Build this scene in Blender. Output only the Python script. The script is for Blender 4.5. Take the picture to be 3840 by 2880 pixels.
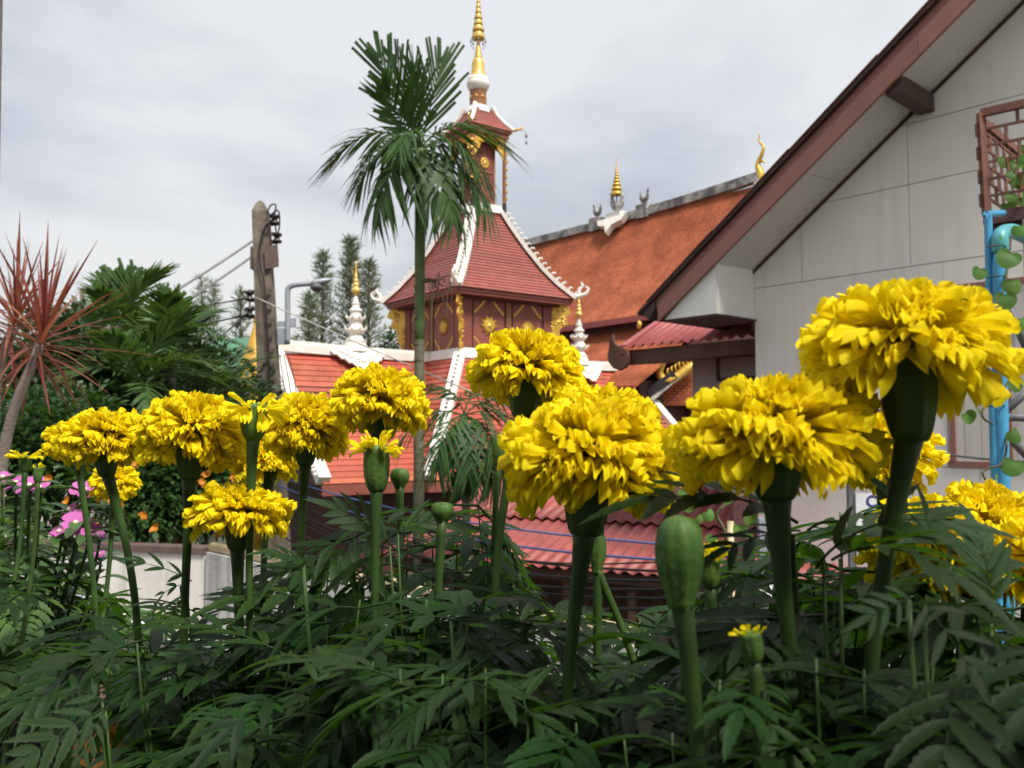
import bpy, math, random
from mathutils import Vector, Matrix, Quaternion
from math import sin, cos, pi, radians as rad, sqrt, atan2

# ------------------------------------------------------------------ scene, camera, light
scene = bpy.context.scene
for o in list(bpy.data.objects):
    bpy.data.objects.remove(o)
col = scene.collection
FPX = 3187.0                       # focal length in pixels of the 3840 px wide photograph
PITCH = math.atan((1621 - 1440) / FPX)
CAMZ = 4.0
cam_data = bpy.data.cameras.new('camera')
cam_data.sensor_width = 36.0
cam_data.lens = 36.0 * FPX / 3840.0
cam_data.clip_start = 0.02
cam_data.clip_end = 3000
cam_data.dof.use_dof = True
cam_data.dof.focus_distance = 0.66
cam_data.dof.aperture_fstop = 21.0
cam = bpy.data.objects.new('camera', cam_data)
cam.location = (0, 0, CAMZ)
cam.rotation_euler = (rad(90) + PITCH, 0, 0)
col.objects.link(cam)
scene.camera = cam

SUN_EL, SUN_AZ = rad(57), rad(146)        # azimuth clockwise from +Y (straight ahead)
world = bpy.data.worlds.new('World')
scene.world = world
world.use_nodes = True
wn = world.node_tree.nodes; wl = world.node_tree.links
wn.clear()
w_out = wn.new('ShaderNodeOutputWorld')
w_sky = wn.new('ShaderNodeTexSky'); w_sky.sky_type = 'NISHITA'; w_sky.sun_disc = False
w_sky.sun_elevation = SUN_EL; w_sky.sun_rotation = SUN_AZ
w_sky.air_density = 1.0; w_sky.dust_density = 2.0
w_bg1 = wn.new('ShaderNodeBackground'); w_bg1.inputs['Strength'].default_value = 0.10
wl.new(w_sky.outputs[0], w_bg1.inputs['Color'])
w_tc = wn.new('ShaderNodeTexCoord')
w_sep = wn.new('ShaderNodeSeparateXYZ'); wl.new(w_tc.outputs['Generated'], w_sep.inputs[0])
# project the direction on a flat cloud deck so that the cloud rows flatten toward the horizon
w_zc = wn.new('ShaderNodeMath'); w_zc.operation = 'MAXIMUM'; w_zc.inputs[1].default_value = 0.0
wl.new(w_sep.outputs['Z'], w_zc.inputs[0])
w_za = wn.new('ShaderNodeMath'); w_za.operation = 'ADD'; w_za.inputs[1].default_value = 0.22
wl.new(w_zc.outputs[0], w_za.inputs[0])
w_dv = wn.new('ShaderNodeVectorMath'); w_dv.operation = 'DIVIDE'
wl.new(w_tc.outputs['Generated'], w_dv.inputs[0]); wl.new(w_za.outputs[0], w_dv.inputs[1])
w_n1 = wn.new('ShaderNodeTexNoise'); w_n1.inputs['Scale'].default_value = 1.15
w_n1.inputs['Detail'].default_value = 6; w_n1.inputs['Roughness'].default_value = 0.52
w_n1.inputs['Distortion'].default_value = 0.25
wl.new(w_dv.outputs[0], w_n1.inputs['Vector'])
w_r1 = wn.new('ShaderNodeValToRGB')
w_r1.color_ramp.elements[0].position = 0.36; w_r1.color_ramp.elements[0].color = (0.51, 0.545, 0.625, 1)
w_r1.color_ramp.elements[1].position = 0.62; w_r1.color_ramp.elements[1].color = (0.90, 0.91, 0.925, 1)
e = w_r1.color_ramp.elements.new(0.48); e.color = (0.69, 0.72, 0.78, 1)
wl.new(w_n1.outputs['Fac'], w_r1.inputs[0])
# pale warm brightening low on the horizon
w_hz = wn.new('ShaderNodeMapRange'); w_hz.inputs['From Min'].default_value = 0.0; w_hz.inputs['From Max'].default_value = 0.30
w_hz.inputs['To Min'].default_value = 0.85; w_hz.inputs['To Max'].default_value = 0.0
wl.new(w_sep.outputs['Z'], w_hz.inputs['Value'])
w_mx = wn.new('ShaderNodeMixRGB'); w_mx.inputs['Color2'].default_value = (0.93, 0.90, 0.84, 1)
wl.new(w_hz.outputs[0], w_mx.inputs['Fac']); wl.new(w_r1.outputs[0], w_mx.inputs['Color1'])
w_bg2 = wn.new('ShaderNodeBackground'); w_bg2.inputs['Strength'].default_value = 0.585
wl.new(w_mx.outputs[0], w_bg2.inputs['Color'])
w_ms = wn.new('ShaderNodeMixShader'); w_ms.inputs[0].default_value = 0.9
wl.new(w_bg1.outputs[0], w_ms.inputs[1]); wl.new(w_bg2.outputs[0], w_ms.inputs[2])
wl.new(w_ms.outputs[0], w_out.inputs['Surface'])

sun_data = bpy.data.lights.new('sun', 'SUN')
sun_data.energy = 3.1; sun_data.angle = rad(16); sun_data.color = (1.0, 0.95, 0.87)
sun = bpy.data.objects.new('sun', sun_data)
sdir = Vector((sin(SUN_AZ) * cos(SUN_EL), cos(SUN_AZ) * cos(SUN_EL), sin(SUN_EL)))
sun.rotation_euler = (-sdir).to_track_quat('-Z', 'Y').to_euler()
sun.location = sdir * 50
col.objects.link(sun)

scene.render.engine = 'CYCLES'
vs = scene.view_settings
vs.view_transform = 'Standard'; vs.look = 'None'; vs.exposure = 0.72; vs.gamma = 1.0
vs.use_curve_mapping = False
scene.cycles.use_denoising = True
scene.cycles.max_bounces = 5; scene.cycles.transparent_max_bounces = 4
scene.cycles.diffuse_bounces = 3; scene.cycles.glossy_bounces = 2; scene.cycles.transmission_bounces = 4
scene.cycles.caustics_reflective = False; scene.cycles.caustics_refractive = False
scene.cycles.use_adaptive_sampling = True; scene.cycles.adaptive_threshold = 0.02

# ------------------------------------------------------------------ helpers
rng = random.Random(7)
def U(a, b): return rng.uniform(a, b)
_f = Vector((0, cos(PITCH), sin(PITCH))); _u = Vector((0, -sin(PITCH), cos(PITCH)))
def ray(px, py):
    return Vector(((px - 1920) / FPX, 0, 0)) + _u * (-(py - 1440) / FPX) + _f
def P(px, py, d):
    """point seen at photo pixel (px, py) at horizontal distance d in front of the camera"""
    r = ray(px, py)
    return Vector((0, 0, CAMZ)) + r * (d / r.y)
def V(*a): return Vector(a)

def link(o, parent=None):
    col.objects.link(o)
    if parent is not None: o.parent = parent
    return o
ROOTM = {}
def thing(name, label, cat, loc=(0, 0, 0), rotz=0.0, group=None):
    o = bpy.data.objects.new(name, None)
    o.empty_display_size = 0.1
    o.location = loc; o.rotation_euler = (0, 0, rotz)
    o['label'] = label; o['category'] = cat
    if group: o['group'] = group
    link(o)
    ROOTM[o] = Matrix.Translation(Vector(loc)) @ Matrix.Rotation(rotz, 4, 'Z')
    return o
def root_of(o):
    while o.parent is not None: o = o.parent
    return o
def tag(o, label, cat, group=None):
    o['label'] = label; o['category'] = cat
    if group: o['group'] = group
    return o

class MB:
    def __init__(self): self.v = []; self.f = []
    def add(self, vs, fs):
        n = len(self.v)
        self.v.extend(Vector(p) for p in vs)
        self.f.extend(tuple(i + n for i in q) for q in fs)
        return self
    def boxax(self, o, ax, ay, az):
        o, ax, ay, az = Vector(o), Vector(ax), Vector(ay), Vector(az)
        if ax.cross(ay).dot(az) < 0: ax, ay = ay, ax
        p = [o, o + ax, o + ax + ay, o + ay]
        p += [q + az for q in p]
        return self.add(p, [(0, 3, 2, 1), (4, 5, 6, 7), (0, 1, 5, 4), (1, 2, 6, 5), (2, 3, 7, 6), (3, 0, 4, 7)])
    def box(self, x0, x1, y0, y1, z0, z1):
        return self.boxax((x0, y0, z0), (x1 - x0, 0, 0), (0, y1 - y0, 0), (0, 0, z1 - z0))
    def bar(self, a, b, w, h, up=(0, 0, 1)):
        a, b = Vector(a), Vector(b); d = b - a; up = Vector(up)
        s = d.cross(up)
        if s.length < 1e-6: s = d.cross(Vector((1, 0, 0)))
        s.normalize(); t = s.cross(d).normalized()
        return self.boxax(a - s * w / 2 - t * h / 2, d, s * w, t * h)
    def tube(self, pts, rad_, n=8, cap=True, flat=1.0, ribs=0.0, nr=0):
        pts = [Vector(p) for p in pts]; m = len(pts)
        if not hasattr(rad_, '__len__'): rad_ = [rad_] * m
        vs = []; fs = []
        t0 = (pts[1] - pts[0]).normalized()
        ref = Vector((0, 0, 1)) if abs(t0.z) < 0.9 else Vector((1, 0, 0))
        s = t0.cross(ref).normalized()
        for i in range(m):
            t = (pts[min(i + 1, m - 1)] - pts[max(i - 1, 0)]).normalized()
            s = (s - t * s.dot(t)).normalized(); b = t.cross(s)
            for k in range(n):
                a = 2 * pi * k / n
                r = rad_[i] * (1 + (ribs * cos(nr * a) if ribs else 0))
                vs.append(pts[i] + s * (cos(a) * r) + b * (sin(a) * r * flat))
        for i in range(m - 1):
            for k in range(n):
                k2 = (k + 1) % n
                fs.append((i * n + k, i * n + k2, (i + 1) * n + k2, (i + 1) * n + k))
        if cap:
            fs.append(tuple(range(n - 1, -1, -1))); fs.append(tuple((m - 1) * n + k for k in range(n)))
        return self.add(vs, fs)
    def lathe(self, prof, n=16, o=(0, 0, 0), axis=(0, 0, 1), a0=0.0, ribs=0.0, nr=0, square=False):
        o = Vector(o); axis = Vector(axis).normalized()
        ref = Vector((1, 0, 0)) if abs(axis.x) < 0.9 else Vector((0, 1, 0))
        s = (ref - axis * ref.dot(axis)).normalized(); b = axis.cross(s)
        vs = []; fs = []
        for (r, z) in prof:
            for k in range(n):
                a = a0 + 2 * pi * k / n
                rr = r * (1 + (ribs * cos(nr * a) if ribs else 0))
                vs.append(o + axis * z + s * (cos(a) * rr) + b * (sin(a) * rr))
        for i in range(len(prof) - 1):
            for k in range(n):
                k2 = (k + 1) % n
                fs.append((i * n + k, i * n + k2, (i + 1) * n + k2, (i + 1) * n + k))
        fs.append(tuple(range(n - 1, -1, -1))); fs.append(tuple((len(prof) - 1) * n + k for k in range(n)))
        return self.add(vs, fs)
    def prism(self, poly, th):
        poly = [Vector(p) for p in poly]; th = Vector(th); n = len(poly)
        nrm = Vector((0, 0, 0))
        for i in range(n): nrm += poly[i].cross(poly[(i + 1) % n])
        if nrm.dot(th) < 0: poly = poly[::-1]
        vs = poly + [p + th for p in poly]
        fs = [tuple(range(n - 1, -1, -1)), tuple(range(n, 2 * n))]
        for i in range(n):
            j = (i + 1) % n
            fs.append((i, j, n + j, n + i))
        return self.add(vs, fs)
    def sweep(self, pts, w, h, side):
        """one continuous rectangular section along a path; side is the width direction"""
        pts = [Vector(p) for p in pts]; m = len(pts); vs = []; fs = []; side = Vector(side)
        for i in range(m):
            t = (pts[min(i + 1, m - 1)] - pts[max(i - 1, 0)]).normalized()
            s = (side - t * side.dot(t)).normalized(); up = s.cross(t)
            if up.z < 0: up = -up
            for a, b in ((-1, -1), (1, -1), (1, 1), (-1, 1)): vs.append(pts[i] + s * (a * w / 2) + up * (b * h / 2))
        for i in range(m - 1):
            for k in range(4): fs.append((i * 4 + k, i * 4 + (k + 1) % 4, i * 4 + 4 + (k + 1) % 4, i * 4 + 4 + k))
        fs.append((3, 2, 1, 0)); fs.append(tuple(4 * (m - 1) + k for k in range(4)))
        return self.add(vs, fs)
    def sphere(self, c, r, n=8, m=6, sq=(1, 1, 1)):
        c = Vector(c); vs = []; fs = []
        for i in range(1, m):
            th = pi * i / m
            for k in range(n):
                a = 2 * pi * k / n
                vs.append(c + Vector((sin(th) * cos(a) * r * sq[0], sin(th) * sin(a) * r * sq[1], cos(th) * r * sq[2])))
        top = len(vs); vs.append(c + Vector((0, 0, r * sq[2]))); vs.append(c - Vector((0, 0, r * sq[2])))
        for i in range(m - 2):
            for k in range(n):
                k2 = (k + 1) % n
                fs.append((i * n + k, (i + 1) * n + k, (i + 1) * n + k2, i * n + k2))
        for k in range(n):
            k2 = (k + 1) % n
            fs.append((top, k, k2)); fs.append((top + 1, (m - 2) * n + k2, (m - 2) * n + k))
        return self.add(vs, fs)
    def mesh(self, name, mat, smooth=False, M=None):
        me = bpy.data.meshes.new(name)
        vv = self.v if M is None else [M @ p for p in self.v]
        me.from_pydata([tuple(p) for p in vv], [], self.f)
        if smooth: me.polygons.foreach_set('use_smooth', [True] * len(me.polygons))
        if mat is not None: me.materials.append(mat)
        me.update()
        return me
    def build(self, name, mat, parent=None, smooth=False, world=True):
        M = None
        if parent is not None and world:
            M = ROOTM[root_of(parent)].inverted()
        o = bpy.data.objects.new(name, self.mesh(name, mat, smooth, M))
        return link(o, parent)

def struct(o):
    o['kind'] = 'structure'; return o
def single(name, mb, mat, label, cat, group=None, smooth=False):
    """a thing that is one mesh, with its origin at the middle of its base"""
    xs = [p.x for p in mb.v]; ys = [p.y for p in mb.v]; zs = [p.z for p in mb.v]
    c = Vector(((min(xs) + max(xs)) / 2, (min(ys) + max(ys)) / 2, min(zs)))
    o = bpy.data.objects.new(name, mb.mesh(name, mat, smooth, Matrix.Translation(-c)))
    o.location = c
    link(o)
    return tag(o, label, cat, group)
def inst(name, me, Mw, parent):
    """an object sharing a mesh, placed at world matrix Mw under a part or thing"""
    o = bpy.data.objects.new(name, me)
    link(o, parent)
    o.matrix_basis = ROOTM[root_of(parent)].inverted() @ Mw
    return o
def frame(o, x, z):
    """world matrix with X axis along x and Z axis near z"""
    x = Vector(x).normalized(); z = Vector(z)
    y = z.cross(x)
    if y.length < 1e-5: y = Vector((0, 1, 0)).cross(x)
    y.normalize(); z = x.cross(y)
    return Matrix(((x.x, y.x, z.x, o[0]), (x.y, y.y, z.y, o[1]), (x.z, y.z, z.z, o[2]), (0, 0, 0, 1)))
def curve_pts(ctrl, n=10):
    """smooth Catmull-Rom through control points"""
    c = [Vector(p) for p in ctrl]
    c = [c[0] * 2 - c[1]] + c + [c[-1] * 2 - c[-2]]
    out = []
    for i in range(1, len(c) - 2):
        for k in range(n):
            t = k / n
            a, b, d, e = c[i - 1], c[i], c[i + 1], c[i + 2]
            out.append(0.5 * ((2 * b) + (d - a) * t + (2 * a - 5 * b + 4 * d - e) * t * t + (3 * b - a - 3 * d + e) * t ** 3))
    out.append(c[-2])
    return out
def sag(a, b, s, n=14):
    a, b = Vector(a), Vector(b)
    return [a.lerp(b, i / n) - Vector((0, 0, s * 4 * (i / n) * (1 - i / n))) for i in range(n + 1)]

# ------------------------------------------------------------------ materials
def mat(name, c1, c2=None, rough=0.6, scale=6.0, bump=0.0, bscale=None, metal=0.0, spec=0.4, transl=0.0,
        tcol=None, rnd=0.0, detail=4.0, coat=0.0, stretch=None, streak=0.0, coord='Object', sheen=0.0, ramp=(0.35, 0.7), vein=None):
    m = bpy.data.materials.new(name); m.use_nodes = True
    nt = m.node_tree; N = nt.nodes; L = nt.links
    N.clear()
    out = N.new('ShaderNodeOutputMaterial')
    b = N.new('ShaderNodeBsdfPrincipled')
    b.inputs['Roughness'].default_value = rough
    b.inputs['Metallic'].default_value = metal
    b.inputs['Specular IOR Level'].default_value = spec
    b.inputs['Coat Weight'].default_value = coat
    if c2 is None: c2 = tuple(x * 0.78 for x in c1)
    tc = N.new('ShaderNodeTexCoord'); mp = N.new('ShaderNodeMapping')
    L.new(tc.outputs[coord], mp.inputs['Vector'])
    if stretch: mp.inputs['Scale'].default_value = stretch
    nz = N.new('ShaderNodeTexNoise'); nz.inputs['Scale'].default_value = scale
    nz.inputs['Detail'].default_value = detail; nz.inputs['Roughness'].default_value = 0.6
    L.new(mp.outputs[0], nz.inputs['Vector'])
    rp = N.new('ShaderNodeValToRGB')
    rp.color_ramp.elements[0].position = ramp[0]; rp.color_ramp.elements[0].color = (*c2, 1)
    rp.color_ramp.elements[1].position = ramp[1]; rp.color_ramp.elements[1].color = (*c1, 1)
    L.new(nz.outputs['Fac'], rp.inputs[0])
    colout = rp.outputs[0]
    if rnd:
        oi = N.new('ShaderNodeObjectInfo')
        hs = N.new('ShaderNodeHueSaturation')
        mr = N.new('ShaderNodeMapRange'); mr.inputs['To Min'].default_value = 1 - rnd; mr.inputs['To Max'].default_value = 1 + rnd
        L.new(oi.outputs['Random'], mr.inputs['Value']); L.new(mr.outputs[0], hs.inputs['Value'])
        mh = N.new('ShaderNodeMapRange'); mh.inputs['To Min'].default_value = 0.5 - rnd * 0.05; mh.inputs['To Max'].default_value = 0.5 + rnd * 0.05
        ml = N.new('ShaderNodeMath'); ml.operation = 'FRACT'
        mm = N.new('ShaderNodeMath'); mm.operation = 'MULTIPLY'; mm.inputs[1].default_value = 7.31
        L.new(oi.outputs['Random'], mm.inputs[0]); L.new(mm.outputs[0], ml.inputs[0]); L.new(ml.outputs[0], mh.inputs['Value'])
        L.new(mh.outputs[0], hs.inputs['Hue'])
        L.new(colout, hs.inputs['Color']); colout = hs.outputs[0]
    if streak:
        # rain streaks and grime: vertical noise
        mp2 = N.new('ShaderNodeMapping'); mp2.inputs['Scale'].default_value = (9, 9, 0.55)
        L.new(tc.outputs[coord], mp2.inputs['Vector'])
        n2 = N.new('ShaderNodeTexNoise'); n2.inputs['Scale'].default_value = 1.0; n2.inputs['Detail'].default_value = 5
        L.new(mp2.outputs[0], n2.inputs['Vector'])
        r2 = N.new('ShaderNodeValToRGB')
        r2.color_ramp.elements[0].position = 0.5; r2.color_ramp.elements[0].color = (1, 1, 1, 1)
        r2.color_ramp.elements[1].position = 0.78; k = 1 - streak; r2.color_ramp.elements[1].color = (k, k * 0.97, k * 0.92, 1)
        L.new(n2.outputs['Fac'], r2.inputs[0])
        mu = N.new('ShaderNodeMixRGB'); mu.blend_type = 'MULTIPLY'; mu.inputs['Fac'].default_value = 1
        L.new(colout, mu.inputs['Color1']); L.new(r2.outputs[0], mu.inputs['Color2']); colout = mu.outputs[0]
    if vein:
        at = N.new('ShaderNodeAttribute'); at.attribute_name = 'mid'
        vr = N.new('ShaderNodeMapRange'); vr.inputs['From Min'].default_value = 0.78; vr.inputs['From Max'].default_value = 0.97
        vr.inputs['To Max'].default_value = 0.65
        L.new(at.outputs['Fac'], vr.inputs['Value'])
        vm = N.new('ShaderNodeMixRGB'); vm.inputs['Color2'].default_value = (*vein, 1)
        L.new(vr.outputs[0], vm.inputs['Fac']); L.new(colout, vm.inputs['Color1']); colout = vm.outputs[0]
    L.new(colout, b.inputs['Base Color'])
    if bump:
        bn = N.new('ShaderNodeTexNoise'); bn.inputs['Scale'].default_value = bscale or scale * 4; bn.inputs['Detail'].default_value = 4
        L.new(mp.outputs[0], bn.inputs['Vector'])
        bp = N.new('ShaderNodeBump'); bp.inputs['Strength'].default_value = bump; bp.inputs['Distance'].default_value = 0.02
        L.new(bn.outputs['Fac'], bp.inputs['Height']); L.new(bp.outputs[0], b.inputs['Normal'])
    if transl:
        tb = N.new('ShaderNodeBsdfTranslucent')
        if tcol: tb.inputs['Color'].default_value = (*tcol, 1)
        else: L.new(colout, tb.inputs['Color'])
        ms = N.new('ShaderNodeMixShader'); ms.inputs[0].default_value = transl
        L.new(b.outputs[0], ms.inputs[1]); L.new(tb.outputs[0], ms.inputs[2]); L.new(ms.outputs[0], out.inputs['Surface'])
    else:
        L.new(b.outputs[0], out.inputs['Surface'])
    return m

M = {}
M['white'] = mat('white_render', (0.78, 0.755, 0.70), (0.60, 0.575, 0.53), 0.75, 2.2, 0.08, 60, streak=0.3, detail=7)
M['panel'] = mat('wall_panel_paint', (0.87, 0.83, 0.765), (0.80, 0.76, 0.70), 0.7, 1.1, 0.04, 70, rnd=0.03, streak=0.08)
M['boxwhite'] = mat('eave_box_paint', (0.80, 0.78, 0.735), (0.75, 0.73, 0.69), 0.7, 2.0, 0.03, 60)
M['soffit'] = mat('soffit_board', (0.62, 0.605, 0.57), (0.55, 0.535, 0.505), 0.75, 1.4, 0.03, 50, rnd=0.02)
M['joint'] = mat('joint_grime', (0.22, 0.20, 0.17), (0.15, 0.135, 0.115), 0.85, 8)
M['barge'] = mat('painted_bargeboard', (0.33, 0.145, 0.112), (0.27, 0.125, 0.10), 0.55, 3.5, 0.08, 60, rnd=0.06, stretch=(1, 1, 1))
M['darkbrown'] = mat('dark_brown_trim', (0.085, 0.045, 0.036), (0.055, 0.03, 0.026), 0.55, 5, 0.08, 60)
M['brownboard'] = mat('brown_stained_board', (0.16, 0.075, 0.05), (0.085, 0.042, 0.03), 0.6, 4, 0.12, 40, stretch=(1, 1, 0.3))
M['redmetal'] = mat('red_corrugated_sheet', (0.42, 0.105, 0.10), (0.31, 0.082, 0.078), 0.45, 1.8, 0.05, 30, streak=0.18)
M['redmetal2'] = mat('faded_red_sheet', (0.39, 0.092, 0.08), (0.25, 0.064, 0.056), 0.5, 1.4, 0.06, 30, streak=0.25)
M['tiledark'] = mat('maroon_roof_tile', (0.35, 0.105, 0.085), (0.27, 0.085, 0.072), 0.42, 3.0, 0.08, 30, rnd=0.13, detail=7, streak=0.2)
M['tile'] = mat('orange_glazed_tile', (0.50, 0.125, 0.075), (0.36, 0.088, 0.055), 0.35, 2.2, 0.08, 30, rnd=0.14, detail=7, streak=0.15)
M['tower'] = mat('maroon_painted_timber', (0.27, 0.08, 0.056), (0.215, 0.066, 0.048), 0.55, 3, 0.06, 30)
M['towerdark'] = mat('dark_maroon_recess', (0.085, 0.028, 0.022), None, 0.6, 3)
M['towerpost'] = mat('brown_gilded_post', (0.30, 0.13, 0.055), (0.22, 0.09, 0.045), 0.5, 3)
M['gold'] = mat('gold_leaf', (0.83, 0.53, 0.10), (0.60, 0.35, 0.06), 0.38, 12, 0.25, 40, metal=0.45)
M['goldpale'] = mat('pale_gold_leaf', (0.88, 0.62, 0.20), (0.70, 0.44, 0.11), 0.36, 8, 0.12, 30, metal=0.4)
M['stucco'] = mat('white_stucco_trim', (0.82, 0.80, 0.74), (0.70, 0.67, 0.60), 0.7, 3, 0.15, 25)
M['oldstone'] = mat('weathered_grey_stucco', (0.50, 0.49, 0.46), (0.13, 0.13, 0.125), 0.85, 2.4, 0.3, 12, detail=8, ramp=(0.38, 0.62))
M['grey'] = mat('grey_statue_metal', (0.20, 0.19, 0.17), (0.12, 0.115, 0.10), 0.6, 6, 0.2, 20)
M['concrete'] = mat('aged_concrete', (0.23, 0.19, 0.145), (0.115, 0.095, 0.075), 0.85, 5, 0.3, 40, streak=0.35)
M['steel'] = mat('galvanised_steel', (0.40, 0.43, 0.47), (0.30, 0.32, 0.36), 0.45, 6, 0.05, metal=0.25)
M['greypipe'] = mat('grey_tube', (0.17, 0.17, 0.18), (0.11, 0.11, 0.12), 0.5, 8)
M['ceramic'] = mat('dark_glazed_ceramic', (0.05, 0.035, 0.03), (0.03, 0.022, 0.02), 0.25, 8)
M['rust'] = mat('rusty_brown_steel', (0.15, 0.10, 0.085), (0.10, 0.07, 0.06), 0.7, 10, 0.2)
M['black'] = mat('black_rubber_cable', (0.022, 0.022, 0.024), (0.014, 0.014, 0.015), 0.55, 10)
M['cablegrey'] = mat('grey_cable', (0.24, 0.23, 0.22), (0.17, 0.165, 0.16), 0.6, 10)
M['cablewhite'] = mat('pale_cable', (0.58, 0.54, 0.47), (0.45, 0.42, 0.37), 0.6, 10)
M['cableblue'] = mat('blue_cable', (0.10, 0.18, 0.42), (0.07, 0.12, 0.30), 0.5, 10)
M['pvc'] = mat('blue_pvc', (0.075, 0.36, 0.60), (0.055, 0.27, 0.47), 0.35, 7, 0.03, 40, streak=0.22)
M['pvcteal'] = mat('teal_pvc', (0.10, 0.40, 0.42), (0.07, 0.30, 0.33), 0.4, 7, 0.03, 40)
M['pvccream'] = mat('cream_pvc', (0.70, 0.58, 0.35), (0.56, 0.44, 0.25), 0.45, 6, 0.03, 40, streak=0.25)
M['trellis'] = mat('brown_trellis_steel', (0.235, 0.095, 0.06), (0.14, 0.058, 0.042), 0.6, 10, 0.15, 60)
M['parapet'] = mat('white_parapet_paint', (0.72, 0.71, 0.68), (0.42, 0.41, 0.39), 0.8, 2.0, 0.15, 30, detail=8, streak=0.55, ramp=(0.32, 0.6))
M['floor'] = mat('terrace_concrete', (0.24, 0.225, 0.20), (0.14, 0.13, 0.12), 0.85, 3, 0.2, 30)
M['ground'] = mat('garden_ground', (0.10, 0.085, 0.06), (0.05, 0.065, 0.03), 0.95, 0.4, 0.3, 3)
M['road'] = mat('lane_asphalt', (0.07, 0.068, 0.066), (0.045, 0.045, 0.045), 0.9, 2, 0.3, 30)
M['greywood'] = mat('weathered_grey_timber', (0.20, 0.18, 0.16), (0.10, 0.088, 0.08), 0.85, 5, 0.3, 30, rnd=0.15, stretch=(1, 6, 6))
M['maroonrail'] = mat('maroon_painted_rail', (0.13, 0.055, 0.055), (0.08, 0.035, 0.036), 0.45, 6, 0.1, 40)
M['soil'] = mat('potting_soil', (0.05, 0.035, 0.025), (0.025, 0.018, 0.012), 0.95, 30, 0.5, 60)
M['pot'] = mat('black_plastic_planter', (0.045, 0.045, 0.047), (0.03, 0.03, 0.031), 0.5, 8)
M['terracotta'] = mat('terracotta', (0.35, 0.14, 0.07), (0.24, 0.10, 0.055), 0.8, 8, 0.1)
M['blackboard'] = mat('black_sign_board', (0.018, 0.018, 0.02), (0.012, 0.012, 0.014), 0.45, 8)
M['letterwhite'] = mat('white_letter', (0.82, 0.82, 0.80), (0.76, 0.76, 0.74), 0.5, 8)
M['letterblue'] = mat('blue_letter', (0.035, 0.04, 0.26), (0.03, 0.032, 0.2), 0.5, 8)
M['banner'] = mat('white_banner', (0.80, 0.80, 0.82), (0.72, 0.72, 0.75), 0.6, 4)
M['glass'] = mat('patterned_window_glass', (0.42, 0.42, 0.36), (0.28, 0.28, 0.24), 0.2, 40, 0.3, 60)
M['siding'] = mat('cream_vertical_siding', (0.70, 0.655, 0.60), (0.63, 0.585, 0.535), 0.65, 1.5, 0.03, 50, rnd=0.03, streak=0.08)
M['greywall'] = mat('grey_painted_wall', (0.44, 0.43, 0.42), (0.37, 0.36, 0.355), 0.8, 2, 0.05, 40)
M['greenroof'] = mat('green_metal_roof', (0.10, 0.25, 0.15), (0.075, 0.19, 0.12), 0.5, 1.5)
# foliage
M['petal'] = mat('marigold_petal', (0.98, 0.83, 0.020), (0.97, 0.77, 0.012), 0.62, 60, spec=0.10, transl=0.40, tcol=(1.0, 0.85, 0.015), rnd=0.05, detail=1.0)
M['petaldisc'] = mat('marigold_core', (0.62, 0.36, 0.004), (0.48, 0.28, 0.004), 0.8, 80, spec=0.1)
M['calyx'] = mat('marigold_calyx', (0.072, 0.14, 0.028), (0.040, 0.085, 0.018), 0.5, 60, spec=0.3, stretch=(1, 1, 0.1), detail=2.0)
M['stem'] = mat('marigold_stem', (0.052, 0.105, 0.022), (0.030, 0.066, 0.015), 0.5, 40, spec=0.3, rnd=0.15, detail=2.0)
M['bud'] = mat('marigold_bud', (0.10, 0.19, 0.038), (0.05, 0.11, 0.022), 0.5, 70, 0.1, 300, spec=0.3, rnd=0.15)
M['leaf'] = mat('marigold_leaf', (0.025, 0.072, 0.011), (0.011, 0.036, 0.006), 0.40, 50, 0.25, 120, spec=0.32, transl=0.32, tcol=(0.075, 0.20, 0.007), rnd=0.36, detail=2.0, vein=(0.012, 0.032, 0.008))
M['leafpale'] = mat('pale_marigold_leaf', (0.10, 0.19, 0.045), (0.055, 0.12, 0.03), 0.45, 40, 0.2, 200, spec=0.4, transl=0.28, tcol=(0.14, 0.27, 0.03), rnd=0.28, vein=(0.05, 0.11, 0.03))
M['vincaleaf'] = mat('vinca_leaf', (0.085, 0.17, 0.055), (0.045, 0.10, 0.03), 0.4, 40, 0.15, 200, spec=0.45, transl=0.22, tcol=(0.12, 0.24, 0.03), rnd=0.25, vein=(0.22, 0.30, 0.16))
M['vincapetal'] = mat('vinca_petal', (0.74, 0.22, 0.58), (0.62, 0.14, 0.48), 0.6, 40, spec=0.2, transl=0.3, rnd=0.08)
M['vincaeye'] = mat('vinca_eye', (0.85, 0.72, 0.55), None, 0.6, 40)
M['heartleaf'] = mat('vine_heart_leaf', (0.12, 0.23, 0.05), (0.08, 0.165, 0.04), 0.45, 30, 0.12, 160, spec=0.2, transl=0.3, tcol=(0.22, 0.40, 0.05), rnd=0.3)
M['vine'] = mat('dry_vine_stem', (0.17, 0.14, 0.075), (0.10, 0.085, 0.05), 0.8, 40)
M['dracaena'] = mat('red_dracaena_leaf', (0.30, 0.09, 0.055), (0.17, 0.06, 0.04), 0.4, 14, 0.1, 60, spec=0.4, transl=0.25, tcol=(0.45, 0.10, 0.05), rnd=0.32, stretch=(0.3, 1, 1))
M['drstem'] = mat('grey_dracaena_cane', (0.30, 0.25, 0.20), (0.20, 0.165, 0.135), 0.85, 20, 0.3, 60)
M['frond'] = mat('palm_leaflet', (0.055, 0.11, 0.030), (0.030, 0.068, 0.020), 0.5, 9, 0.1, 30, spec=0.22, transl=0.2, tcol=(0.08, 0.17, 0.02), rnd=0.22)
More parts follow.
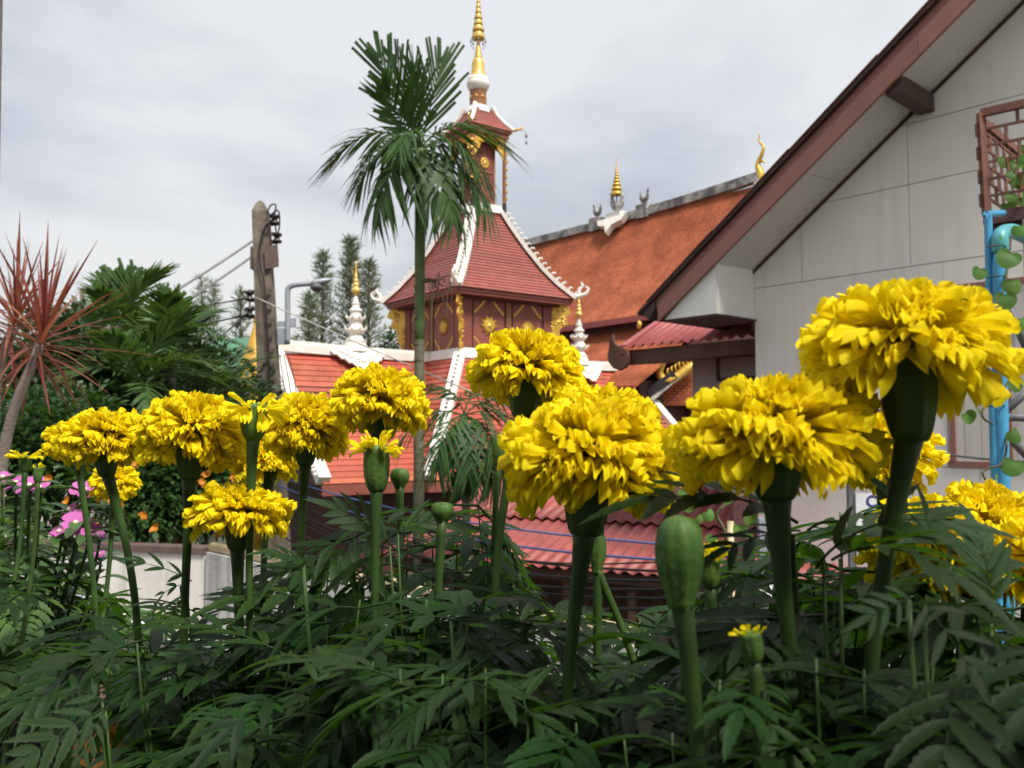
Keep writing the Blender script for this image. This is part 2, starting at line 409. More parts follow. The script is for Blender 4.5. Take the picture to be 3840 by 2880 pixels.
M['frond2'] = mat('garden_palm_leaflet', (0.10, 0.18, 0.05), (0.05, 0.10, 0.03), 0.42, 7, 0.1, 30, spec=0.4, transl=0.25, tcol=(0.12, 0.22, 0.03), rnd=0.3)
M['crownshaft'] = mat('green_palm_trunk', (0.105, 0.17, 0.04), (0.065, 0.11, 0.028), 0.5, 5, 0.1, 20, stretch=(1, 1, 2))
M['palmtrunk'] = mat('ringed_palm_trunk', (0.19, 0.18, 0.125), (0.10, 0.11, 0.06), 0.8, 5, 0.25, 25, stretch=(1, 1, 4))
M['pine'] = mat('pine_needles', (0.25, 0.29, 0.19), (0.16, 0.20, 0.12), 0.7, 1.0, spec=0.2, transl=0.25, tcol=(0.16, 0.21, 0.09))
M['bark'] = mat('tree_bark', (0.12, 0.09, 0.065), (0.07, 0.05, 0.038), 0.9, 10, 0.4, 30)
M['shrub'] = mat('shrub_leaf', (0.055, 0.125, 0.030), (0.020, 0.05, 0.014), 0.45, 1.6, spec=0.4, transl=0.22, tcol=(0.09, 0.2, 0.025))
M['darkleaf'] = mat('dark_evergreen_leaf', (0.040, 0.085, 0.026), (0.014, 0.036, 0.012), 0.45, 1.0, spec=0.4, transl=0.2, tcol=(0.06, 0.13, 0.02))
M['orangeflower'] = mat('orange_blossom', (0.75, 0.30, 0.02), (0.62, 0.22, 0.02), 0.6, 20, transl=0.25)
M['redflower'] = mat('red_blossom', (0.75, 0.09, 0.03), (0.6, 0.06, 0.03), 0.6, 20, transl=0.25)
M['dryleaf'] = mat('yellowing_leaf', (0.50, 0.21, 0.03), (0.38, 0.15, 0.03), 0.5, 25, 0.2, 120, transl=0.25)
M['fruitleaf'] = mat('round_green_leaf', (0.15, 0.28, 0.05), (0.09, 0.18, 0.035), 0.45, 25, 0.2, 120, transl=0.25, rnd=0.2)
M['dryfrond'] = mat('dry_palm_inflorescence', (0.20, 0.15, 0.09), (0.13, 0.095, 0.06), 0.85, 20)
# ------------------------------------------------------------------ ground, terrace
g = MB().add([(-700, -60, 0), (700, -60, 0), (700, 1500, 0), (-700, 1500, 0)], [(0, 1, 2, 3)])
struct(g.build('ground', M['ground']))
g = MB().add([(-30, 7.2, 0.004), (-30, 9.4, 0.004), (9, 5.4, 0.004), (9, 3.6, 0.004)], [(0, 3, 2, 1)])
struct(g.build('lane', M['road']))

# the terrace we stand on, bounded by a white parapet that runs back to the left
TZ = 2.4
PA = V(2.75, 1.40, 0); PB = V(-2.30, 6.45, 0); PC = V(-5.2, 7.2, 0)
g = MB().prism([V(-5.2, -3, 2.2), V(2.75, -3, 2.2), V(2.75, 1.45, 2.2), V(-2.30, 6.5, 2.2), V(-5.2, 7.25, 2.2)], V(0, 0, 0.2))
struct(g.build('terrace_floor', M['floor']))
# storey under the terrace
g = MB().prism([V(-5.15, -3, 0), V(2.7, -3, 0), V(2.7, 1.40, 0), V(-2.32, 6.42, 0), V(-5.15, 7.15, 0)], V(0, 0, 2.195))
tag(g.build('ground_storey', M['greywall']), 'grey painted ground storey carrying the roof terrace', 'building')
dpa = (PB - PA).normalized(); npa = V(-dpa.y, dpa.x, 0)
if npa.y < 0: npa = -npa
own = thing('unseen_shade_house', 'unseen house wall and roof slab added behind the terrace to shade the plants', 'house', (-1.0, -1.5, TZ))  # unseen wall and slab behind the camera, added to shade the foreground
MB().box(-5.1, 2.7, -1.6, -1.45, TZ, 5.3).build('wall', M['greywall'], own)
MB().box(-5.3, 2.9, -1.6, -0.65, 5.305, 5.45).build('shade_slab', M['greywall'], own)  # slab edge placed so its shadow falls on the low near leaves
par = thing('parapet_wall', 'stained white parapet wall with a cream pipe along its top', 'wall', (PB.x, PB.y, TZ))
mb = MB().boxax(PA + V(0, 0, TZ), PB - PA, npa * 0.10, V(0, 0, 0.70)); mb.build('wall', M['parapet'], par)
mb = MB().tube([PA + V(0, 0, TZ + 0.735) + npa * 0.05, PB + V(0, 0, TZ + 0.735) + npa * 0.05], 0.035, 10)
mb.build('cream_pipe', M['pvccream'], par, True)
par2 = thing('parapet_wall', 'plain pale wall closing the terrace under the orange flowered shrub', 'wall', (PC.x, PC.y, TZ))
dpc = PC - PB
MB().boxax(PB + V(-0.02, 0.02, TZ), dpc, V(0.03, 0.12, 0), V(0, 0, 0.68)).build('wall', M['white'], par2)
MB().boxax(PB + V(-0.02, 0.0, TZ + 0.68), dpc, V(0.04, 0.16, 0), V(0, 0, 0.05)).build('coping', M['rust'], par2)

# ------------------------------------------------------------------ white house on the right
HC = V(2.874, 10.0, 0); HD = V(0.6691, -0.7431, 0); HN = V(-0.7431, -0.6691, 0)
def H(t, n, z): return HC + HD * t + HN * n + V(0, 0, z)
def hp(px, py, n):
    """(t, z) of a photo pixel on the plane parallel to the facade at offset n"""
    r = ray(px, py); o = V(0, 0, CAMZ)
    k = (HC + HN * n - o).dot(HN) / r.dot(HN)
    p = o + r * k
    return ((p - HC).dot(HD), p.z)
OV = 0.80
house = thing('white_house', 'white panelled house with brown gable roof edge and deep eaves', 'house', tuple(HC))
def line2(a, b):
    return lambda t: a[1] + (b[1] - a[1]) * (t - a[0]) / (b[0] - a[0])
u1, u2 = hp(2412, 1167, OV), hp(3518, 0, OV)         # top edge of the roof edge
l1, l2 = hp(2473, 1207, OV), hp(3658, 0, OV)         # lower edge of the bargeboard
mm1 = hp(2458, 1160, OV); mm2 = hp(3572, 0, OV)
w1, w2 = hp(2838, 1003, 0.0), hp(3840, 0, 0.0)       # meeting line of soffit and wall
UP, LO, MI, WA = line2(u1, u2), line2(l1, l2), line2(mm1, mm2), line2(w1, w2)
TA = 4.6                                              # gable apex at this t
tl = l1[0]
def slab(fa, fb, t0, t1, n0, n1, name, m, parent=house, t0b=None):
    t0b = t0 if t0b is None else t0b
    poly = [H(t0, n0, fa(t0)), H(t1, n0, fa(t1)), H(t1, n0, fb(t1)), H(t0b, n0, fb(t0b))]
    return MB().prism(poly, HN * (n1 - n0)).build(name, m, parent)
# roof sheet above (thickness seen edge on)
roofp = slab(lambda t: UP(t) - 0.012, lambda t: UP(t) + 0.03, u1[0] - 0.05, TA, OV + 0.05, -7.0, 'roof', M['darkbrown'])
# roof tile lap steps along the verge
tt = u1[0] + 0.1
while tt < TA:
    ln = 0.95
    slab(lambda t, a=tt: UP(t) + 0.028 + 0.016 * (t - a), lambda t, a=tt: UP(t) + 0.036 + 0.016 * (t - a) , tt, min(tt + ln, TA), OV + 0.07, -0.6, 'roof_sheet', M['barge'], roofp)
    tt += ln
slab(lambda t: MI(t) + 0.008, lambda t: UP(t) - 0.014, u1[0] + 0.17, TA, OV - 0.05, OV - 0.015, 'verge_board', M['barge'])
# bargeboard in butted lengths
cuts = [tl + 0.0, hp(3450, 205, OV)[0], TA]
for a, b in zip(cuts[:-1], cuts[1:]):
    slab(LO, lambda t: MI(t) - 0.006, a + 0.002, b - 0.002, OV - 0.01, OV + 0.035, 'bargeboard', M['barge'])
mb = MB()
mb.prism([H(u1[0] - 0.02, OV + 0.02, UP(u1[0]) - 0.02), H(u1[0] + 0.19, OV + 0.02, UP(u1[0] + 0.19) - 0.03), H(u1[0] + 0.19, OV + 0.02, MI(u1[0] + 0.19)), H(u1[0] + 0.10, OV + 0.02, MI(u1[0] + 0.1) - 0.06)], HN * -3)
mb.build('gutter_end', M['darkbrown'], house)
# soffit boards between bargeboard and wall, with open joints
def soff(t): return LO(t) + 0.02
sj = [0.0, hp(3015, 660, OV)[0], hp(3372, 300, OV)[0], TA]
def wz(t): return WA(t)
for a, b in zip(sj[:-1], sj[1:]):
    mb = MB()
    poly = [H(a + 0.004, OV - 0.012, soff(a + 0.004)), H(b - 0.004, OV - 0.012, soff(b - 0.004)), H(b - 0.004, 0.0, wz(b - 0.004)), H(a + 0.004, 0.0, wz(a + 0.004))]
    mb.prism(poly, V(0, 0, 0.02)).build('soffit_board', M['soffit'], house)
# dark trim where the soffit meets the wall
mb = MB().prism([H(0.0, 0.03, wz(0) - 0.045), H(TA, 0.03, wz(TA) - 0.045), H(TA, 0.03, wz(TA) + 0.015), H(0.0, 0.03, wz(0) + 0.015)], HN * -0.02)
mb.build('soffit_trim', M['darkbrown'], house)
# purlin end
tb_, zb_ = hp(3478, 400, 0.0)
ta_, za_ = hp(3375, 312, OV)
mb = MB().boxax(H(tb_ - 0.075, 0.02, zb_ - 0.075), HD * 0.15, HN * (OV - 0.04), V(0, 0, 0.17))
mb.build('purlin', M['darkbrown'], house)
# closed eave box at the low corner
zb0 = hp(2687, 1174, OV)[1]
fr = [H(tl + 0.06, OV - 0.02, zb0 + 0.0), H(0.0, OV - 0.02, zb0), H(0.0, OV - 0.02, LO(0.0) + 0.06)]
box_ = MB().prism(fr, HN * -0.02).build('eave_box_front', M['boxwhite'], house)
MB().boxax(H(-0.02, 0.0, zb0), HD * 0.02, HN * (OV - 0.022), V(0, 0, LO(0) + 0.05 - zb0)).build('eave_box_side', M['boxwhite'], house)
for k in range(8):
    n0 = OV - 0.03 - k * 0.11
    MB().prism([H(tl + 0.05, n0, zb0 - 0.004), H(0.03, n0, zb0 - 0.004), H(0.03, n0 - 0.1, zb0 - 0.004), H(tl + 0.05, n0 - 0.1, zb0 - 0.004)], V(0, 0, -0.02)).build('eave_plank', M['darkbrown'], house)
MB().boxax(H(-0.05, -2.6, zb0 - 0.13), HD * 0.05, HN * 2.6, V(0, 0, 0.13)).build('eave_beam', M['darkbrown'], house)
# wall: backing, then separate panels with recessed joints
poly = [H(0, -0.012, 0), H(TA + 1.5, -0.012, 0), H(TA + 1.5, -0.012, WA(TA)), H(TA, -0.012, WA(TA)), H(0, -0.012, WA(0))]
MB().prism(poly, HN * -0.2).build('wall', M['joint'], house)
MB().boxax(H(0, -0.22, 0), HD * 0.02, HN * -6.6, V(0, 0, WA(0))).build('side_wall', M['white'], house)
def clip(poly, f):
    out = []
    n = len(poly)
    for i in range(n):
        a, b = poly[i], poly[(i + 1) % n]
        fa, fb = f(a), f(b)
        if fa >= 0: out.append(a)
        if (fa >= 0) != (fb >= 0):
            k = fa / (fa - fb); out.append((a[0] + (b[0] - a[0]) * k, a[1] + (b[1] - a[1]) * k))
    return out
j_lo = hp(3400, 1001, 0)[1]; j_mid = hp(3400, 694, 0)[1]; j_hi = hp(3400, 468, 0)[1]
v1 = hp(3007, 950, 0)[0]; v2 = hp(3410, 800, 0)[0]; dv = v2 - v1
fr_t0 = hp(3564, 1600, 0)[0]; zr0 = hp(3600, 1745, 0)[1]; zr1 = hp(3640, 1084, 0)[1]; tfr = hp(3540, 1105, 0)[0]
rows = [(0.0, zr0 - 0.02), (zr0 - 0.02, j_lo), (j_lo, j_mid), (j_mid, j_hi), (j_hi, j_hi + 0.9), (j_hi + 0.9, j_hi + 1.8), (j_hi + 1.8, j_hi + 2.7)]
for ri, (z0, z1) in enumerate(rows):
    ts = [0.0] + [v1 + dv * k for k in range(-0, 6)]
    if ri == 2: ts = [0.0, v1, v2, v2 + dv, v2 + 2 * dv, v2 + 3 * dv]
    if ri in (0, 1): ts = [0.0, tfr] if ri == 1 else [0.0, v2 + 0.6, 6.0]
    for a, b in zip(ts[:-1], ts[1:]):
        gp = 0.006 if ri else 0.0
        q = [(a + 0.003, z0 + 0.004), (b - 0.003, z0 + 0.004), (b - 0.003, z1 - 0.004), (a + 0.003, z1 - 0.004)]
        q = clip(q, lambda p: WA(p[0]) + 0.01 - p[1])
        if len(q) >= 3:
            MB().prism([H(p[0], -0.01, p[1]) for p in q], HN * (0.012 + 0.0)).build('wall_panel', M['panel'], house)
# framed vertical siding low on the facade
fw = thing_frame = MB().boxax(H(tfr, -0.01, zr0 - 0.02), HD * (6.1 - tfr), HN * 0.03, V(0, 0, 0.06)).build('siding_frame', M['barge'], house)
MB().boxax(H(tfr, -0.01, zr1), HD * (6.1 - tfr), HN * 0.03, V(0, 0, 0.055)).build('rail', M['barge'], fw)
zr2 = hp(3790, 1236, 0)[1]; t3 = hp(3775, 1180, 0)[0]
MB().boxax(H(t3, -0.009, zr2), HD * (6.1 - t3), HN * 0.03, V(0, 0, 0.05)).build('rail', M['barge'], fw)
for px in (3571, 3783):
    tq = hp(px, 1500, 0)[0]
    z1_ = zr1 if px > 3600 else zr1
    MB().boxax(H(tq - 0.025, -0.008, zr0 + 0.041), HD * 0.05, HN * 0.032, V(0, 0, zr1 - zr0 - 0.042)).build('mullion', M['barge'], fw)
tt = tfr + 0.005
while tt < 6.0:
    MB().boxax(H(tt, -0.011, zr0 + 0.03), HD * 0.147, HN * 0.012, V(0, 0, zr1 - zr0 + 0.0)).build('siding_board', M['siding'], house)
    tt += 0.152
MB().boxax(H(tfr, -0.011, zr1 + 0.056), HD * (6.1 - tfr), HN * 0.0115, V(0, 0, j_lo - zr1 - 0.06)).build('wall_panel', M['panel'], house)
# small wall lamp half hidden by the blooms
a = hp(3250, 1500, 0.1)
MB().boxax(H(a[0] - 0.16, 0.0, a[1] - 0.1), HD * 0.34, HN * 0.22, V(0, 0, 0.03)).build('lamp_hood', M['letterwhite'], house)

# ---- lower wing with corrugated porch roof, left of the house corner
NP = -0.55
def corrugated(o, eave, slope, pitch=0.16, amp=0.022, per=6, rows_=2, th=0.0):
    """sheet with origin o, eave vector, slope vector (up the roof); ribs run up the slope"""
    mb = MB(); o, ev, sv = Vector(o), Vector(eave), Vector(slope)
    nrm = ev.cross(sv).normalized()
    if nrm.z < 0: nrm = -nrm
    n = int(ev.length / pitch * per)
    vs = []; 
    for j in range(rows_ + 1):
        for i in range(n + 1):
            p = o + ev * (i / n) + sv * (j / rows_)
            w = sin(2 * pi * i / per)
            w = max(-0.75, min(0.75, w * 1.2))
            vs.append(p + nrm * (amp * w))
    fs = []
    for j in range(rows_):
        for i in range(n):
            a_ = j * (n + 1) + i
            fs.append((a_, a_ + 1, a_ + n + 2, a_ + n + 1))
    k = len(vs)
    vs += [p - nrm * 0.006 for p in vs]
    fs += [tuple(x + k for x in reversed(q)) for q in fs]
    for i in range(n): fs.append((i, i + k, i + 1 + k, i + 1))
    mb.add(vs, fs)
    return mb
e0 = hp(2338, 1305, NP); e1 = hp(2828, 1252, NP)
ze = (e0[1] + e1[1]) / 2
porch = thing('porch_wing', 'low wing with plum red corrugated porch roof and carved brown eave end', 'building', tuple(H(-2, NP - 1, 0)))
ev = H(0.25, NP, ze) - H(e0[0], NP, ze)
corrugated(H(e0[0], NP, ze), ev, HN * -2.2 + V(0, 0, 1.15), 0.165, 0.034).build('corrugated_roof', M['redmetal'], porch, True)
# flat verge flashing at the left end
MB().boxax(H(e0[0] - 0.06, NP + 0.02, ze - 0.005), HD * 0.14, HN * -2.2 + V(0, 0, 1.15), V(0, 0, 0.035)).build('verge_flashing', M['redmetal'], porch)
mb = MB().prism([H(e0[0] - 0.02, NP - 0.10, ze - 0.25), H(0.3, NP - 0.10, ze - 0.20), H(0.3, NP - 0.10, ze - 0.035), H(e0[0] - 0.02, NP - 0.10, ze - 0.035)], HN * -0.05)
mb.build('fascia_board', M['brownboard'], porch)
MB().prism([H(e0[0] + 0.02, NP - 0.16, ze - 0.25), H(0.2, NP - 0.16, ze - 0.20), H(0.2, NP - 1.0, ze - 0.12), H(e0[0] + 0.02, NP - 1.0, ze - 0.18)], V(0, 0, 0.03)).build('porch_soffit', M['brownboard'], porch)
# carved curl at the end of the fascia
a = hp(2345, 1325, NP + 0.03)
curl = []
for (cx, cy) in [(205, 950), (215, 1010), (190, 1060), (150, 1080), (105, 1040), (85, 985), (88, 930), (100, 870), (95, 830), (112, 785), (125, 800), (130, 850), (165, 875), (200, 905), (190, 930), (180, 950), (186, 968), (208, 955), (215, 935), (235, 935), (250, 1000), (235, 1040), (212, 1062)]:
    pass
outl = [(240, 905), (255, 960), (248, 1020), (222, 1062), (178, 1082), (128, 1062), (92, 1012), (84, 950), (98, 885), (96, 835), (122, 782), (128, 832), (146, 868), (185, 888), (205, 912), (206, 945), (188, 968), (165, 970), (190, 985), (212, 968), (216, 930), (225, 905)]
pts = []
for cx, cy in outl:
    q = hp(2240 + cx * 0.452, 900 + cy * 0.452, NP + 0.03); pts.append(H(q[0], NP + 0.03, q[1]))
MB().prism(pts, HN * -0.06).build('carved_finial', M['brownboard'], porch)
w0 = hp(2597, 1500, NP - 1.0)[0]
MB().boxax(H(w0, NP - 1.0, 0), HD * (0.6 - w0), HN * -3.0, V(0, 0, ze - 0.12)).build('wall', M['greywall'], porch)
f0, f1 = hp(2700, 1340, NP - 0.99), hp(2850, 1412, NP - 0.99)
win = MB().boxax(H(f0[0], NP - 0.99, f1[1]), HD * 0.9, HN * 0.02, V(0, 0, f0[1] - f1[1])).build('window', M['glass'], porch)
for (dt, dz, w_, h_) in ((-0.04, -0.04, 1.0, 0.05), (-0.04, f0[1] - f1[1] - 0.02, 1.0, 0.06), (-0.045, 0.011, 0.05, f0[1] - f1[1] - 0.032)):
    MB().boxax(H(f0[0] + dt, NP - 0.985, f1[1] + dz), HD * w_, HN * 0.035, V(0, 0, h_)).build('frame', M['darkbrown'], win)
for k in range(7):
    MB().boxax(H(f0[0] + 0.13 * k, NP - 0.992, 2.2), HD * 0.126, HN * 0.02, V(0, 0, f1[1] - 0.05 - 2.2)).build('siding_board', M['siding'], porch)

# ------------------------------------------------------------------ red shed in the yard below
z_e = 2.42
A0, B0 = P(2000, 2094, 10.2), P(2640, 2138, 9.3)
A0.z = z_e; B0.z = z_e
ed = (B0 - A0).normalized(); ed.z = 0
pd = V(-ed.y, ed.x, 0)
shed = thing('red_roofed_shed', 'timber yard shed under a faded red corrugated roof in two lapped courses', 'shed', tuple(A0 - V(0, 0, z_e)))
o_ = A0 - ed * 2.2
corrugated(o_, ed * 6.0, pd * 1.75 + V(0, 0, 0.40), 0.165, 0.024).build('corrugated_roof', M['redmetal2'], shed, True)
corrugated(o_ + pd * 1.55 + V(0, 0, 0.40), ed * 6.0, pd * 2.1 + V(0, 0, 0.52), 0.165, 0.024).build('corrugated_roof', M['redmetal2'], shed, True)
MB().boxax(o_ + V(0, 0, -0.16) + pd * 0.12, ed * 6.0, pd * 0.05, V(0, 0, 0.12)).build('eave_beam', M['brownboard'], shed)
for k in range(8):
    MB().boxax(o_ + ed * (0.1 + 0.8 * k) + pd * 0.2 - V(0, 0, z_e), ed * 0.09, pd * 0.09, V(0, 0, z_e - 0.10)).build('post', M['brownboard'], shed)
k = 0.0
while k < 5.9:
    MB().boxax(o_ + ed * k + pd * (1.4 + 0.01 * (int(k * 7) % 2)) - V(0, 0, z_e), ed * 0.19, pd * 0.025, V(0, 0, z_e + 0.2)).build('plank', M['brownboard'], shed)
    k += 0.2
MB().boxax(o_ + pd * 3.4 - V(0, 0, z_e), ed * 6.0, pd * 0.1, V(0, 0, z_e + 0.8)).build('back_wall', M['greywood'], shed)

# ------------------------------------------------------------------ temple tower with the hall below it
TR = rad(36.0)
tc_ = P(1790, 1621, 30.0)
TC = V(tc_.x, tc_.y, 0)
tower = thing('temple_tower', 'maroon temple tower with steep tiled roof, gold rosettes and golden tiered spire', 'tower', tuple(TC), TR)
def lb(parent, name, mb, m, smooth=False): return mb.build(name, m, parent, smooth, world=False)
BH = 1.85; ZB0, ZB1 = 5.2, 8.62
lb(tower, 'body', MB().box(-BH, BH, -BH, BH, ZB0, ZB1), M['tower'])
# faces: rotate local geometry of the front (-y) face around z
def face_xf(k): return Matrix.Rotation(k * pi / 2, 4, 'Z')
def xf(mb, Mx):
    mb.v = [Mx @ p for p in mb.v]; return mb
def rosette(c, r, npt, seed):
    mb = MB()
    star = []
    for i in range(npt * 2):
        a = pi * i / npt; rr = r * 1.06 if i % 2 == 0 else r * 0.66
        star.append(V(c.x + rr * cos(a), c.y, c.z + rr * sin(a)))
    mb.prism(star, V(0, -0.03, 0))
    mb.lathe([(r * 0.58, 0.028), (r * 0.52, 0.05), (r * 0.44, 0.032), (r * 0.34, 0.055), (r * 0.22, 0.045), (r * 0.16, 0.075), (r * 0.03, 0.085)], 40, c, V(0, -1, 0), ribs=0.10, nr=npt)
    return mb
zt, zb = 8.42, 6.72
for k in range(4):
    R_ = face_xf(k)
    # corner posts, centre post, rails standing proud of the wall
    for (x0, x1, m) in ((-BH - 0.03, -BH + 0.36, 'tower'), (BH - 0.36, BH + 0.031, 'tower'), (-0.10, 0.10, 'towerpost')):
        lb(tower, 'post', xf(MB().box(x0, x1, -BH - 0.05, -BH + 0.02, 6.55, ZB1), R_), M[m])
    lb(tower, 'rail', xf(MB().box(-BH + 0.37, BH - 0.37, -BH - 0.04, -BH + 0.01, 6.5, zb - 0.03), R_), M['tower'])
    for s in (-1, 1):
        cx = s * 0.80
        # dark reveal then raised panel
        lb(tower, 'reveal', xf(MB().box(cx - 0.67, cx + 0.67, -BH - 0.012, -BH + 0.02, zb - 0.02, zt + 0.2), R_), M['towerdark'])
        pn = lb(tower, 'panel', xf(MB().box(cx - 0.615, cx + 0.615, -BH - 0.03, -BH - 0.008, zb + 0.035, zt + 0.15), R_), M['tower'])
        lb(pn, 'rosette', xf(rosette(V(cx, -BH - 0.03, 7.52), 0.335 if s < 0 else 0.30, 10 if s < 0 else 18, k), R_), M['gold'], True)
        for (sx, sz) in ((-1, 1), (1, 1), (-1, -1), (1, -1)):
            mb = MB()
            for q in range(5):
                x = cx + sx * (0.18 + 0.085 * q); z = 7.52 + sz * (0.80 - 0.085 * q)
                mb.box(x - 0.05, x + 0.05, -BH - 0.045, -BH - 0.028, z - 0.02, z + 0.02)
                mb.box(x + sx * 0.05 - 0.018, x + sx * 0.05 + 0.018, -BH - 0.0455, -BH - 0.028, z - 0.0425 * sz - 0.05, z - 0.0425 * sz + 0.05)
            lb(pn, 'stair_motif', xf(mb, R_), M['gold'])
# gold brackets on the diagonals
brk = [(0, 0), (0, 2.05), (0.10, 2.05), (0.30, 1.85), (0.36, 1.55), (0.25, 1.45), (0.30, 1.2), (0.18, 1.02), (0.16, 0.98), (0.17, 0.7), (0.10, 0.45), (0.11, 0.2), (0.04, 0.05)]
brk = [(x * 2.0 if z > 1.1 else x * 1.9, z) for x, z in brk]
for k in range(4):
    d = V(1, 1, 0).normalized(); pn_ = V(-d.y, d.x, 0)
    mb = MB(); o0 = V(BH, BH, 6.58)
    mb.prism([o0 + d * x + V(0, 0, z) - pn_ * 0.035 for x, z in brk], pn_ * 0.07)
    rr = random.Random(k)
    for q in range(34):
        z = rr.uniform(0.1, 1.95); xm = 0.12 if z < 1.1 else 0.5
        x = rr.uniform(0.02, xm)
        for s in (-1, 1):
            mb.sphere(o0 + d * x + V(0, 0, z) + pn_ * (0.035 * s), rr.uniform(0.03, 0.065), 6, 4)
    lb(tower, 'bracket', xf(mb, face_xf(k)), M['gold'])
# main roof: eaves board, core and separate tile courses
prof = [(2.42, 8.66), (2.02, 9.12), (1.64, 9.68), (1.21, 10.46), (0.86, 11.18), (0.60, 11.78)]
def ph(z):
    for (h0, z0), (h1, z1) in zip(prof[:-1], prof[1:]):
        if z <= z1: return h0 + (h1 - h0) * (z - z0) / (z1 - z0)
    return prof[-1][0]
def ring(h0, z0, h1, z1):
    mb = MB()
    mb.add([(-h0, -h0, z0), (h0, -h0, z0), (h0, h0, z0), (-h0, h0, z0), (-h1, -h1, z1), (h1, -h1, z1), (h1, h1, z1), (-h1, h1, z1)],
           [(3, 2, 1, 0), (4, 5, 6, 7), (0, 1, 5, 4), (1, 2, 6, 5), (2, 3, 7, 6), (3, 0, 4, 7)])
    return mb
lb(tower, 'eaves_board', MB().box(-2.36, 2.36, -2.36, 2.36, 8.43, 8.64), M['tower'])
lb(tower, 'eaves_moulding', MB().box(-2.40, 2.40, -2.40, 2.40, 8.52, 8.60), M['tower'])
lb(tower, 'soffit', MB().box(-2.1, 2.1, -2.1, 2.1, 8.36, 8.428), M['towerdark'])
core = MB()
for (h0, z0), (h1, z1) in zip(prof[:-1], prof[1:]):
    mb = ring(h0 - 0.05, z0, h1 - 0.05, z1); core.add(mb.v, mb.f)
roof = lb(tower, 'roof', core, M['towerdark'])
NCO = 27
for i in range(NCO):
    z0 = 8.64 + (11.76 - 8.64) * i / NCO; z1 = 8.64 + (11.76 - 8.64) * (i + 1.12) / NCO
    h0, h1 = ph(z0) + 0.035, ph(min(z1, 11.78)) - 0.005
    for k in range(4):
        mb = MB().add([(-h0, -h0, z0), (h0, -h0, z0), (h1, -h1, z1), (-h1, -h1, z1), (-h0, -h0 + 0.05, z0 - 0.022), (h0, -h0 + 0.05, z0 - 0.022)],
                      [(0, 1, 2, 3), (4, 5, 1, 0)])
        lb(roof, 'tile_course', xf(mb, face_xf(k)), M['tiledark'])
# white hip ridges with crockets and curled ends
for k in range(4):
    pts = [V(ph(z) + 0.03, -ph(z) - 0.03, z + 0.04) for z in [8.62 + (11.78 - 8.62) * q / 12 for q in range(13)]]
    hip = MB()
    d = V(1, -1, 0).normalized(); sd = V(1, 1, 0).normalized()
    hip.sweep(pts, 0.38, 0.13, sd)
    hp_ = lb(tower, 'hip_ridge', xf(hip, face_xf(k)), M['stucco'])
    # bead holes along the ridge and crockets on top
    for q in range(24):
        f = q / 23 * 11.6; i = int(f); a, b = pts[i], pts[i + 1]; p = a.lerp(b, f - i)
        t = (b - a).normalized(); up = t.cross(sd); up = up if up.z > 0 else -up
        mb = MB().boxax(p + up * 0.06 - sd * 0.05, t * 0.07, sd * 0.10, up * 0.045)
        lb(hp_, 'bead', xf(mb, face_xf(k)), M['oldstone'])
    for q in range(17):
        f = q / 16 * 11.2 + 0.3; i = int(f); a, b = pts[i], pts[i + 1]; p = a.lerp(b, f - i)
        t = (b - a).normalized(); up = t.cross(sd); up = up if up.z > 0 else -up
        mb = MB().tube([p + up * 0.06, p + up * 0.15 + t * 0.01, p + up * 0.21 - t * 0.04, p + up * 0.20 - t * 0.09], [0.045, 0.032, 0.03, 0.014], 5)
        lb(hp_, 'crocket', xf(mb, face_xf(k)), M['stucco'])
    e0_ = pts[0]
    sw = curve_pts([e0_ + V(0, 0, 0.05), e0_ + d * 0.16 + V(0, 0, 0.10), e0_ + d * 0.34 + V(0, 0, 0.17), e0_ + d * 0.42 + V(0, 0, 0.34), e0_ + d * 0.30 + V(0, 0, 0.42)], 4)
    mb = MB().tube(sw, [0.10 - 0.075 * i / (len(sw) - 1) for i in range(len(sw))], 6)
    mb.tube(curve_pts([e0_ + d * 0.1 + V(0, 0, 0.1), e0_ + d * 0.10 + V(0, 0, 0.30), e0_ + d * 0.22 + V(0, 0, 0.44), e0_ + d * 0.16 + V(0, 0, 0.58)], 4), [0.07] * 6 + [0.05] * 4 + [0.03] * 3, 6)
    lb(hp_, 'curled_finial', xf(mb, face_xf(k)), M['stucco'])
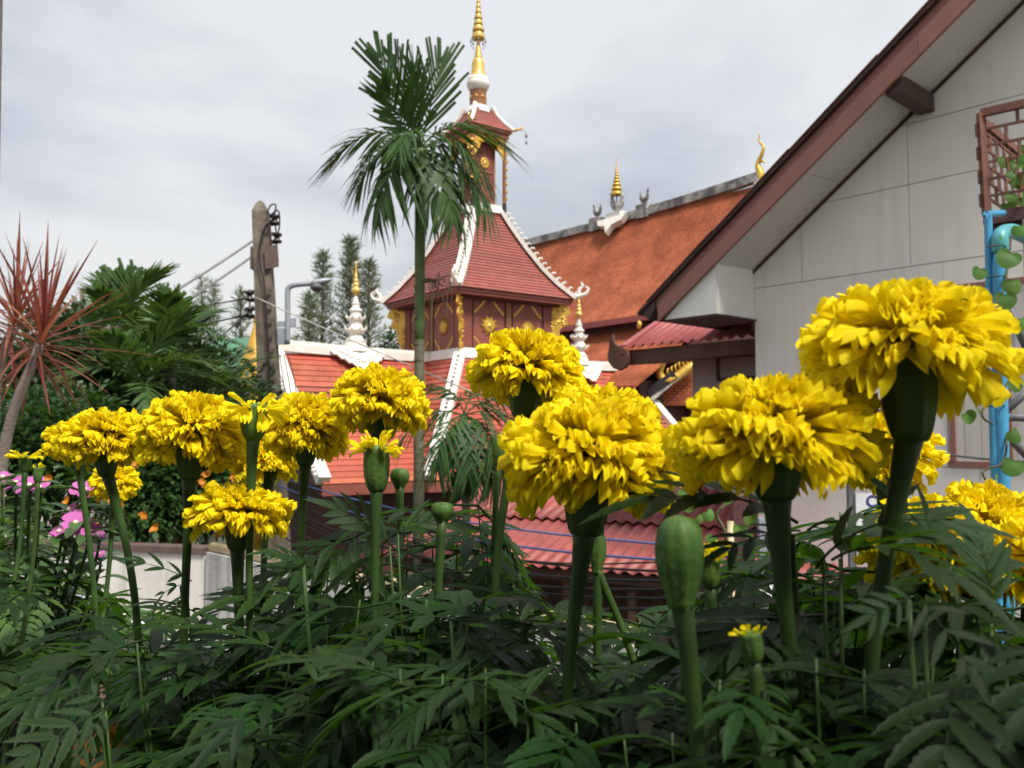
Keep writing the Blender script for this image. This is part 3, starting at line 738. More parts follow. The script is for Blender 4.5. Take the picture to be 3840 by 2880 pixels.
# neck
lb(tower, 'ring_course', ring(0.72, 11.74, 0.62, 12.02), M['stucco'])
NH = 0.42
lb(tower, 'neck', MB().box(-NH, NH, -NH, NH, 11.95, 14.5), M['tower'])
for k in range(4):
    for (x0, x1, z0, z1) in ((-NH - 0.02, -NH + 0.07, 12.02, 14.4), (NH - 0.07, NH + 0.02, 12.02, 14.4), (-NH + 0.071, NH - 0.071, 12.02, 12.14), (-NH + 0.071, NH - 0.071, 13.1, 13.18)):
        lb(tower, 'neck_trim', xf(MB().box(x0, x1, -NH - 0.03, -NH + 0.01, z0, z1), face_xf(k)), M['towerpost'])
    c_ = V(0, -NH, 13.42)
    lb(tower, 'disc_ornament', xf(MB().lathe([(0.19, 0), (0.19, 0.03), (0.13, 0.05), (0.11, 0.03), (0.06, 0.07), (0.0, 0.08)], 18, c_, V(0, -1, 0), ribs=0.07, nr=9), face_xf(k)), M['gold'], True)
    ps = lb(tower, 'corner_post', xf(MB().tube([V(0.68, -0.68, 11.6), V(0.68, -0.68, 12.1)], 0.075, 8), face_xf(k)), M['black'])
    lb(ps, 'shaft', xf(MB().tube([V(0.68, -0.68, 12.1), V(0.68, -0.68, 14.4)], 0.07, 10), face_xf(k)), M['towerpost'])
    mb = MB()
    for q in range(9):
        mb.sphere(V(0.68 + 0.05, -0.68 - 0.05, 12.25 + q * 0.25), 0.062, 6, 4, (1, 1, 0.9))
    lb(ps, 'gilding', xf(mb, face_xf(k)), M['gold'])
    # scalloped gold valance
    mb = MB(); vpol = [V(-0.62, -0.71, 14.32)]
    for q in range(9):
        x = -0.62 + 1.24 * q / 8; ed_ = abs(q - 4) / 4
        vpol.append(V(x, -0.71, 14.30 - 0.16 - 0.62 * ed_ ** 2.2 - (0.06 if q % 2 else 0)))
    vpol.append(V(0.62, -0.71, 14.32))
    n_ = len(vpol)
    for q in range(1, n_ - 2):
        a, b = vpol[q], vpol[q + 1]
        mb.prism([V(a.x, -0.71, 14.32), a, b, V(b.x, -0.71, 14.32)], V(0, 0.03, 0))
        mb.sphere(a + V(0, -0.02, 0.03), 0.05, 6, 4); mb.sphere(V((a.x + b.x) / 2, -0.735, (a.z + 14.3) / 2), 0.045, 6, 4)
    lb(tower, 'valance', xf(mb, face_xf(k)), M['gold'])
lb(tower, 'upper_eaves_board', MB().box(-0.80, 0.80, -0.80, 0.80, 14.28, 14.46), M['tower'])
lb(tower, 'upper_eaves_moulding', MB().box(-0.87, 0.87, -0.87, 0.87, 14.44, 14.53), M['tower'])
up_prof = [(0.90, 14.53), (0.66, 14.80), (0.47, 15.08), (0.36, 15.30)]
for (h0, z0), (h1, z1) in zip(up_prof[:-1], up_prof[1:]):
    for q in range(3):
        za, zb_2 = z0 + (z1 - z0) * q / 3, z0 + (z1 - z0) * (q + 1.1) / 3
        ha, hb = h0 + (h1 - h0) * q / 3 + 0.02, h0 + (h1 - h0) * (q + 1.1) / 3
        lb(tower, 'upper_tile_course', ring(ha, za, hb, zb_2), M['tiledark'])
for k in range(4):
    pts = [V(h + 0.02, -h - 0.02, z + 0.03) for h, z in up_prof] ; pts[-1].z += 0.06
    hp_ = lb(tower, 'upper_hip_ridge', xf(MB().tube(pts, [0.07, 0.07, 0.08, 0.10], 6), face_xf(k)), M['stucco'])
    d = V(1, -1, 0).normalized(); e0_ = pts[0]
    mb = MB().tube(curve_pts([e0_, e0_ + d * 0.16 + V(0, 0, 0.03), e0_ + d * 0.30 + V(0, 0, 0.06), e0_ + d * 0.30 + V(0, 0, 0.14)], 3), [0.06, 0.055, 0.05, 0.045, 0.04, 0.04, 0.03, 0.03, 0.025, 0.02], 5)
    lb(hp_, 'curled_finial', xf(mb, face_xf(k)), M['goldpale'])
    mb = MB().tube([e0_ + d * 0.30, e0_ + d * 0.42 - V(0, 0, 0.04), e0_ + d * 0.45 - V(0, 0, 0.14)], 0.008, 4)
    c_ = e0_ + d * 0.45 - V(0, 0, 0.14)
    mb.lathe([(0.01, 0.02), (0.045, -0.02), (0.05, -0.10), (0.02, -0.11)], 8, c_)
    mb.tube([c_ - V(0, 0, 0.1), c_ - V(0, 0, 0.22)], 0.006, 4)
    mb.lathe([(0.005, -0.2), (0.05, -0.27), (0.045, -0.31), (0.005, -0.36)], 4, c_)
    lb(hp_, 'wind_bell', xf(mb, face_xf(k)), M['grey'])
# spire
lb(tower, 'spire_base', MB().lathe([(0.50, 15.18), (0.46, 15.28), (0.38, 15.40), (0.32, 15.46)], 8, a0=pi / 8), M['stucco'])
dr = lb(tower, 'drum', MB().lathe([(0.31, 15.44), (0.30, 16.02)], 8, a0=pi / 8), M['towerpost'])
for k in range(8):
    a = pi / 4 * k
    lb(dr, 'star_stud', MB().lathe([(0.055, 0), (0.03, 0.03), (0.0, 0.04)], 8, V(0.285 * cos(a), 0.285 * sin(a), 15.74), V(cos(a), sin(a), 0), ribs=0.25, nr=4), M['gold'])
lb(tower, 'lotus_base', MB().lathe([(0.30, 15.98), (0.36, 16.06), (0.39, 16.12), (0.41, 16.16), (0.42, 16.24), (0.39, 16.30), (0.37, 16.34), (0.38, 16.37), (0.33, 16.46)], 24), M['stucco'], True)
lb(tower, 'gold_bell', MB().lathe([(0.31, 16.44), (0.295, 16.50), (0.255, 16.62), (0.235, 16.75), (0.225, 16.95), (0.20, 17.05), (0.15, 17.12)], 24), M['goldpale'], True)
rp_ = []
z = 17.10; r = 0.155
for q in range(5):
    rp_ += [(r * 0.82, z), (r, z + 0.03), (r, z + 0.065), (r * 0.82, z + 0.09)]
    z += 0.09; r *= 0.86
rp_ += [(0.065, z), (0.05, z + 0.14), (0.08, z + 0.2), (0.05, z + 0.24)]
lb(tower, 'ringed_shaft', MB().lathe(rp_, 18), M['goldpale'], True)
zc = 17.80
for q, (r, hgt) in enumerate([(0.245, 0.26), (0.215, 0.22), (0.165, 0.20), (0.145, 0.20), (0.11, 0.18), (0.085, 0.17), (0.065, 0.15), (0.05, 0.14)]):
    um = lb(tower, 'umbrella_tier', MB().lathe([(r * 0.98, zc), (r * 1.02, zc + 0.03), (r * 0.90, zc + hgt * 0.45), (r * 0.93, zc + hgt * 0.55), (r * 0.62, zc + hgt * 0.86), (r * 0.5, zc + hgt)], 20), M['goldpale'], True)
    if q == 0:
        for k in range(8):
            a = pi / 4 * k + 0.2; c_ = V(0.26 * cos(a), 0.26 * sin(a), zc)
            mb = MB().tube([c_ + V(0, 0, 0.02), c_ - V(0, 0, 0.05)], 0.007, 4); mb.lathe([(0.01, -0.04), (0.032, -0.07), (0.035, -0.12), (0.01, -0.125)], 8, c_)
            mb.tube([c_ - V(0, 0, 0.12), c_ - V(0, 0, 0.2)], 0.005, 4); mb.lathe([(0.003, -0.18), (0.025, -0.24), (0.004, -0.29)], 4, c_)
            lb(um, 'hanging_bell', mb, M['grey'])
    zc += hgt * 1.02
lb(tower, 'spire_tip', MB().tube([V(0, 0, zc - 0.05), V(0, 0, zc + 0.35)], [0.03, 0.006], 8), M['goldpale'])

def stretch_up(o):
    if o.data is not None:
        for v_ in o.data.vertices:
            if v_.co.z > 11.8: v_.co.z = 11.8 + (v_.co.z - 11.8) * 1.068
    for c in o.children: stretch_up(c)
stretch_up(tower)
# ---- hall with white ridges round the foot of the tower
hall = thing('temple_hall', 'orange tiled temple hall with white stucco ridges and two white and gold pinnacles', 'temple', tuple(TC), TR)
ZR, ZE, EY, XE = 6.42, 2.66, 4.15, 7.35
lb(hall, 'wall', MB().box(-6.4, 6.4, -3.3, 3.3, 0, 2.9), M['towerdark'])
cr = MB()
cr.prism([V(-XE, 0, ZR - 0.05), V(-XE - 0.2, -EY + 0.05, ZE - 0.06), V(-XE - 0.2, EY - 0.05, ZE - 0.06)], V(2 * XE + 0.2, 0, 0))
hroof = lb(hall, 'roof', cr, M['towerdark'])
# skirt pyramid round the tower base
SK0, SK1 = 2.0, 4.78
core2 = ring(SK1 - 0.06, ZE - 0.05, SK0 - 0.06, ZR - 0.03); lb(hroof, 'skirt_core', core2, M['towerdark'])
NC = 23
for i in range(NC):
    f0_, f1_ = i / NC, (i + 1.12) / NC
    def cur(f): return f + 0.10 * f * (f - 1)          # slight sag of the slope
    z0, z1 = ZE + (ZR - ZE) * cur(f0_), ZE + (ZR - ZE) * cur(min(f1_, 1.0))
    y0, y1 = EY * (1 - f0_) + 0.035, EY * (1 - min(f1_, 1.0)) - 0.005
    for s in (-1, 1):
        for (xa, xb) in ((-XE, -1.9), (1.9, XE)):
            xo = -0.22 * (1 - f0_) if xa < 0 else 0
            p = [V(xa + xo, s * y0, z0), V(xb, s * y0, z0), V(xb, s * y1, z1), V(xa + xo * 0.95, s * y1, z1), V(xa + xo, s * (y0 - 0.05), z0 - 0.025), V(xb, s * (y0 - 0.05), z0 - 0.025)]
            fs = [(0, 1, 2, 3), (4, 5, 1, 0)] if s < 0 else [(3, 2, 1, 0), (0, 1, 5, 4)]
            lb(hroof, 'tile_course', MB().add(p, fs), M['tile'])
    h0 = SK1 + (SK0 - SK1) * f0_ + 0.035; h1 = SK1 + (SK0 - SK1) * min(f1_, 1.0) - 0.005
    for k in range(4):
        mb = MB().add([(-h0, -h0, z0 + 0.03), (h0, -h0, z0 + 0.03), (h1, -h1, z1 + 0.03), (-h1, -h1, z1 + 0.03), (-h0, -h0 + 0.05, z0), (h0, -h0 + 0.05, z0)], [(0, 1, 2, 3), (4, 5, 1, 0)])
        lb(hroof, 'skirt_tile_course', xf(mb, face_xf(k)), M['tile'])
lb(hall, 'eaves_fascia', MB().box(-XE - 0.25, XE + 0.05, -EY - 0.02, -EY + 0.05, ZE - 0.32, ZE - 0.03), M['tower'])
lb(hall, 'skirt_fascia', MB().box(-SK1, SK1, -SK1 - 0.02, -SK1 + 0.05, ZE - 0.30, ZE - 0.02), M['tower'])
lb(hall, 'skirt_fascia', MB().box(-SK1 - 0.02, -SK1 + 0.05, -SK1, SK1, ZE - 0.301, ZE - 0.021), M['tower'])
# white ridges
for s in (-1, 1):
    pts = []
    for q in range(9):
        x = 1.95 + (XE - 1.95) * q / 8
        pts.append(V(s * x, 0, ZR + 0.08 + 0.10 * ((q / 8) ** 2)))
    mb = MB()
    for a, b in zip(pts[:-1], pts[1:]):
        pass
    mb.sweep(pts, 0.34, 0.26, V(0, 1, 0)); mb.sweep([p + V(0, 0, 0.17) for p in pts], 0.22, 0.12, V(0, 1, 0))
    rg = lb(hall, 'ridge', mb, M['stucco'])
    e_ = pts[-1]
    lb(rg, 'curled_finial', MB().tube(curve_pts([e_, e_ + V(s * 0.25, 0, 0.05), e_ + V(s * 0.42, 0, 0.28), e_ + V(s * 0.30, 0, 0.42)], 4), [0.16 - 0.011 * i for i in range(13)], 6), M['stucco'])
    # verge ribs with small beads
    for yy in (-1, 1):
        vp = [V(s * (XE + (0.2 if s < 0 else 0.0) * q / 8) , yy * EY * q / 8, ZR + 0.08 + (ZE - ZR) * q / 8 - 0.0 + 0.38 * (q / 8) * (q / 8 - 1)) for q in range(9)]
        mb = MB()
        mb.sweep(vp, 0.34, 0.26, V(1, 0, 0))
        vg = lb(hall, 'verge', mb, M['stucco'])
        for q in range(34):
            f = q / 34 * 8; i = int(f); p = vp[i].lerp(vp[i + 1], f - i)
            lb(vg, 'bead', MB().sphere(p + V(s * 0.2, 0, 0.06), 0.062, 5, 4), M['stucco'])
# ring at the tower foot and corner hips
lb(hall, 'base_ridge', ring(SK0 + 0.09, ZR - 0.02, SK0 + 0.05, ZR + 0.20), M['stucco'])
lb(hall, 'base_cap', ring(SK0 - 0.02, ZR + 0.20, SK0 - 0.06, ZR + 0.32), M['stucco'])
for k in range(4):
    pts = []
    for q in range(11):
        f = q / 10; c_ = f + 0.10 * f * (f - 1); h = SK1 + (SK0 - SK1) * f
        pts.append(V(-h - 0.02, -h - 0.02, ZE + (ZR - ZE) * c_ + 0.10))
    mb = MB()
    mb.sweep(pts, 0.36, 0.16, V(1, -1, 0))
    hr = lb(hall, 'hip_ridge', xf(mb, face_xf(k)), M['stucco'])
    for q in range(28):
        f = q / 28 * 10; i = int(f); p = pts[i].lerp(pts[i + 1], f - i)
        lb(hr, 'bead', xf(MB().sphere(p + V(-0.05, -0.05, 0.06), 0.055, 5, 4), face_xf(k)), M['oldstone'])
# pinnacles on the ridge with scalloped saddles
pinp = [(0.42, 0.0), (0.40, 0.10), (0.33, 0.30), (0.35, 0.34), (0.27, 0.40), (0.21, 0.52), (0.20, 0.58), (0.30, 0.64), (0.33, 0.70), (0.24, 0.74), (0.21, 0.86), (0.20, 0.95), (0.27, 1.02), (0.29, 1.08), (0.20, 1.12), (0.17, 1.22), (0.16, 1.28), (0.215, 1.33), (0.20, 1.38), (0.13, 1.42), (0.125, 1.52), (0.15, 1.56), (0.10, 1.60), (0.07, 1.72), (0.05, 1.80)]
goldp = [(0.05, 1.78), (0.06, 1.84), (0.045, 1.88), (0.13, 1.92), (0.145, 1.98), (0.12, 2.08), (0.085, 2.09), (0.11, 2.12), (0.10, 2.22), (0.06, 2.24), (0.085, 2.27), (0.07, 2.36), (0.04, 2.38), (0.06, 2.41), (0.05, 2.48), (0.03, 2.50), (0.035, 2.62), (0.018, 2.70), (0.03, 2.78), (0.025, 2.88), (0.004, 2.98)]
for s in (-1, 1):
    x = s * 4.72
    pn = lb(hall, 'pinnacle', MB().lathe([(r, z + ZR + 0.16) for r, z in pinp], 12, V(x, 0, 0)), M['stucco'])
    lb(pn, 'gold_tip', MB().lathe([(r, z + ZR + 0.16) for r, z in goldp], 12, V(x, 0, 0)), M['goldpale'], True)
    for zc_ in (0.70, 1.08):
        mb = MB()
        for k in range(8):
            a = pi / 4 * k; r0 = 0.30 if zc_ < 1 else 0.26
            c_ = V(x + r0 * cos(a), r0 * sin(a), ZR + 0.16 + zc_)
            mb.tube([c_, c_ + V(0.06 * cos(a), 0.06 * sin(a), 0.05), c_ + V(0.06 * cos(a), 0.06 * sin(a), 0.13)], [0.04, 0.03, 0.008], 5)
        lb(pn, 'cornice_antefixes', mb, M['stucco'])
    lb(pn, 'leaf_ornament', MB().tube([V(x - 0.02, 0, ZR + 2.55), V(x - 0.12, 0, ZR + 2.72), V(x - 0.16, 0, ZR + 2.9)], [0.03, 0.05, 0.01], 6, flat=0.4), M['goldpale'])
    # saddle: two layers of scallops laid over the slope
    for lay, (w_, dp) in enumerate(((0.98, 1.0), (0.74, 0.62))):
        out = []
        nsc = 5
        for q in range(-nsc, nsc + 1):
            fx = q / nsc
            yy = dp * (1 - abs(fx)) ** 0.8 + 0.06
            out.append((fx * w_, yy)); 
            if q < nsc:
                fm = (q + 0.5) / nsc; ym = dp * (1 - abs(fm)) ** 0.8 + 0.17
                out.append((fm * w_, ym))
        sl = sqrt((ZR - ZE) ** 2 + EY ** 2); dn = V(0, -EY / sl, -(ZR - ZE) / sl); nn = V(0, -(ZR - ZE) / sl, EY / sl)
        o0 = V(x, -0.05, ZR + 0.14 + 0.05)
        poly = [o0 + V(-w_, 0, 0)] + [o0 + V(a, 0, 0) + dn * b for a, b in out] + [o0 + V(w_, 0, 0)]
        mb = MB().prism(poly, nn * (0.06 + 0.06 * lay))
        mb.v = [p + nn * 0.02 for p in mb.v]
        lb(pn, 'scalloped_saddle', mb, M['stucco'])

# ------------------------------------------------------------------ great viharn behind
VA = P(2800, 695, 36.0); VB = P(2010, 915, 47.2); VB.z = VA.z
vd = (VB - VA).normalized(); vn = V(-vd.y, vd.x, 0)
if vn.dot(V(0, 0, 0) - VA) < 0: vn = -vn
vrot = atan2(vd.y, vd.x)
vih = thing('temple_viharn', 'large temple hall behind with steep weathered orange shingle roof and grey ridge', 'temple', (VA.x, VA.y, 0), vrot)
sgn = 1 if (Matrix.Rotation(vrot, 3, 'Z') @ V(0, 1, 0)).dot(vn) > 0 else -1
def viharn_mat():
    m = bpy.data.materials.new('weathered_clay_shingles'); m.use_nodes = True
    nt = m.node_tree; N = nt.nodes; L = nt.links
    b = N['Principled BSDF']; b.inputs['Roughness'].default_value = 0.8; b.inputs['Specular IOR Level'].default_value = 0.25
    tc = N.new('ShaderNodeTexCoord'); sp = N.new('ShaderNodeSeparateXYZ'); cb = N.new('ShaderNodeCombineXYZ')
    L.new(tc.outputs['Object'], sp.inputs[0]); L.new(sp.outputs['X'], cb.inputs['X']); L.new(sp.outputs['Z'], cb.inputs['Y'])
    br = N.new('ShaderNodeTexBrick'); br.inputs['Scale'].default_value = 3.6
    br.inputs['Color1'].default_value = (0.56, 0.175, 0.075, 1); br.inputs['Color2'].default_value = (0.43, 0.125, 0.056, 1); br.inputs['Mortar'].default_value = (0.17, 0.05, 0.028, 1)
    br.inputs['Mortar Size'].default_value = 0.045; br.inputs['Brick Width'].default_value = 0.55; br.inputs['Row Height'].default_value = 0.42
    L.new(cb.outputs[0], br.inputs['Vector'])
    n1 = N.new('ShaderNodeTexNoise'); n1.inputs['Scale'].default_value = 0.55; n1.inputs['Detail'].default_value = 8; n1.inputs['Roughness'].default_value = 0.65
    L.new(tc.outputs['Object'], n1.inputs['Vector'])
    r1 = N.new('ShaderNodeValToRGB'); r1.color_ramp.elements[0].position = 0.36; r1.color_ramp.elements[0].color = (0.62, 0.55, 0.52, 1)
    r1.color_ramp.elements[1].position = 0.62; r1.color_ramp.elements[1].color = (1.06, 1.0, 0.98, 1)
    L.new(n1.outputs['Fac'], r1.inputs[0])
    mu = N.new('ShaderNodeMixRGB'); mu.blend_type = 'MULTIPLY'; mu.inputs['Fac'].default_value = 1
    L.new(br.outputs['Color'], mu.inputs['Color1']); L.new(r1.outputs[0], mu.inputs['Color2'])
    L.new(mu.outputs[0], b.inputs['Base Color'])
    bp = N.new('ShaderNodeBump'); bp.inputs['Strength'].default_value = 0.7; bp.inputs['Distance'].default_value = 0.05
    L.new(br.outputs['Fac'], bp.inputs['Height']); bp.invert = True; L.new(bp.outputs[0], b.inputs['Normal'])
    return m
M['viharn'] = viharn_mat()
VZ = VA.z; VL = 17.0
def vroof(profile, x0, x1, name, parent, th=0.12):
    mb = MB()
    for side in (sgn, -sgn):
        pts = [(y * side, z) for y, z in profile]
        for (ya, za), (yb, zb_3) in zip(pts[:-1], pts[1:]):
            q = [V(x0, ya, za), V(x1, ya, za), V(x1, yb, zb_3), V(x0, yb, zb_3)]
            mb.prism(q, V(0, 0, -th))
    return mb.build(name, M['viharn'], parent, False, world=False)
tier1 = [(0.0, VZ - 0.12), (0.7, VZ - 1.45), (1.5, VZ - 2.75), (2.5, VZ - 4.1), (3.3, VZ - 5.0), (4.15, VZ - 5.75)]
tier2 = [(3.55, VZ - 6.15), (4.6, VZ - 7.1), (5.8, VZ - 8.0), (7.2, VZ - 8.85)]
vroof(tier1, -0.6, VL, 'upper_roof', vih)
vroof(tier2, -0.2, VL, 'lower_roof', vih)
for side in (1, -1):
    MB().bar(V(-0.6, side * 4.16, VZ - 5.83), V(VL, side * 4.16, VZ - 5.83), 0.08, 0.26).build('eaves_board', M['redmetal'], vih, False, world=False)
    MB().bar(V(-0.2, side * 7.2, VZ - 8.98), V(VL, side * 7.2, VZ - 8.98), 0.08, 0.24).build('eaves_board', M['redmetal'], vih, False, world=False)
MB().box(0.3, VL, -3.5, 3.5, 0, VZ - 5.4).build('wall', M['towerdark'], vih, False, world=False)
MB().box(0.5, VL, -6.2, 6.2, 0, VZ - 8.6).build('lower_wall', M['towerdark'], vih, False, world=False)
# gable board of the upper roof, seen edge on, and the weathered ridge
for side in (1, -1):
    pts = [V(-0.65, y * side, z + 0.12) for y, z in tier1]
    mb = MB()
    mb.sweep(pts, 0.22, 0.34, V(1, 0, 0))
    mb.build('gable_board', M['oldstone'], vih, False, world=False)
mb = MB()
for q in range(12):
    xa, xb = -0.7 + (VL + 0.7) * q / 12, -0.7 + (VL + 0.7) * (q + 1) / 12
    za, zb_4 = VZ + 0.30 * ((q / 12 - 0.5) * 2) ** 2 * 0.6, VZ + 0.30 * (((q + 1) / 12 - 0.5) * 2) ** 2 * 0.6
    rpts = ([V(xa, 0, za)] if q == 0 else rpts) + [V(xb, 0, zb_4)]
mb.sweep(rpts, 0.40, 0.34, V(0, 1, 0)); mb.sweep([p + V(0, 0, 0.2) for p in rpts], 0.26, 0.10, V(0, 1, 0))
vr = mb.build('ridge', M['oldstone'], vih, False, world=False)
def vx(px):
    """distance along the ridge for a photo column"""
    k = (px - 1920) / FPX
    return (VA.x - k * VA.y) / (k * vd.y - vd.x)
def bird(x, z, s, flip, name):
    mb = MB()
    pts = [V(-0.55, 0, 0.55), V(-0.30, 0, 0.28), V(0.0, 0, 0.22), V(0.25, 0, 0.38), V(0.33, 0, 0.70), V(0.38, 0, 0.98), V(0.48, 0, 1.05)]
    mb.tube(curve_pts(pts, 3), [0.03, 0.07, 0.12, 0.17, 0.21, 0.23, 0.23, 0.21, 0.19, 0.17, 0.14, 0.12, 0.10, 0.09, 0.09, 0.10, 0.09, 0.05, 0.02], 7)
    mb.tube([V(-0.25, 0, 0.3), V(-0.42, 0, 0.65), V(-0.40, 0, 1.05)], [0.12, 0.14, 0.02], 6, flat=0.45)
    mb.tube([V(0, -0.05, 0.1), V(0, -0.05, -0.15)], 0.05, 5); mb.tube([V(0, 0.06, 0.1), V(0, 0.06, -0.15)], 0.05, 5)
    Mx = Matrix.Translation((x, 0, z)) @ Matrix.Diagonal((s * flip, s, s, 1))
    mb.v = [Mx @ p for p in mb.v]
    if flip < 0: mb.f = [tuple(reversed(q)) for q in mb.f]
    return mb
def vz_at(x): return VZ + 0.18 * (((x + 0.7) / (VL + 0.7) - 0.5) * 2) ** 2
for px, sc_, fl in ((2243, 0.62, 1), (2424, 0.60, -1)):
    x = vx(px)
    pl = MB().box(x - 0.36, x + 0.36, -0.26, 0.26, VZ - 0.25, VZ + 0.42).build('plinth', M['oldstone'], vih, False, world=False)
    bird(x, VZ + 0.52, sc_, fl, 'bird').build('bird_statue', M['grey'], pl, True, world=False)
x = vx(2318)
pl = MB().box(x - 0.5, x + 0.5, -0.30, 0.30, VZ - 0.4, VZ + 0.40).build('plinth', M['stucco'], vih, False, world=False)
dnv = (V(0, sgn * 0.7, -1.33)).normalized(); nnv = V(0, sgn * 1.33, 0.7).normalized()
o0 = V(x, sgn * 0.15, VZ + 0.0)
poly = [o0 + V(-1.0, 0, 0), o0 + V(-0.8, 0, 0) + dnv * 0.35, o0 + V(-0.25, 0, 0) + dnv * 0.5, o0 + dnv * 0.95, o0 + V(0.25, 0, 0) + dnv * 0.5, o0 + V(0.8, 0, 0) + dnv * 0.35, o0 + V(1.0, 0, 0)]
mb = MB().prism(poly, nnv * 0.3); mb.v = [p - nnv * 0.02 for p in mb.v]
mb.build('saddle', M['stucco'], pl, False, world=False)
bs = bird(x, VZ + 0.50, 0.95, 1, 'bird').build('bird_statue', M['oldstone'], pl, True, world=False)
MB().tube([V(x, 0, VZ + 0.9), V(x, 0, VZ + 1.9)], 0.03, 6).build('umbrella_pole', M['grey'], pl, False, world=False)
zc = VZ + 1.32
for (r, hgt) in [(0.30, 0.26), (0.26, 0.22), (0.21, 0.19), (0.165, 0.17), (0.13, 0.15), (0.10, 0.14), (0.075, 0.14), (0.06, 0.14), (0.045, 0.14)]:
    MB().lathe([(r, zc), (r * 1.03, zc + 0.04), (r * 0.86, zc + hgt * 0.6), (r * 0.5, zc + hgt * 0.8), (r * 0.45, zc + hgt)], 14, V(x, 0, 0)).build('umbrella_tier', M['gold'], pl, True, world=False)
    zc += hgt
MB().tube([V(x, 0, zc - 0.1), V(x, 0, zc + 0.45)], [0.03, 0.008], 6).build('umbrella_tip', M['gold'], pl, False, world=False)
# gold chofa at the gable peak
cp = [V(-0.45, 0, VZ - 0.6), V(-0.62, 0, VZ - 0.05), V(-0.70, 0, VZ + 0.35), V(-0.58, 0, VZ + 0.75), V(-0.80, 0, VZ + 1.15), V(-0.88, 0, VZ + 1.45), V(-0.66, 0, VZ + 1.75), V(-0.72, 0, VZ + 2.1)]
cc = curve_pts(cp, 4); n_ = len(cc)
ch = MB().tube(cc, [0.20 - 0.014 * abs(i - 6) if i < 12 else max(0.02, 0.11 - 0.006 * (i - 12)) for i in range(n_)], 7)
ch.tube([V(-0.68, 0, VZ + 0.85), V(-0.88, 0, VZ + 0.84), V(-0.93, 0, VZ + 0.70)], [0.06, 0.045, 0.012], 5)
ch.build('gold_chofa', M['gold'], vih, True, world=False)
# naga finials low on the gable ends
def naga(o, sx, s, name):
    pts = [V(0, 0, 0), V(0.5 * sx, 0, 0.18), V(1.0 * sx, 0, 0.55), V(1.35 * sx, 0, 0.75)]
    mb = MB().tube(curve_pts(pts, 4), [0.20, 0.22, 0.24, 0.22, 0.2, 0.2, 0.2, 0.2, 0.2, 0.18, 0.16, 0.13, 0.1], 7)
    mb.tube(curve_pts([V(0.05 * sx, 0, 0.0), V(-0.15 * sx, 0, 0.35), V(0.02 * sx, 0, 0.75), V(-0.12 * sx, 0, 1.05)], 4), [0.2, 0.2, 0.18, 0.17, 0.16, 0.15, 0.13, 0.11, 0.1, 0.08, 0.06, 0.04, 0.015], 7)
    for q in range(7):
        c_ = V((0.2 + 0.15 * q) * sx, 0, 0.25 + 0.09 * q)
        mb.tube([c_, c_ + V(-0.04 * sx, 0, 0.2), c_ + V(0.03 * sx, 0, 0.3)], [0.07, 0.05, 0.01], 5)
    mb.v = [p * s + o for p in mb.v]
    return mb
# naga finials and lower porch gable of the viharn
o0 = P(2487, 1432, 33.0)
nb = MB(); t_ = naga(V(0, 0, 0), 1, 1.0, ''); nb.add(t_.v, t_.f); nb.v = [p + o0 for p in nb.v]
nb.build('gold_naga', M['gold'], vih, True)
MB().tube([P(2395, 1232, 34), P(2399, 1212, 34), P(2394, 1200, 34)], [0.09, 0.10, 0.015], 6).build('gold_flame', M['gold'], vih, True)
MB().bar(P(2440, 1500, 32.9), P(2592, 1372, 32.9), 0.12, 0.16).build('porch_verge', M['oldstone'], vih)
MB().bar(P(2425, 1475, 32.95), P(2530, 1405, 32.95), 0.3, 0.34).build('naga_bracket', M['black'], vih)
MB().prism([P(2440, 1520, 33.4), P(2700, 1520, 33.4), P(2700, 1330, 33.4), P(2590, 1365, 33.4)], V(0.2, 1.5, 0)).build('porch_roof', M['viharn'], vih)

# ------------------------------------------------------------------ utility pole, lamp and wires
pt, pb = P(977, 760, 16.0), P(1010, 1450, 16.0)
dd = (pb - pt) / (pt.z - pb.z); base = pt + dd * pt.z; base.z = 0
pole = thing('utility_pole', 'leaning weathered concrete utility pole with pointed top and insulators', 'pole', tuple(base))
def pl_at(z): return pt + dd * (pt.z - z)
mb = MB()
lv = [(0.0, 0.24, 0.19), (pt.z - 0.18, 0.145, 0.11), (pt.z, 0.06, 0.05), (pt.z + 0.04, 0.02, 0.02)]
vs = []; fs = []
for z, w_, h_ in lv:
    c_ = pl_at(z); 
    for sx, sy in ((-1, -1), (1, -1), (1, 1), (-1, 1)): vs.append(c_ + V(sx * w_, sy * h_, 0))
for i in range(len(lv) - 1):
    for k in range(4):
        fs.append((i * 4 + k, i * 4 + (k + 1) % 4, i * 4 + 4 + (k + 1) % 4, i * 4 + 4 + k))
fs.append((12, 13, 14, 15)); mb.add(vs, fs); mb.build('shaft', M['concrete'], pole)
# groove down the face
za = pt.z - 1.9
vs = []
for z in (za, 0.2):
    c_ = pl_at(z)
    hh = 0.11 + (0.19 - 0.11) * (pt.z - z) / pt.z
    vs += [c_ + V(-0.03, -hh - 0.004, 0), c_ + V(0.05, -hh - 0.004, 0)]
MB().add(vs, [(0, 1, 3, 2)]).build('face_groove', M['rust'], pole)
zbk = P(985, 970, 16).z
MB().boxax(pl_at(zbk) + V(-0.20, -0.16, -0.22), V(0.04, 0, 0), V(0, 0.3, 0), V(0, 0, 0.42)).build('bracket_plate', M['rust'], pole)
MB().boxax(pl_at(zbk) + V(0.10, -0.19, -0.24), V(0.24, 0.02, 0.06), V(0, 0.03, 0), V(-0.03, 0, 0.42)).build('bracket_plate', M['rust'], pole)
spool = [(0.03, -0.10), (0.09, -0.09), (0.10, -0.05), (0.05, -0.02), (0.05, 0.02), (0.10, 0.05), (0.09, 0.09), (0.03, 0.10)]
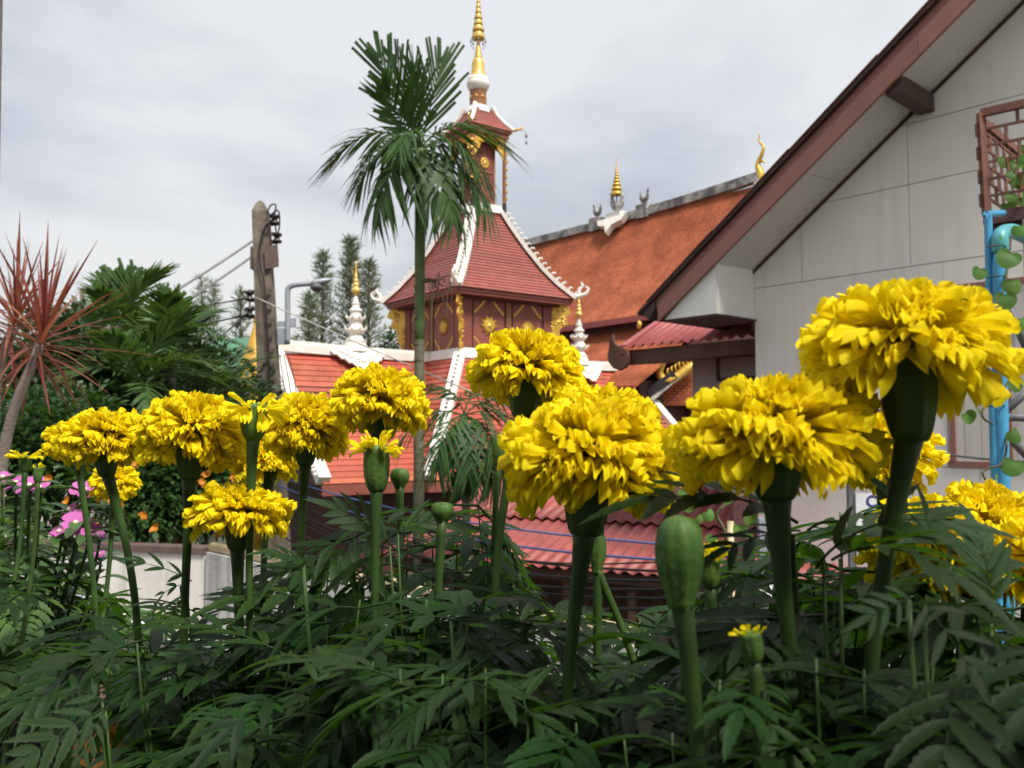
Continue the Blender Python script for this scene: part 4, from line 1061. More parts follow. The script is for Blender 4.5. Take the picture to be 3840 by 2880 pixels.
for (px, py) in ((1030, 825), (1038, 893), (936, 1110), (936, 1172)):
    c_ = P(px, py, 15.9)
    s_ = MB().lathe(spool, 12, c_).build('insulator', M['ceramic'], pole, True)
    ax = pl_at(c_.z)
    MB().tube([c_ + V(0, 0, 0.1), V(ax.x, c_.y, c_.z + 0.12)], 0.014, 5).build('arm', M['rust'], s_)
    MB().tube([c_ - V(0, 0, 0.1), V(ax.x, c_.y, c_.z - 0.12)], 0.014, 5).build('arm', M['rust'], s_)
MB().tube([P(1030, 790, 15.9), P(1037, 905, 15.9), P(1043, 985, 15.9)], 0.016, 6).build('pin_rod', M['rust'], pole)
MB().tube([P(936, 1085, 15.9), P(937, 1200, 15.9)], 0.016, 6).build('pin_rod', M['rust'], pole)
for cp_ in ([(1000, 800), (1015, 770), (1033, 768), (1030, 800), (1015, 830), (985, 870), (972, 950), (978, 1010), (990, 1060), (1000, 1200), (1010, 1380), (1015, 1500)],
            [(1010, 815), (1035, 790), (1047, 800), (1048, 850), (1038, 885)], [(1012, 850), (1000, 840), (985, 880)], [(940, 1170), (905, 1190), (890, 1230)]):
    MB().tube(curve_pts([P(x, y, 15.8) for x, y in cp_], 5), 0.016, 5).build('service_cable', M['black'], pole, True)
for k in range(7):
    c_ = P(1003 + k * 2, 1090 + k * 55, 15.78)
    MB().boxax(c_, V(0.07, 0, 0), V(0, 0.05, 0), V(0, 0, 0.03)).build('cable_clip', M['rust'], pole)

lamp = thing('street_lamp', 'grey street lamp on a bent tube arm bracketed to the utility pole', 'street lamp', tuple(P(1076, 1290, 15.9)))
MB().tube(curve_pts([P(1078, 1290, 15.9), P(1079, 1180, 15.9), P(1079, 1095, 15.9), P(1085, 1078, 15.9), P(1100, 1070, 15.9), P(1130, 1066, 15.9), P(1190, 1061, 15.9)], 6), 0.05, 10).build('arm', M['steel'], lamp, True)
hd = curve_pts([P(1165, 1066, 15.9), P(1185, 1062, 15.9), P(1215, 1055, 15.9), P(1245, 1048, 15.9)], 4)
hdo = MB().tube(hd, [0.05, 0.08, 0.10, 0.115, 0.12, 0.12, 0.115, 0.11, 0.10, 0.09, 0.07, 0.05, 0.02], 10, flat=0.6).build('lamp_head', M['steel'], lamp, True)
MB().sphere(P(1188, 1076, 15.9), 0.13, 10, 6, (1, 1, 0.7)).build('photocell_bowl', M['greypipe'], hdo, True)
MB().boxax(P(1040, 1225, 15.9), V(0.30, 0, 0), V(0, 0.06, 0), V(0, 0, 0.10)).build('clamp', M['steel'], lamp)
MB().boxax(P(1040, 1290, 15.9), V(0.18, 0, 0), V(0, 0.12, 0), V(0, 0, 0.30)).build('ballast_box', M['steel'], lamp)
MB().boxax(P(1085, 1225, 15.88), V(0.10, 0, 0), V(0, 0.1, 0), V(0, 0, 0.16)).build('clamp', M['steel'], lamp)

fp = thing('distant_utility_pole', 'distant thin grey utility pole with two dark insulators among the palms', 'pole', (P(311, 1200, 34).x, 34, 0))
tp = P(310, 1083, 34)
MB().tube([V(tp.x, 34, 0), V(tp.x, 34, tp.z)], [0.17, 0.10], 8).build('shaft', M['concrete'], fp, True)
for px in (276, 291):
    s_ = MB().lathe([(0.05, -0.3), (0.09, -0.2), (0.11, 0.0), (0.09, 0.2), (0.05, 0.28)], 8, P(px, 1155, 33.8)).build('insulator', M['ceramic'], fp, True)
MB().bar(P(270, 1172, 33.9), P(312, 1172, 33.9), 0.08, 0.10).build('crossarm', M['steel'], fp)

def wire(name, a, b, s, r, m, label, group=None):
    single(name, MB().tube(sag(a, b, s), r, 5), M[m], label, 'cable', group, True)
c_l = (P(946, 905, 15.9), P(945, 962, 15.9))
wire('overhead_cable', c_l[0], P(-400, 1640, 9.5), 0.15, 0.022, 'cablegrey', 'upper of two grey cables slanting down from the pole bracket')
wire('overhead_cable', c_l[1], P(-300, 1620, 10.0), 0.2, 0.022, 'cablegrey', 'lower of two grey cables slanting down from the pole bracket')
wire('overhead_cable', P(932, 1118, 15.9), P(276, 1145, 33.8), 0.25, 0.016, 'black', 'black cable running from the upper left insulator to the distant pole')
wire('overhead_cable', P(276, 1145, 33.8), P(-500, 1150, 36), 0.2, 0.02, 'black', 'black cable leaving the distant pole past the red dracaena')
wire('overhead_cable', P(930, 1180, 15.9), P(200, 1240, 36), 0.3, 0.018, 'black', 'black cable running from the lower left insulator behind the palms')
wire('overhead_cable', P(925, 1180, 15.85), P(560, 1420, 14.0), 0.1, 0.016, 'black', 'black service cable dropping from the lower insulator into the palms')
for k in range(4):
    wire('telephone_cable', P(990, 1412 + k * 9, 15.75), P(-200, 1800 + k * 50, 8.5), 0.35 + 0.08 * k, 0.02, 'greypipe', 'dark bundled cable dipping from the pole toward the left shrubs', 'bundled cables left of the pole')
wire('stay_cable', P(952, 1112, 15.8), P(1890, 1520, 11.5), 0.02, 0.012, 'cablewhite', 'taut pale cable crossing in front of the orange hall roof')
wire('stay_cable', P(1890, 1520, 11.5), P(2960, 1850, 7.5), 0.12, 0.012, 'cablewhite', 'pale cable continuing over the red shed toward the house')
for k, (y0, y1, cl, r_) in enumerate(((1770, 2010, 'cableblue', 0.011), (1800, 2060, 'cableblue', 0.012), (1835, 2085, 'black', 0.012), (1862, 2105, 'black', 0.014), (1885, 2118, 'black', 0.014), (1850, 2155, 'black', 0.012), (1905, 2165, 'black', 0.016), (1700, 1985, 'black', 0.008), (1950, 2200, 'black', 0.013))):
    lab = 'blue cable stretched low across the red shed roof' if cl == 'cableblue' else 'black cable stretched low across the red shed roof'
    wire('lane_cable', P(1000, y0, 13.5), P(2990, y1 + 60, 6.2), 0.22 + 0.07 * k, r_, cl, lab, 'blue cables over the shed' if cl == 'cableblue' else 'black cables over the shed')
for k in range(3):
    wire('drop_cable', P(1050 + 14 * k, 1330, 15.6), P(1075 + 22 * k, 1520, 14.5), -0.05 * k, 0.010, 'black', 'thin black drop wire hanging beside the pole over the hall roof', 'drop wires beside the pole')
wire('house_cable', P(3420, 1680, 7.8), P(3990, 1735, 5.4), 0.03, 0.010, 'greypipe', 'dark cable strung across the framed siding behind the blue pipes')

# ------------------------------------------------------------------ trees and palms
def leaflet_quads(mb, o, d, nrm, L, w, droop=0.3, seg=3, cutend=False):
    """a narrow blade that starts at o and bends down toward its tip"""
    o = Vector(o); d = Vector(d).normalized(); nrm = Vector(nrm)
    s = d.cross(nrm)
    if s.length < 1e-5: s = d.cross(V(1, 0, 0))
    s.normalize(); vs = []; fs = []
    for i in range(seg + 1):
        t = i / seg
        p = o + d * (L * t) - V(0, 0, 1) * (droop * L * t * t)
        ww = w * (0.6 + 0.75 * t * (1.35 - t) if cutend else sin(pi * (0.12 + 0.86 * t)) ** 0.7) / 2
        if not cutend and i == seg: ww = w * 0.04
        vs += [p - s * ww, p + s * ww]
    for i in range(seg): fs.append((2 * i, 2 * i + 1, 2 * i + 3, 2 * i + 2))
    mb.add(vs, fs)
def frond_mesh(name, L=1.0, nl=26, ll=0.42, lw=0.045, droop=0.25, bend=0.5, up=0.35, m=None, cutend=False, hang=0.35, rnd=None, rach=0.012, fold=0.0, fwd=0.0):
    """pinnate frond along +X, bending down; leaflets on both sides"""
    rnd = rnd or random.Random(1)
    mb = MB()
    pts = []
    for i in range(13):
        t = i / 12
        a = up - bend * t
        pts.append(V(0, 0, 0) if i == 0 else pts[-1] + V(cos(a), 0, sin(a)) * (L / 12))
    mb.tube(pts, [rach * L * (1 - 0.8 * i / 12) for i in range(13)], 5)
    for k in range(nl):
        t = 0.18 + 0.80 * k / (nl - 1)
        f = t * 12; i = min(int(f), 11); p = pts[i].lerp(pts[i + 1], f - i); tg = (pts[i + 1] - pts[i]).normalized()
        nr = V(-tg.z, 0, tg.x)
        for s in (-1, 1):
            fw = 0.35 + fwd + 0.9 * t ** 2 + rnd.uniform(-0.08, 0.08)
            d = tg * (fw + rnd.uniform(-0.18, 0.18)) + V(0, s, 0) * (1.0 - 0.5 * t) + nr * (0.25 + fold + rnd.uniform(-0.2, 0.2)) + V(0, 0, rnd.uniform(-0.1, 0.1))
            ln = ll * L * (sin(pi * (0.2 + 0.68 * t)) ** 0.7) * rnd.uniform(0.72, 1.2)
            leaflet_quads(mb, p, d, nr, ln, lw * L * rnd.uniform(0.8, 1.2), hang * rnd.uniform(0.6, 1.4), 3, cutend)
    return mb.mesh(name, m, False)

def palm(name, label, base, top, r0, r1, fronds, meshes, shaft=None, group=None, tm='palmtrunk', rseed=3, cat='palm tree'):
    th = thing(name, label, cat, tuple(base), 0, group)
    rr = random.Random(rseed)
    base, top = Vector(base), Vector(top)
    n = 36; pts = []; rs = []
    for i in range(n + 1):
        t = i / n; p = base.lerp(top, t)
        pts.append(p); rs.append((r0 + (r1 - r0) * t) * (1.06 if i % 3 == 0 else 1.0))
    MB().tube(pts, rs, 12).build('trunk', M[tm], th, True)
    if shaft:
        a, b, ra, rb = shaft
        q = [base.lerp(top, a + (b - a) * i / 8) for i in range(9)]
        MB().tube(q, [ra + (rb - ra) * i / 8 for i in range(9)], 12).build('crownshaft', M['crownshaft'], th, True)
    for (az, el, L, mi, roll) in fronds:
        d = V(cos(az) * cos(el), sin(az) * cos(el), sin(el))
        Mw = frame(top, d, V(0, 0, 1) if abs(el) < 1.2 else V(-cos(az), -sin(az), 0.2))
        Mw = Mw @ Matrix.Rotation(roll, 4, 'X') @ Matrix.Scale(L, 4)
        inst('frond', meshes[mi], Mw, th)
    return th
fr = random.Random(11)
# areca fronds: short broad blunt leaflets
AF = [frond_mesh('areca_frond_upright', 1, 12, 0.54, 0.034, 0, 0.2, 0.05, M['frond'], True, 0.05, fr, fold=0.1, fwd=0.9),
      frond_mesh('areca_frond_drooping', 1, 20, 0.42, 0.036, 0, 1.7, 0.35, M['frond'], False, 0.9, fr),
      frond_mesh('areca_frond_hanging', 1, 17, 0.42, 0.044, 0, 1.1, 0.1, M['frond'], False, 1.0, fr),
      frond_mesh('areca_frond_arching', 1, 20, 0.42, 0.034, 0, 2.0, 0.5, M['frond'], False, 0.85, fr)]
d0 = 11.0
pb_, pt_ = P(1571, 2779, d0), P(1577, 560, d0)
pb_ = V(P(1571, 1800, d0).x, d0, 0)
fl = [(rad(178), rad(66), 1.35, 0, 1.5), (rad(5), rad(78), 1.25, 0, 1.6), (rad(130), rad(84), 1.15, 0, 0.6), (rad(175), rad(76), 1.2, 0, 1.0), (rad(200), rad(50), 1.0, 2, 1.4),
      (rad(185), rad(24), 1.30, 3, 0), (rad(205), rad(2), 1.1, 1, 0.2), (rad(165), rad(8), 1.15, 1, -0.2),
      (rad(-8), rad(34), 1.25, 3, 0), (rad(12), rad(10), 1.1, 1, 0.2), (rad(-30), rad(8), 1.05, 1, 0),
      (rad(240), rad(-20), 1.25, 2, 0), (rad(280), rad(-28), 1.2, 2, 0.3), (rad(310), rad(-25), 1.3, 2, 0), (rad(260), rad(15), 1.1, 1, 0), (rad(335), rad(-15), 1.3, 2, 0.2),
      (rad(215), rad(-30), 1.15, 2, -0.2), (rad(120), rad(35), 1.1, 3, 0), (rad(270), rad(55), 0.95, 0, 0.1)]
areca = palm('areca_palm', 'tall slender areca palm with ringed green trunk standing before the tower', pb_, pt_, 0.075, 0.058, fl, AF, (0.66, 1.0, 0.066, 0.075), rseed=5)
for py in (1033, 1075, 1105, 1150, 1195, 1240, 1290, 1350, 1420):
    c_ = P(1570, py, d0); MB().tube([c_ - V(0, 0, 0.006), c_ + V(0, 0, 0.006)], 0.072, 12).build('ring_scar', M['dryfrond'], areca, True)
# dry flower stalk hanging from the ring under the crownshaft
mb = MB(); rr = random.Random(4)
o0 = P(1578, 1060, d0 - 0.06)
for k in range(16):
    e_ = o0 + V(rr.uniform(0.10, 0.40), rr.uniform(-0.1, 0.1), rr.uniform(-0.35, 0.06))
    mb.tube(curve_pts([o0, o0 + V(0.1 + 0.1 * rr.random(), 0, 0.05 * rr.random()), e_ + V(0, 0, 0.08), e_ - V(0, 0, rr.uniform(0.02, 0.16))], 3), 0.006, 4)
mb.build('dry_flower_stalk', M['dryfrond'], areca)

PF = [frond_mesh('garden_frond_a', 1, 30, 0.36, 0.036, 0, 1.5, 0.35, M['frond2'], False, 0.35, fr),
      frond_mesh('garden_frond_b', 1, 28, 0.40, 0.045, 0, 0.9, 0.15, M['frond2'], False, 0.3, fr),
      frond_mesh('garden_frond_upright', 1, 18, 0.45, 0.07, 0, 0.2, 0.05, M['frond2'], True, 0.05, fr, fold=0.25)]
def crown(n, Lm, seed, upn=2):
    rr = random.Random(seed); out = []
    for k in range(n):
        az = 2.4 * k + rr.uniform(-0.3, 0.3); t = k / n
        el = rad(70 - 75 * t) + rr.uniform(-0.12, 0.12)
        out.append((az, el, Lm * rr.uniform(0.85, 1.15), 0 if t > 0.3 else 1, rr.uniform(-0.3, 0.3)))
    for k in range(upn):
        out.append((rr.uniform(0, 6.28), rad(rr.uniform(72, 86)), Lm * 0.8, 2, rr.uniform(-0.5, 0.5)))
    return out
for (px, py, d, Lm, n, sd, lab) in ((440, 1270, 12.0, 1.15, 13, 21, 'bushy green palm with upright young fronds behind the red dracaena'),
                                    (640, 1320, 11.0, 0.95, 13, 22, 'green feather palm left of the utility pole with one tall young frond'),
                                    (520, 1470, 10.0, 1.05, 14, 23, 'low dark feather palm filling under the two taller palms'),
                                    (800, 1500, 12.5, 1.0, 12, 24, 'dark feather palm whose fronds droop beside the pole foot')):
    t_ = P(px, py, d)
    palm('feather_palm', lab, (t_.x, d + 0.2, 0), t_, 0.09, 0.06, crown(n, Lm, sd, 3 if n == 13 else 0), PF, rseed=sd)
t_ = P(1740, 1560, 10.0)
palm('fan_leaved_palm', 'small dark palm in front of the hall with fronds crossing the white hip ridge', (t_.x + 0.1, 10.1, 0), t_, 0.06, 0.045,
     [(rad(60), rad(50), 1.0, 1, 0), (rad(150), rad(55), 0.9, 1, 0.2), (rad(200), rad(10), 0.9, 0, 0), (rad(-10), rad(10), 0.95, 0, 0), (rad(-40), rad(-20), 0.95, 0, 0.1), (rad(240), rad(-15), 0.9, 0, 0), (rad(280), rad(-25), 0.9, 0, 0), (rad(320), rad(-30), 1.0, 0, 0), (rad(20), rad(35), 0.9, 0, 0), (rad(-60), rad(-50), 0.9, 0, 0), (rad(230), rad(-50), 0.9, 0, 0)], [AF[1], AF[3], AF[0]], rseed=8)

def pine(base, h, w, seed, label, dens=1.0):
    rr = random.Random(seed)
    th = thing('pine_tree', label, 'tree', tuple(base), 0, 'pine trees beyond the hall')
    base = Vector(base); top = base + V(0, 0, h)
    MB().tube([base, base.lerp(top, 0.5), top - V(0, 0, 0.2)], [0.22, 0.12, 0.02], 7).build('trunk', M['bark'], th, True)
    mb = MB(); lim = MB()
    nb_ = int(105 * dens)
    for k in range(nb_):
        t = 0.18 + 0.82 * (k / nb_) ** 0.9
        z = h * t; az = 2.4 * k + rr.uniform(-0.4, 0.4)
        L = w * 1.55 * (1.02 - t) ** 0.95 * rr.uniform(0.35, 1.2) + 0.18
        d = V(cos(az), sin(az), rr.uniform(0.35, 0.8)).normalized()
        o = base + V(0, 0, z)
        lim.tube([o, o + d * L * 0.6], [0.03, 0.01], 3, cap=False)
        for q in range(int(26 * dens)):
            f = rr.uniform(0.15, 1.0)
            p = o + d * (L * f)
            e_ = (d * rr.uniform(0.1, 0.5) + V(rr.uniform(-1, 1), rr.uniform(-1, 1), rr.uniform(-0.1, 1.1)) * 0.6).normalized()
            ln = rr.uniform(0.3, 0.7)
            leaflet_quads(mb, p, e_, V(rr.uniform(-1, 1), rr.uniform(-1, 1), 0.3), ln, rr.uniform(0.03, 0.06), 0.1, 2)
    lim.build('branches', M['bark'], th)
    mb.build('crown', M['pine'], th)
for (px, top, d, w, sd, lab, dn) in ((1316, 900, 46, 1.9, 31, 'tallest dark pine rising behind the left pinnacle', 1.25),
                                     (1212, 955, 47, 1.7, 32, 'pine of middle height just left of the tallest pine', 1.0),
                                     (1385, 985, 45, 1.7, 33, 'slim pine between the tallest pine and the maroon tower', 1.0),
                                     (1160, 1110, 44, 1.5, 34, 'short pine beside the street lamp', 0.9),
                                     (758, 1045, 56, 1.7, 35, 'pale thin pine left of the two slanting cables', 0.7),
                                     (805, 1060, 56, 1.5, 36, 'pale thin pine under the two slanting cables', 0.7),
                                     (905, 1090, 50, 1.6, 37, 'feathery pine just left of the utility pole', 0.8),
                                     (700, 1170, 52, 1.7, 38, 'low pale pine behind the left feather palm', 0.7)):
    t_ = P(px, top, d)
    pine((t_.x, d, 0), t_.z, w, sd, lab, dn)

def leafy(name, label, cat, base, blobs, m, n, ls, seed, trunk=None, flowers=None, group=None):
    """broad-leaved shrub or tree: leaf faces through the volume of several lobes"""
    rr = random.Random(seed)
    th = thing(name, label, cat, tuple(base), 0, group)
    mb = MB(); tw = MB()
    tot = sum(b[3] * b[4] * b[5] for b in blobs)
    base = Vector(base)
    for (x, y, z, rx, ry, rz) in blobs:
        c_ = V(x, y, z)
        tw.tube(curve_pts([base + V(0, 0, 0.0), base.lerp(c_, 0.5) + V(0, 0, 0.1), c_ + V(0, 0, rz * 0.3)], 4), [0.05 - 0.005 * i for i in range(9)], 5)
        k = int(n * rx * ry * rz / tot)
        for _ in range(k):
            u = V(rr.gauss(0, 1), rr.gauss(0, 1), rr.gauss(0, 1)).normalized()
            r = rr.random() ** 0.45 * rr.uniform(0.8, 1.08)
            p = c_ + V(u.x * rx * r, u.y * ry * r, u.z * rz * r)
            d = (u + V(rr.uniform(-0.7, 0.7), rr.uniform(-0.7, 0.7), rr.uniform(-0.4, 0.5))).normalized()
            l_ = ls * rr.uniform(0.7, 1.3)
            leaflet_quads(mb, p, d, V(rr.uniform(-0.6, 0.6), rr.uniform(-0.6, 0.6), 1), l_, l_ * rr.uniform(0.4, 0.55), 0.2, 2)
    tw.build('stems', M['bark'], th, True)
    mb.build('foliage', M[m], th)
    if flowers:
        fm, nf, fs_ = flowers
        for _ in range(nf):
            b_ = rr.choice(blobs)
            u = V(rr.gauss(0, 0.8), -abs(rr.gauss(0, 1)) - 0.3, rr.gauss(0, 0.8)).normalized()
            p = V(b_[0] + u.x * b_[3] * 1.02, b_[1] + u.y * b_[4] * 1.02, b_[2] + u.z * b_[5] * 1.02)
            f = MB()
            for q in range(7):
                a = rr.uniform(0, 6.28)
                leaflet_quads(f, p, V(cos(a), -0.5 + rr.uniform(-0.4, 0.2), sin(a)), V(0, -1, 0), fs_ * rr.uniform(0.6, 1.1), fs_ * 0.75, 0.1, 2)
            f.build('blossom', M[fm], th)
    return th
def bl(px, py, d, rx, rz, ry=None):
    p = P(px, py, d); return (p.x, p.y, p.z, rx, ry or rx, rz)
leafy('evergreen_tree', 'dark rounded evergreen tree behind the red dracaena', 'tree', (P(240, 1500, 10.5).x, 10.5, 0), [bl(200, 1330, 10.5, 0.75, 0.6), bl(290, 1420, 10.2, 0.8, 0.7), bl(150, 1520, 10.5, 0.7, 0.8), bl(330, 1240, 11, 0.5, 0.4), bl(380, 1600, 10, 0.9, 0.8)], 'darkleaf', 9000, 0.12, 41)
leafy('glossy_shrub', 'bright green glossy shrub beside the dracaena canes', 'shrub', (P(90, 1650, 7.9).x, 7.9, 0), [bl(130, 1600, 7.9, 0.6, 0.42), bl(40, 1700, 7.8, 0.55, 0.42), bl(200, 1700, 7.9, 0.6, 0.42), bl(270, 1600, 8.3, 0.55, 0.48), bl(120, 1820, 7.8, 0.7, 0.4)], 'shrub', 7500, 0.08, 42)
leafy('flowering_shrub', 'dense green shrub dotted with small orange blossoms above the pale wall', 'shrub', (P(560, 1850, 7.6).x, 7.6, 0), [bl(500, 1830, 7.6, 0.55, 0.42), bl(620, 1800, 7.8, 0.6, 0.45), bl(560, 1930, 7.5, 0.5, 0.25), bl(720, 1870, 7.9, 0.5, 0.4), bl(420, 1760, 7.7, 0.5, 0.4), bl(640, 1680, 8.0, 0.6, 0.35), bl(820, 1820, 8, 0.5, 0.45)], 'shrub', 11000, 0.075, 43, flowers=('orangeflower', 46, 0.055))
leafy('background_tree', 'dark green tree mass behind the feather palms', 'tree', (P(560, 1500, 16).x, 16, 0), [bl(480, 1400, 16, 1.5, 1.0), bl(700, 1430, 15.5, 1.4, 0.9), bl(600, 1560, 15, 1.6, 0.9), bl(850, 1560, 15, 1.2, 0.8), bl(330, 1500, 15, 1.3, 1.0)], 'darkleaf', 12000, 0.17, 44)
leafy('round_bush', 'small round bush between the tallest pines and the tower', 'shrub', (P(1468, 1310, 40).x, 40, 0), [bl(1468, 1285, 40, 0.55, 0.6), bl(1470, 1400, 40, 0.7, 1.2)], 'shrub', 1800, 0.2, 45)
leafy('yard_shrub', 'leafy green shrub with red blossoms in the yard under the parapet', 'shrub', (P(1500, 2600, 4.6).x, 4.6, TZ), [bl(1450, 2560, 4.0, 0.35, 0.25), bl(1700, 2620, 3.9, 0.4, 0.25), bl(1200, 2500, 4.4, 0.5, 0.3)], 'shrub', 3500, 0.05, 46, flowers=('redflower', 16, 0.03))
# far wood on the horizon
mb = MB(); rr = random.Random(50)
for k in range(9000):
    a = rr.uniform(-0.85, 0.85); d = rr.uniform(95, 130)
    hmax = 4.0 + 2.2 * sin(a * 9) + 1.5 * sin(a * 23 + 1) 
    p = V(sin(a) * d, cos(a) * d, rr.random() ** 0.7 * max(1.5, hmax))
    leaflet_quads(mb, p, V(rr.uniform(-1, 1), rr.uniform(-1, 1), rr.uniform(-0.3, 1)), V(0, -1, 0.5), rr.uniform(1.0, 2.0), rr.uniform(0.8, 1.4), 0.1, 2)
o = mb.build('far_wood', M['darkleaf']); o['kind'] = 'stuff'; o['label'] = 'far low belt of trees along the horizon'; o['category'] = 'trees'

# far buildings at the left
gb = thing('green_roofed_building', 'far low building with a green metal roof behind the pole', 'building', (P(880, 1400, 38).x, 38, 0))
c_ = P(905, 1420, 38)
MB().box(c_.x - 2.6, c_.x + 1.6, 38, 44, 0, c_.z + 0.3).build('wall', M['white'], gb)
zt_ = P(900, 1268, 38).z
MB().prism([V(c_.x - 3.0, 37.6, c_.z + 0.25), V(c_.x + 2.0, 37.6, c_.z + 0.25), V(c_.x + 1.2, 40.5, zt_ + 0.2), V(c_.x - 2.0, 40.5, zt_ + 0.2)], V(0, 0, 0.08)).build('roof', M['greenroof'], gb)
for k in range(3):
    w_ = MB().box(c_.x - 2.2 + 1.2 * k, c_.x - 1.5 + 1.2 * k, 37.96, 38.02, c_.z - 1.2, c_.z - 0.2).build('window', M['glass'], gb)
    MB().box(c_.x - 2.25 + 1.2 * k, c_.x - 1.45 + 1.2 * k, 37.93, 37.99, c_.z - 1.3, c_.z - 1.2).build('sill', M['stucco'], w_)
wb = thing('white_building', 'far white building glimpsed low behind the dracaena canes', 'building', (P(10, 1400, 30).x, 30, 0))
c_ = P(40, 1310, 30)
MB().box(c_.x - 4, c_.x + 1.3, 30, 36, 0, c_.z).build('wall', M['white'], wb)
MB().box(c_.x - 4.2, c_.x + 1.5, 29.8, 36.2, c_.z, c_.z + 0.15).build('parapet', M['stucco'], wb)
for k in range(3):
    w_ = MB().box(c_.x - 2.2 + 1.1 * k, c_.x - 1.7 + 1.1 * k, 29.95, 30.02, c_.z - 1.5, c_.z - 0.6).build('window', M['glass'], wb)
    MB().box(c_.x - 2.3 + 1.1 * k, c_.x - 1.6 + 1.1 * k, 29.93, 29.99, c_.z - 1.6, c_.z - 1.51).build('sill', M['stucco'], w_)
# gilded stupa tip behind the pole
st = thing('gilded_stupa', 'small gilded stupa half hidden behind the foot of the pole', 'stupa', (P(962, 1300, 26).x, 26, 0))
p0 = P(962, 1285, 26)
MB().lathe([(0.6, 0), (0.5, p0.z - 0.9), (0.42, p0.z - 0.5), (0.28, p0.z - 0.1), (0.16, p0.z + 0.3), (0.1, p0.z + 0.6)], 14, (p0.x, 26, 0)).build('bell', M['gold'], st, True)
MB().lathe([(0.1, p0.z + 0.58), (0.12, p0.z + 0.7), (0.05, p0.z + 0.9), (0.01, p0.z + 1.2)], 10, (p0.x, 26, 0)).build('spire', M['gold'], st, True)

# ------------------------------------------------------------------ red dracaena
def strap(name, L, w, droop, m, seg=7):
    mb = MB(); vs = []; fs = []
    for i in range(seg + 1):
        t = i / seg; x = L * t; z = -droop * L * t * t
        ww = w * (0.55 + 1.2 * t if t < 0.35 else 0.97 * (1 - ((t - 0.35) / 0.65) ** 1.6)) / 2
        if i == seg: ww = 0.0006
        vs += [V(x, -ww, z + ww * 0.35), V(x, 0, z), V(x, ww, z + ww * 0.35)]
    for i in range(seg):
        for k in range(2): fs.append((3 * i + k, 3 * i + k + 1, 3 * i + 4 + k, 3 * i + 3 + k))
    return mb.add(vs, fs).mesh(name, m, True)
DM = [strap('dracaena_leaf_%s' % 'abcd'[k], 1.0, 0.038, dr_, M['dracaena']) for k, dr_ in enumerate((0.03, 0.12, 0.25, 0.45))]
dra = thing('red_dracaena', 'spiky red leaved dracaena with two pale canes in a clay pot', 'plant', (P(-40, 2500, 3.2).x, 3.2, TZ))
rr = random.Random(60)
pot_c = V(P(-60, 2200, 3.2).x, 3.2, TZ)
MB().lathe([(0.0, 0.0), (0.15, 0.0), (0.19, 0.28), (0.21, 0.28), (0.21, 0.34), (0.17, 0.34), (0.16, 0.30), (0.0, 0.30)], 20, pot_c).build('pot', M['terracotta'], dra, True)
for ci, (ct, mid, Ln, n) in enumerate(((P(50, 1230, 3.25), P(-10, 1420, 3.25), 0.38, 50), (P(150, 1290, 3.1), P(25, 1640, 3.1), 0.40, 56))):
    pts = curve_pts([pot_c + V(0.03 * ci, 0, 0.3), (pot_c + V(0, 0, 0.5)).lerp(mid, 0.55), mid, ct], 5)
    cane = MB().tube(pts, [0.022 - 0.004 * i / len(pts) for i in range(len(pts))], 8).build('cane', M['drstem'], dra, True)
    ax = (ct - mid).normalized()
    for k in range(n):
        az = 2.39996 * k + rr.uniform(-0.2, 0.2); el = rad(86 - 135 * (k / n) ** 0.9) + rr.uniform(-0.1, 0.1)
        d = V(cos(az) * cos(el), sin(az) * cos(el), sin(el))
        d = (d + ax * 0.15).normalized()
        L = Ln * rr.uniform(0.72, 1.12) * (0.85 if el < -0.3 else 1)
        mi = 0 if el > 0.9 else rr.choice((0, 1, 1, 2)) if el > 0 else rr.choice((1, 2, 3))
        inst('leaf', DM[mi], frame(ct + ax * (0.05 - 0.10 * k / n), d, V(0, 0, 1)) @ Matrix.Scale(L, 4), dra)

# ------------------------------------------------------------------ trellis, blue pipes and vine on the right
tq = 3.3
tr = thing('planter_trellis', 'brown steel lattice rack full of vine leaves beside the white wall', 'trellis', tuple(P(3700, 815, tq)))
c0 = P(3678, 425, tq); c1 = P(3700, 800, tq)
ud = c1 - c0
MB().bar(c0, c1, 0.026, 0.026).build('corner_post', M['trellis'], tr)
fdir = V(0.62, -0.55, 0).normalized(); bdir = V(0.70, 0.71, 0).normalized()
MB().bar(c0, c0 + fdir * 0.75, 0.026, 0.03).build('top_rail', M['trellis'], tr)
MB().bar(c0 + V(0, 0, -0.035), c0 + bdir * 0.9 + V(0, 0, -0.035), 0.026, 0.03).build('top_rail', M['trellis'], tr)
for (dr_, nb_, lg) in ((fdir, 9, 0.75), (bdir, 9, 0.9)):
    for k in range(1, 6):
        q = c0 + ud * (k / 6.0)
        MB().bar(q, q + dr_ * lg, 0.008, 0.010).build('lattice_bar', M['trellis'], tr)
        for j in range(1, nb_):
            if (j + k) % 2 == 0 or True:
                a_ = c0 + ud * ((k - 1) / 6.0) + dr_ * (lg * (j + 0.5 * (k % 2)) / nb_); b_ = a_ + ud / 6.0
                MB().bar(a_, b_, 0.008, 0.010).build('lattice_bar', M['trellis'], tr)
for k in range(4):
    q = c0 + ud * (0.10 + 0.235 * k) - V(0.021, 0, 0)
    MB().boxax(q, V(0.008, 0, 0), V(0, 0.012, 0), ud * 0.13).build('clip_tab', M['trellis'], tr)
MB().boxax(c1 - V(0, 0, 0.005) - bdir * 0.05, fdir * 0.85, bdir * 0.06, V(0, 0, -0.05)).build('channel_beam', M['maroonrail'], tr)
MB().boxax(c1 - V(0, 0, 0.056) - bdir * 0.02, fdir * 0.85, bdir * 0.03, V(0, 0, -0.05)).build('channel_beam', M['maroonrail'], tr)
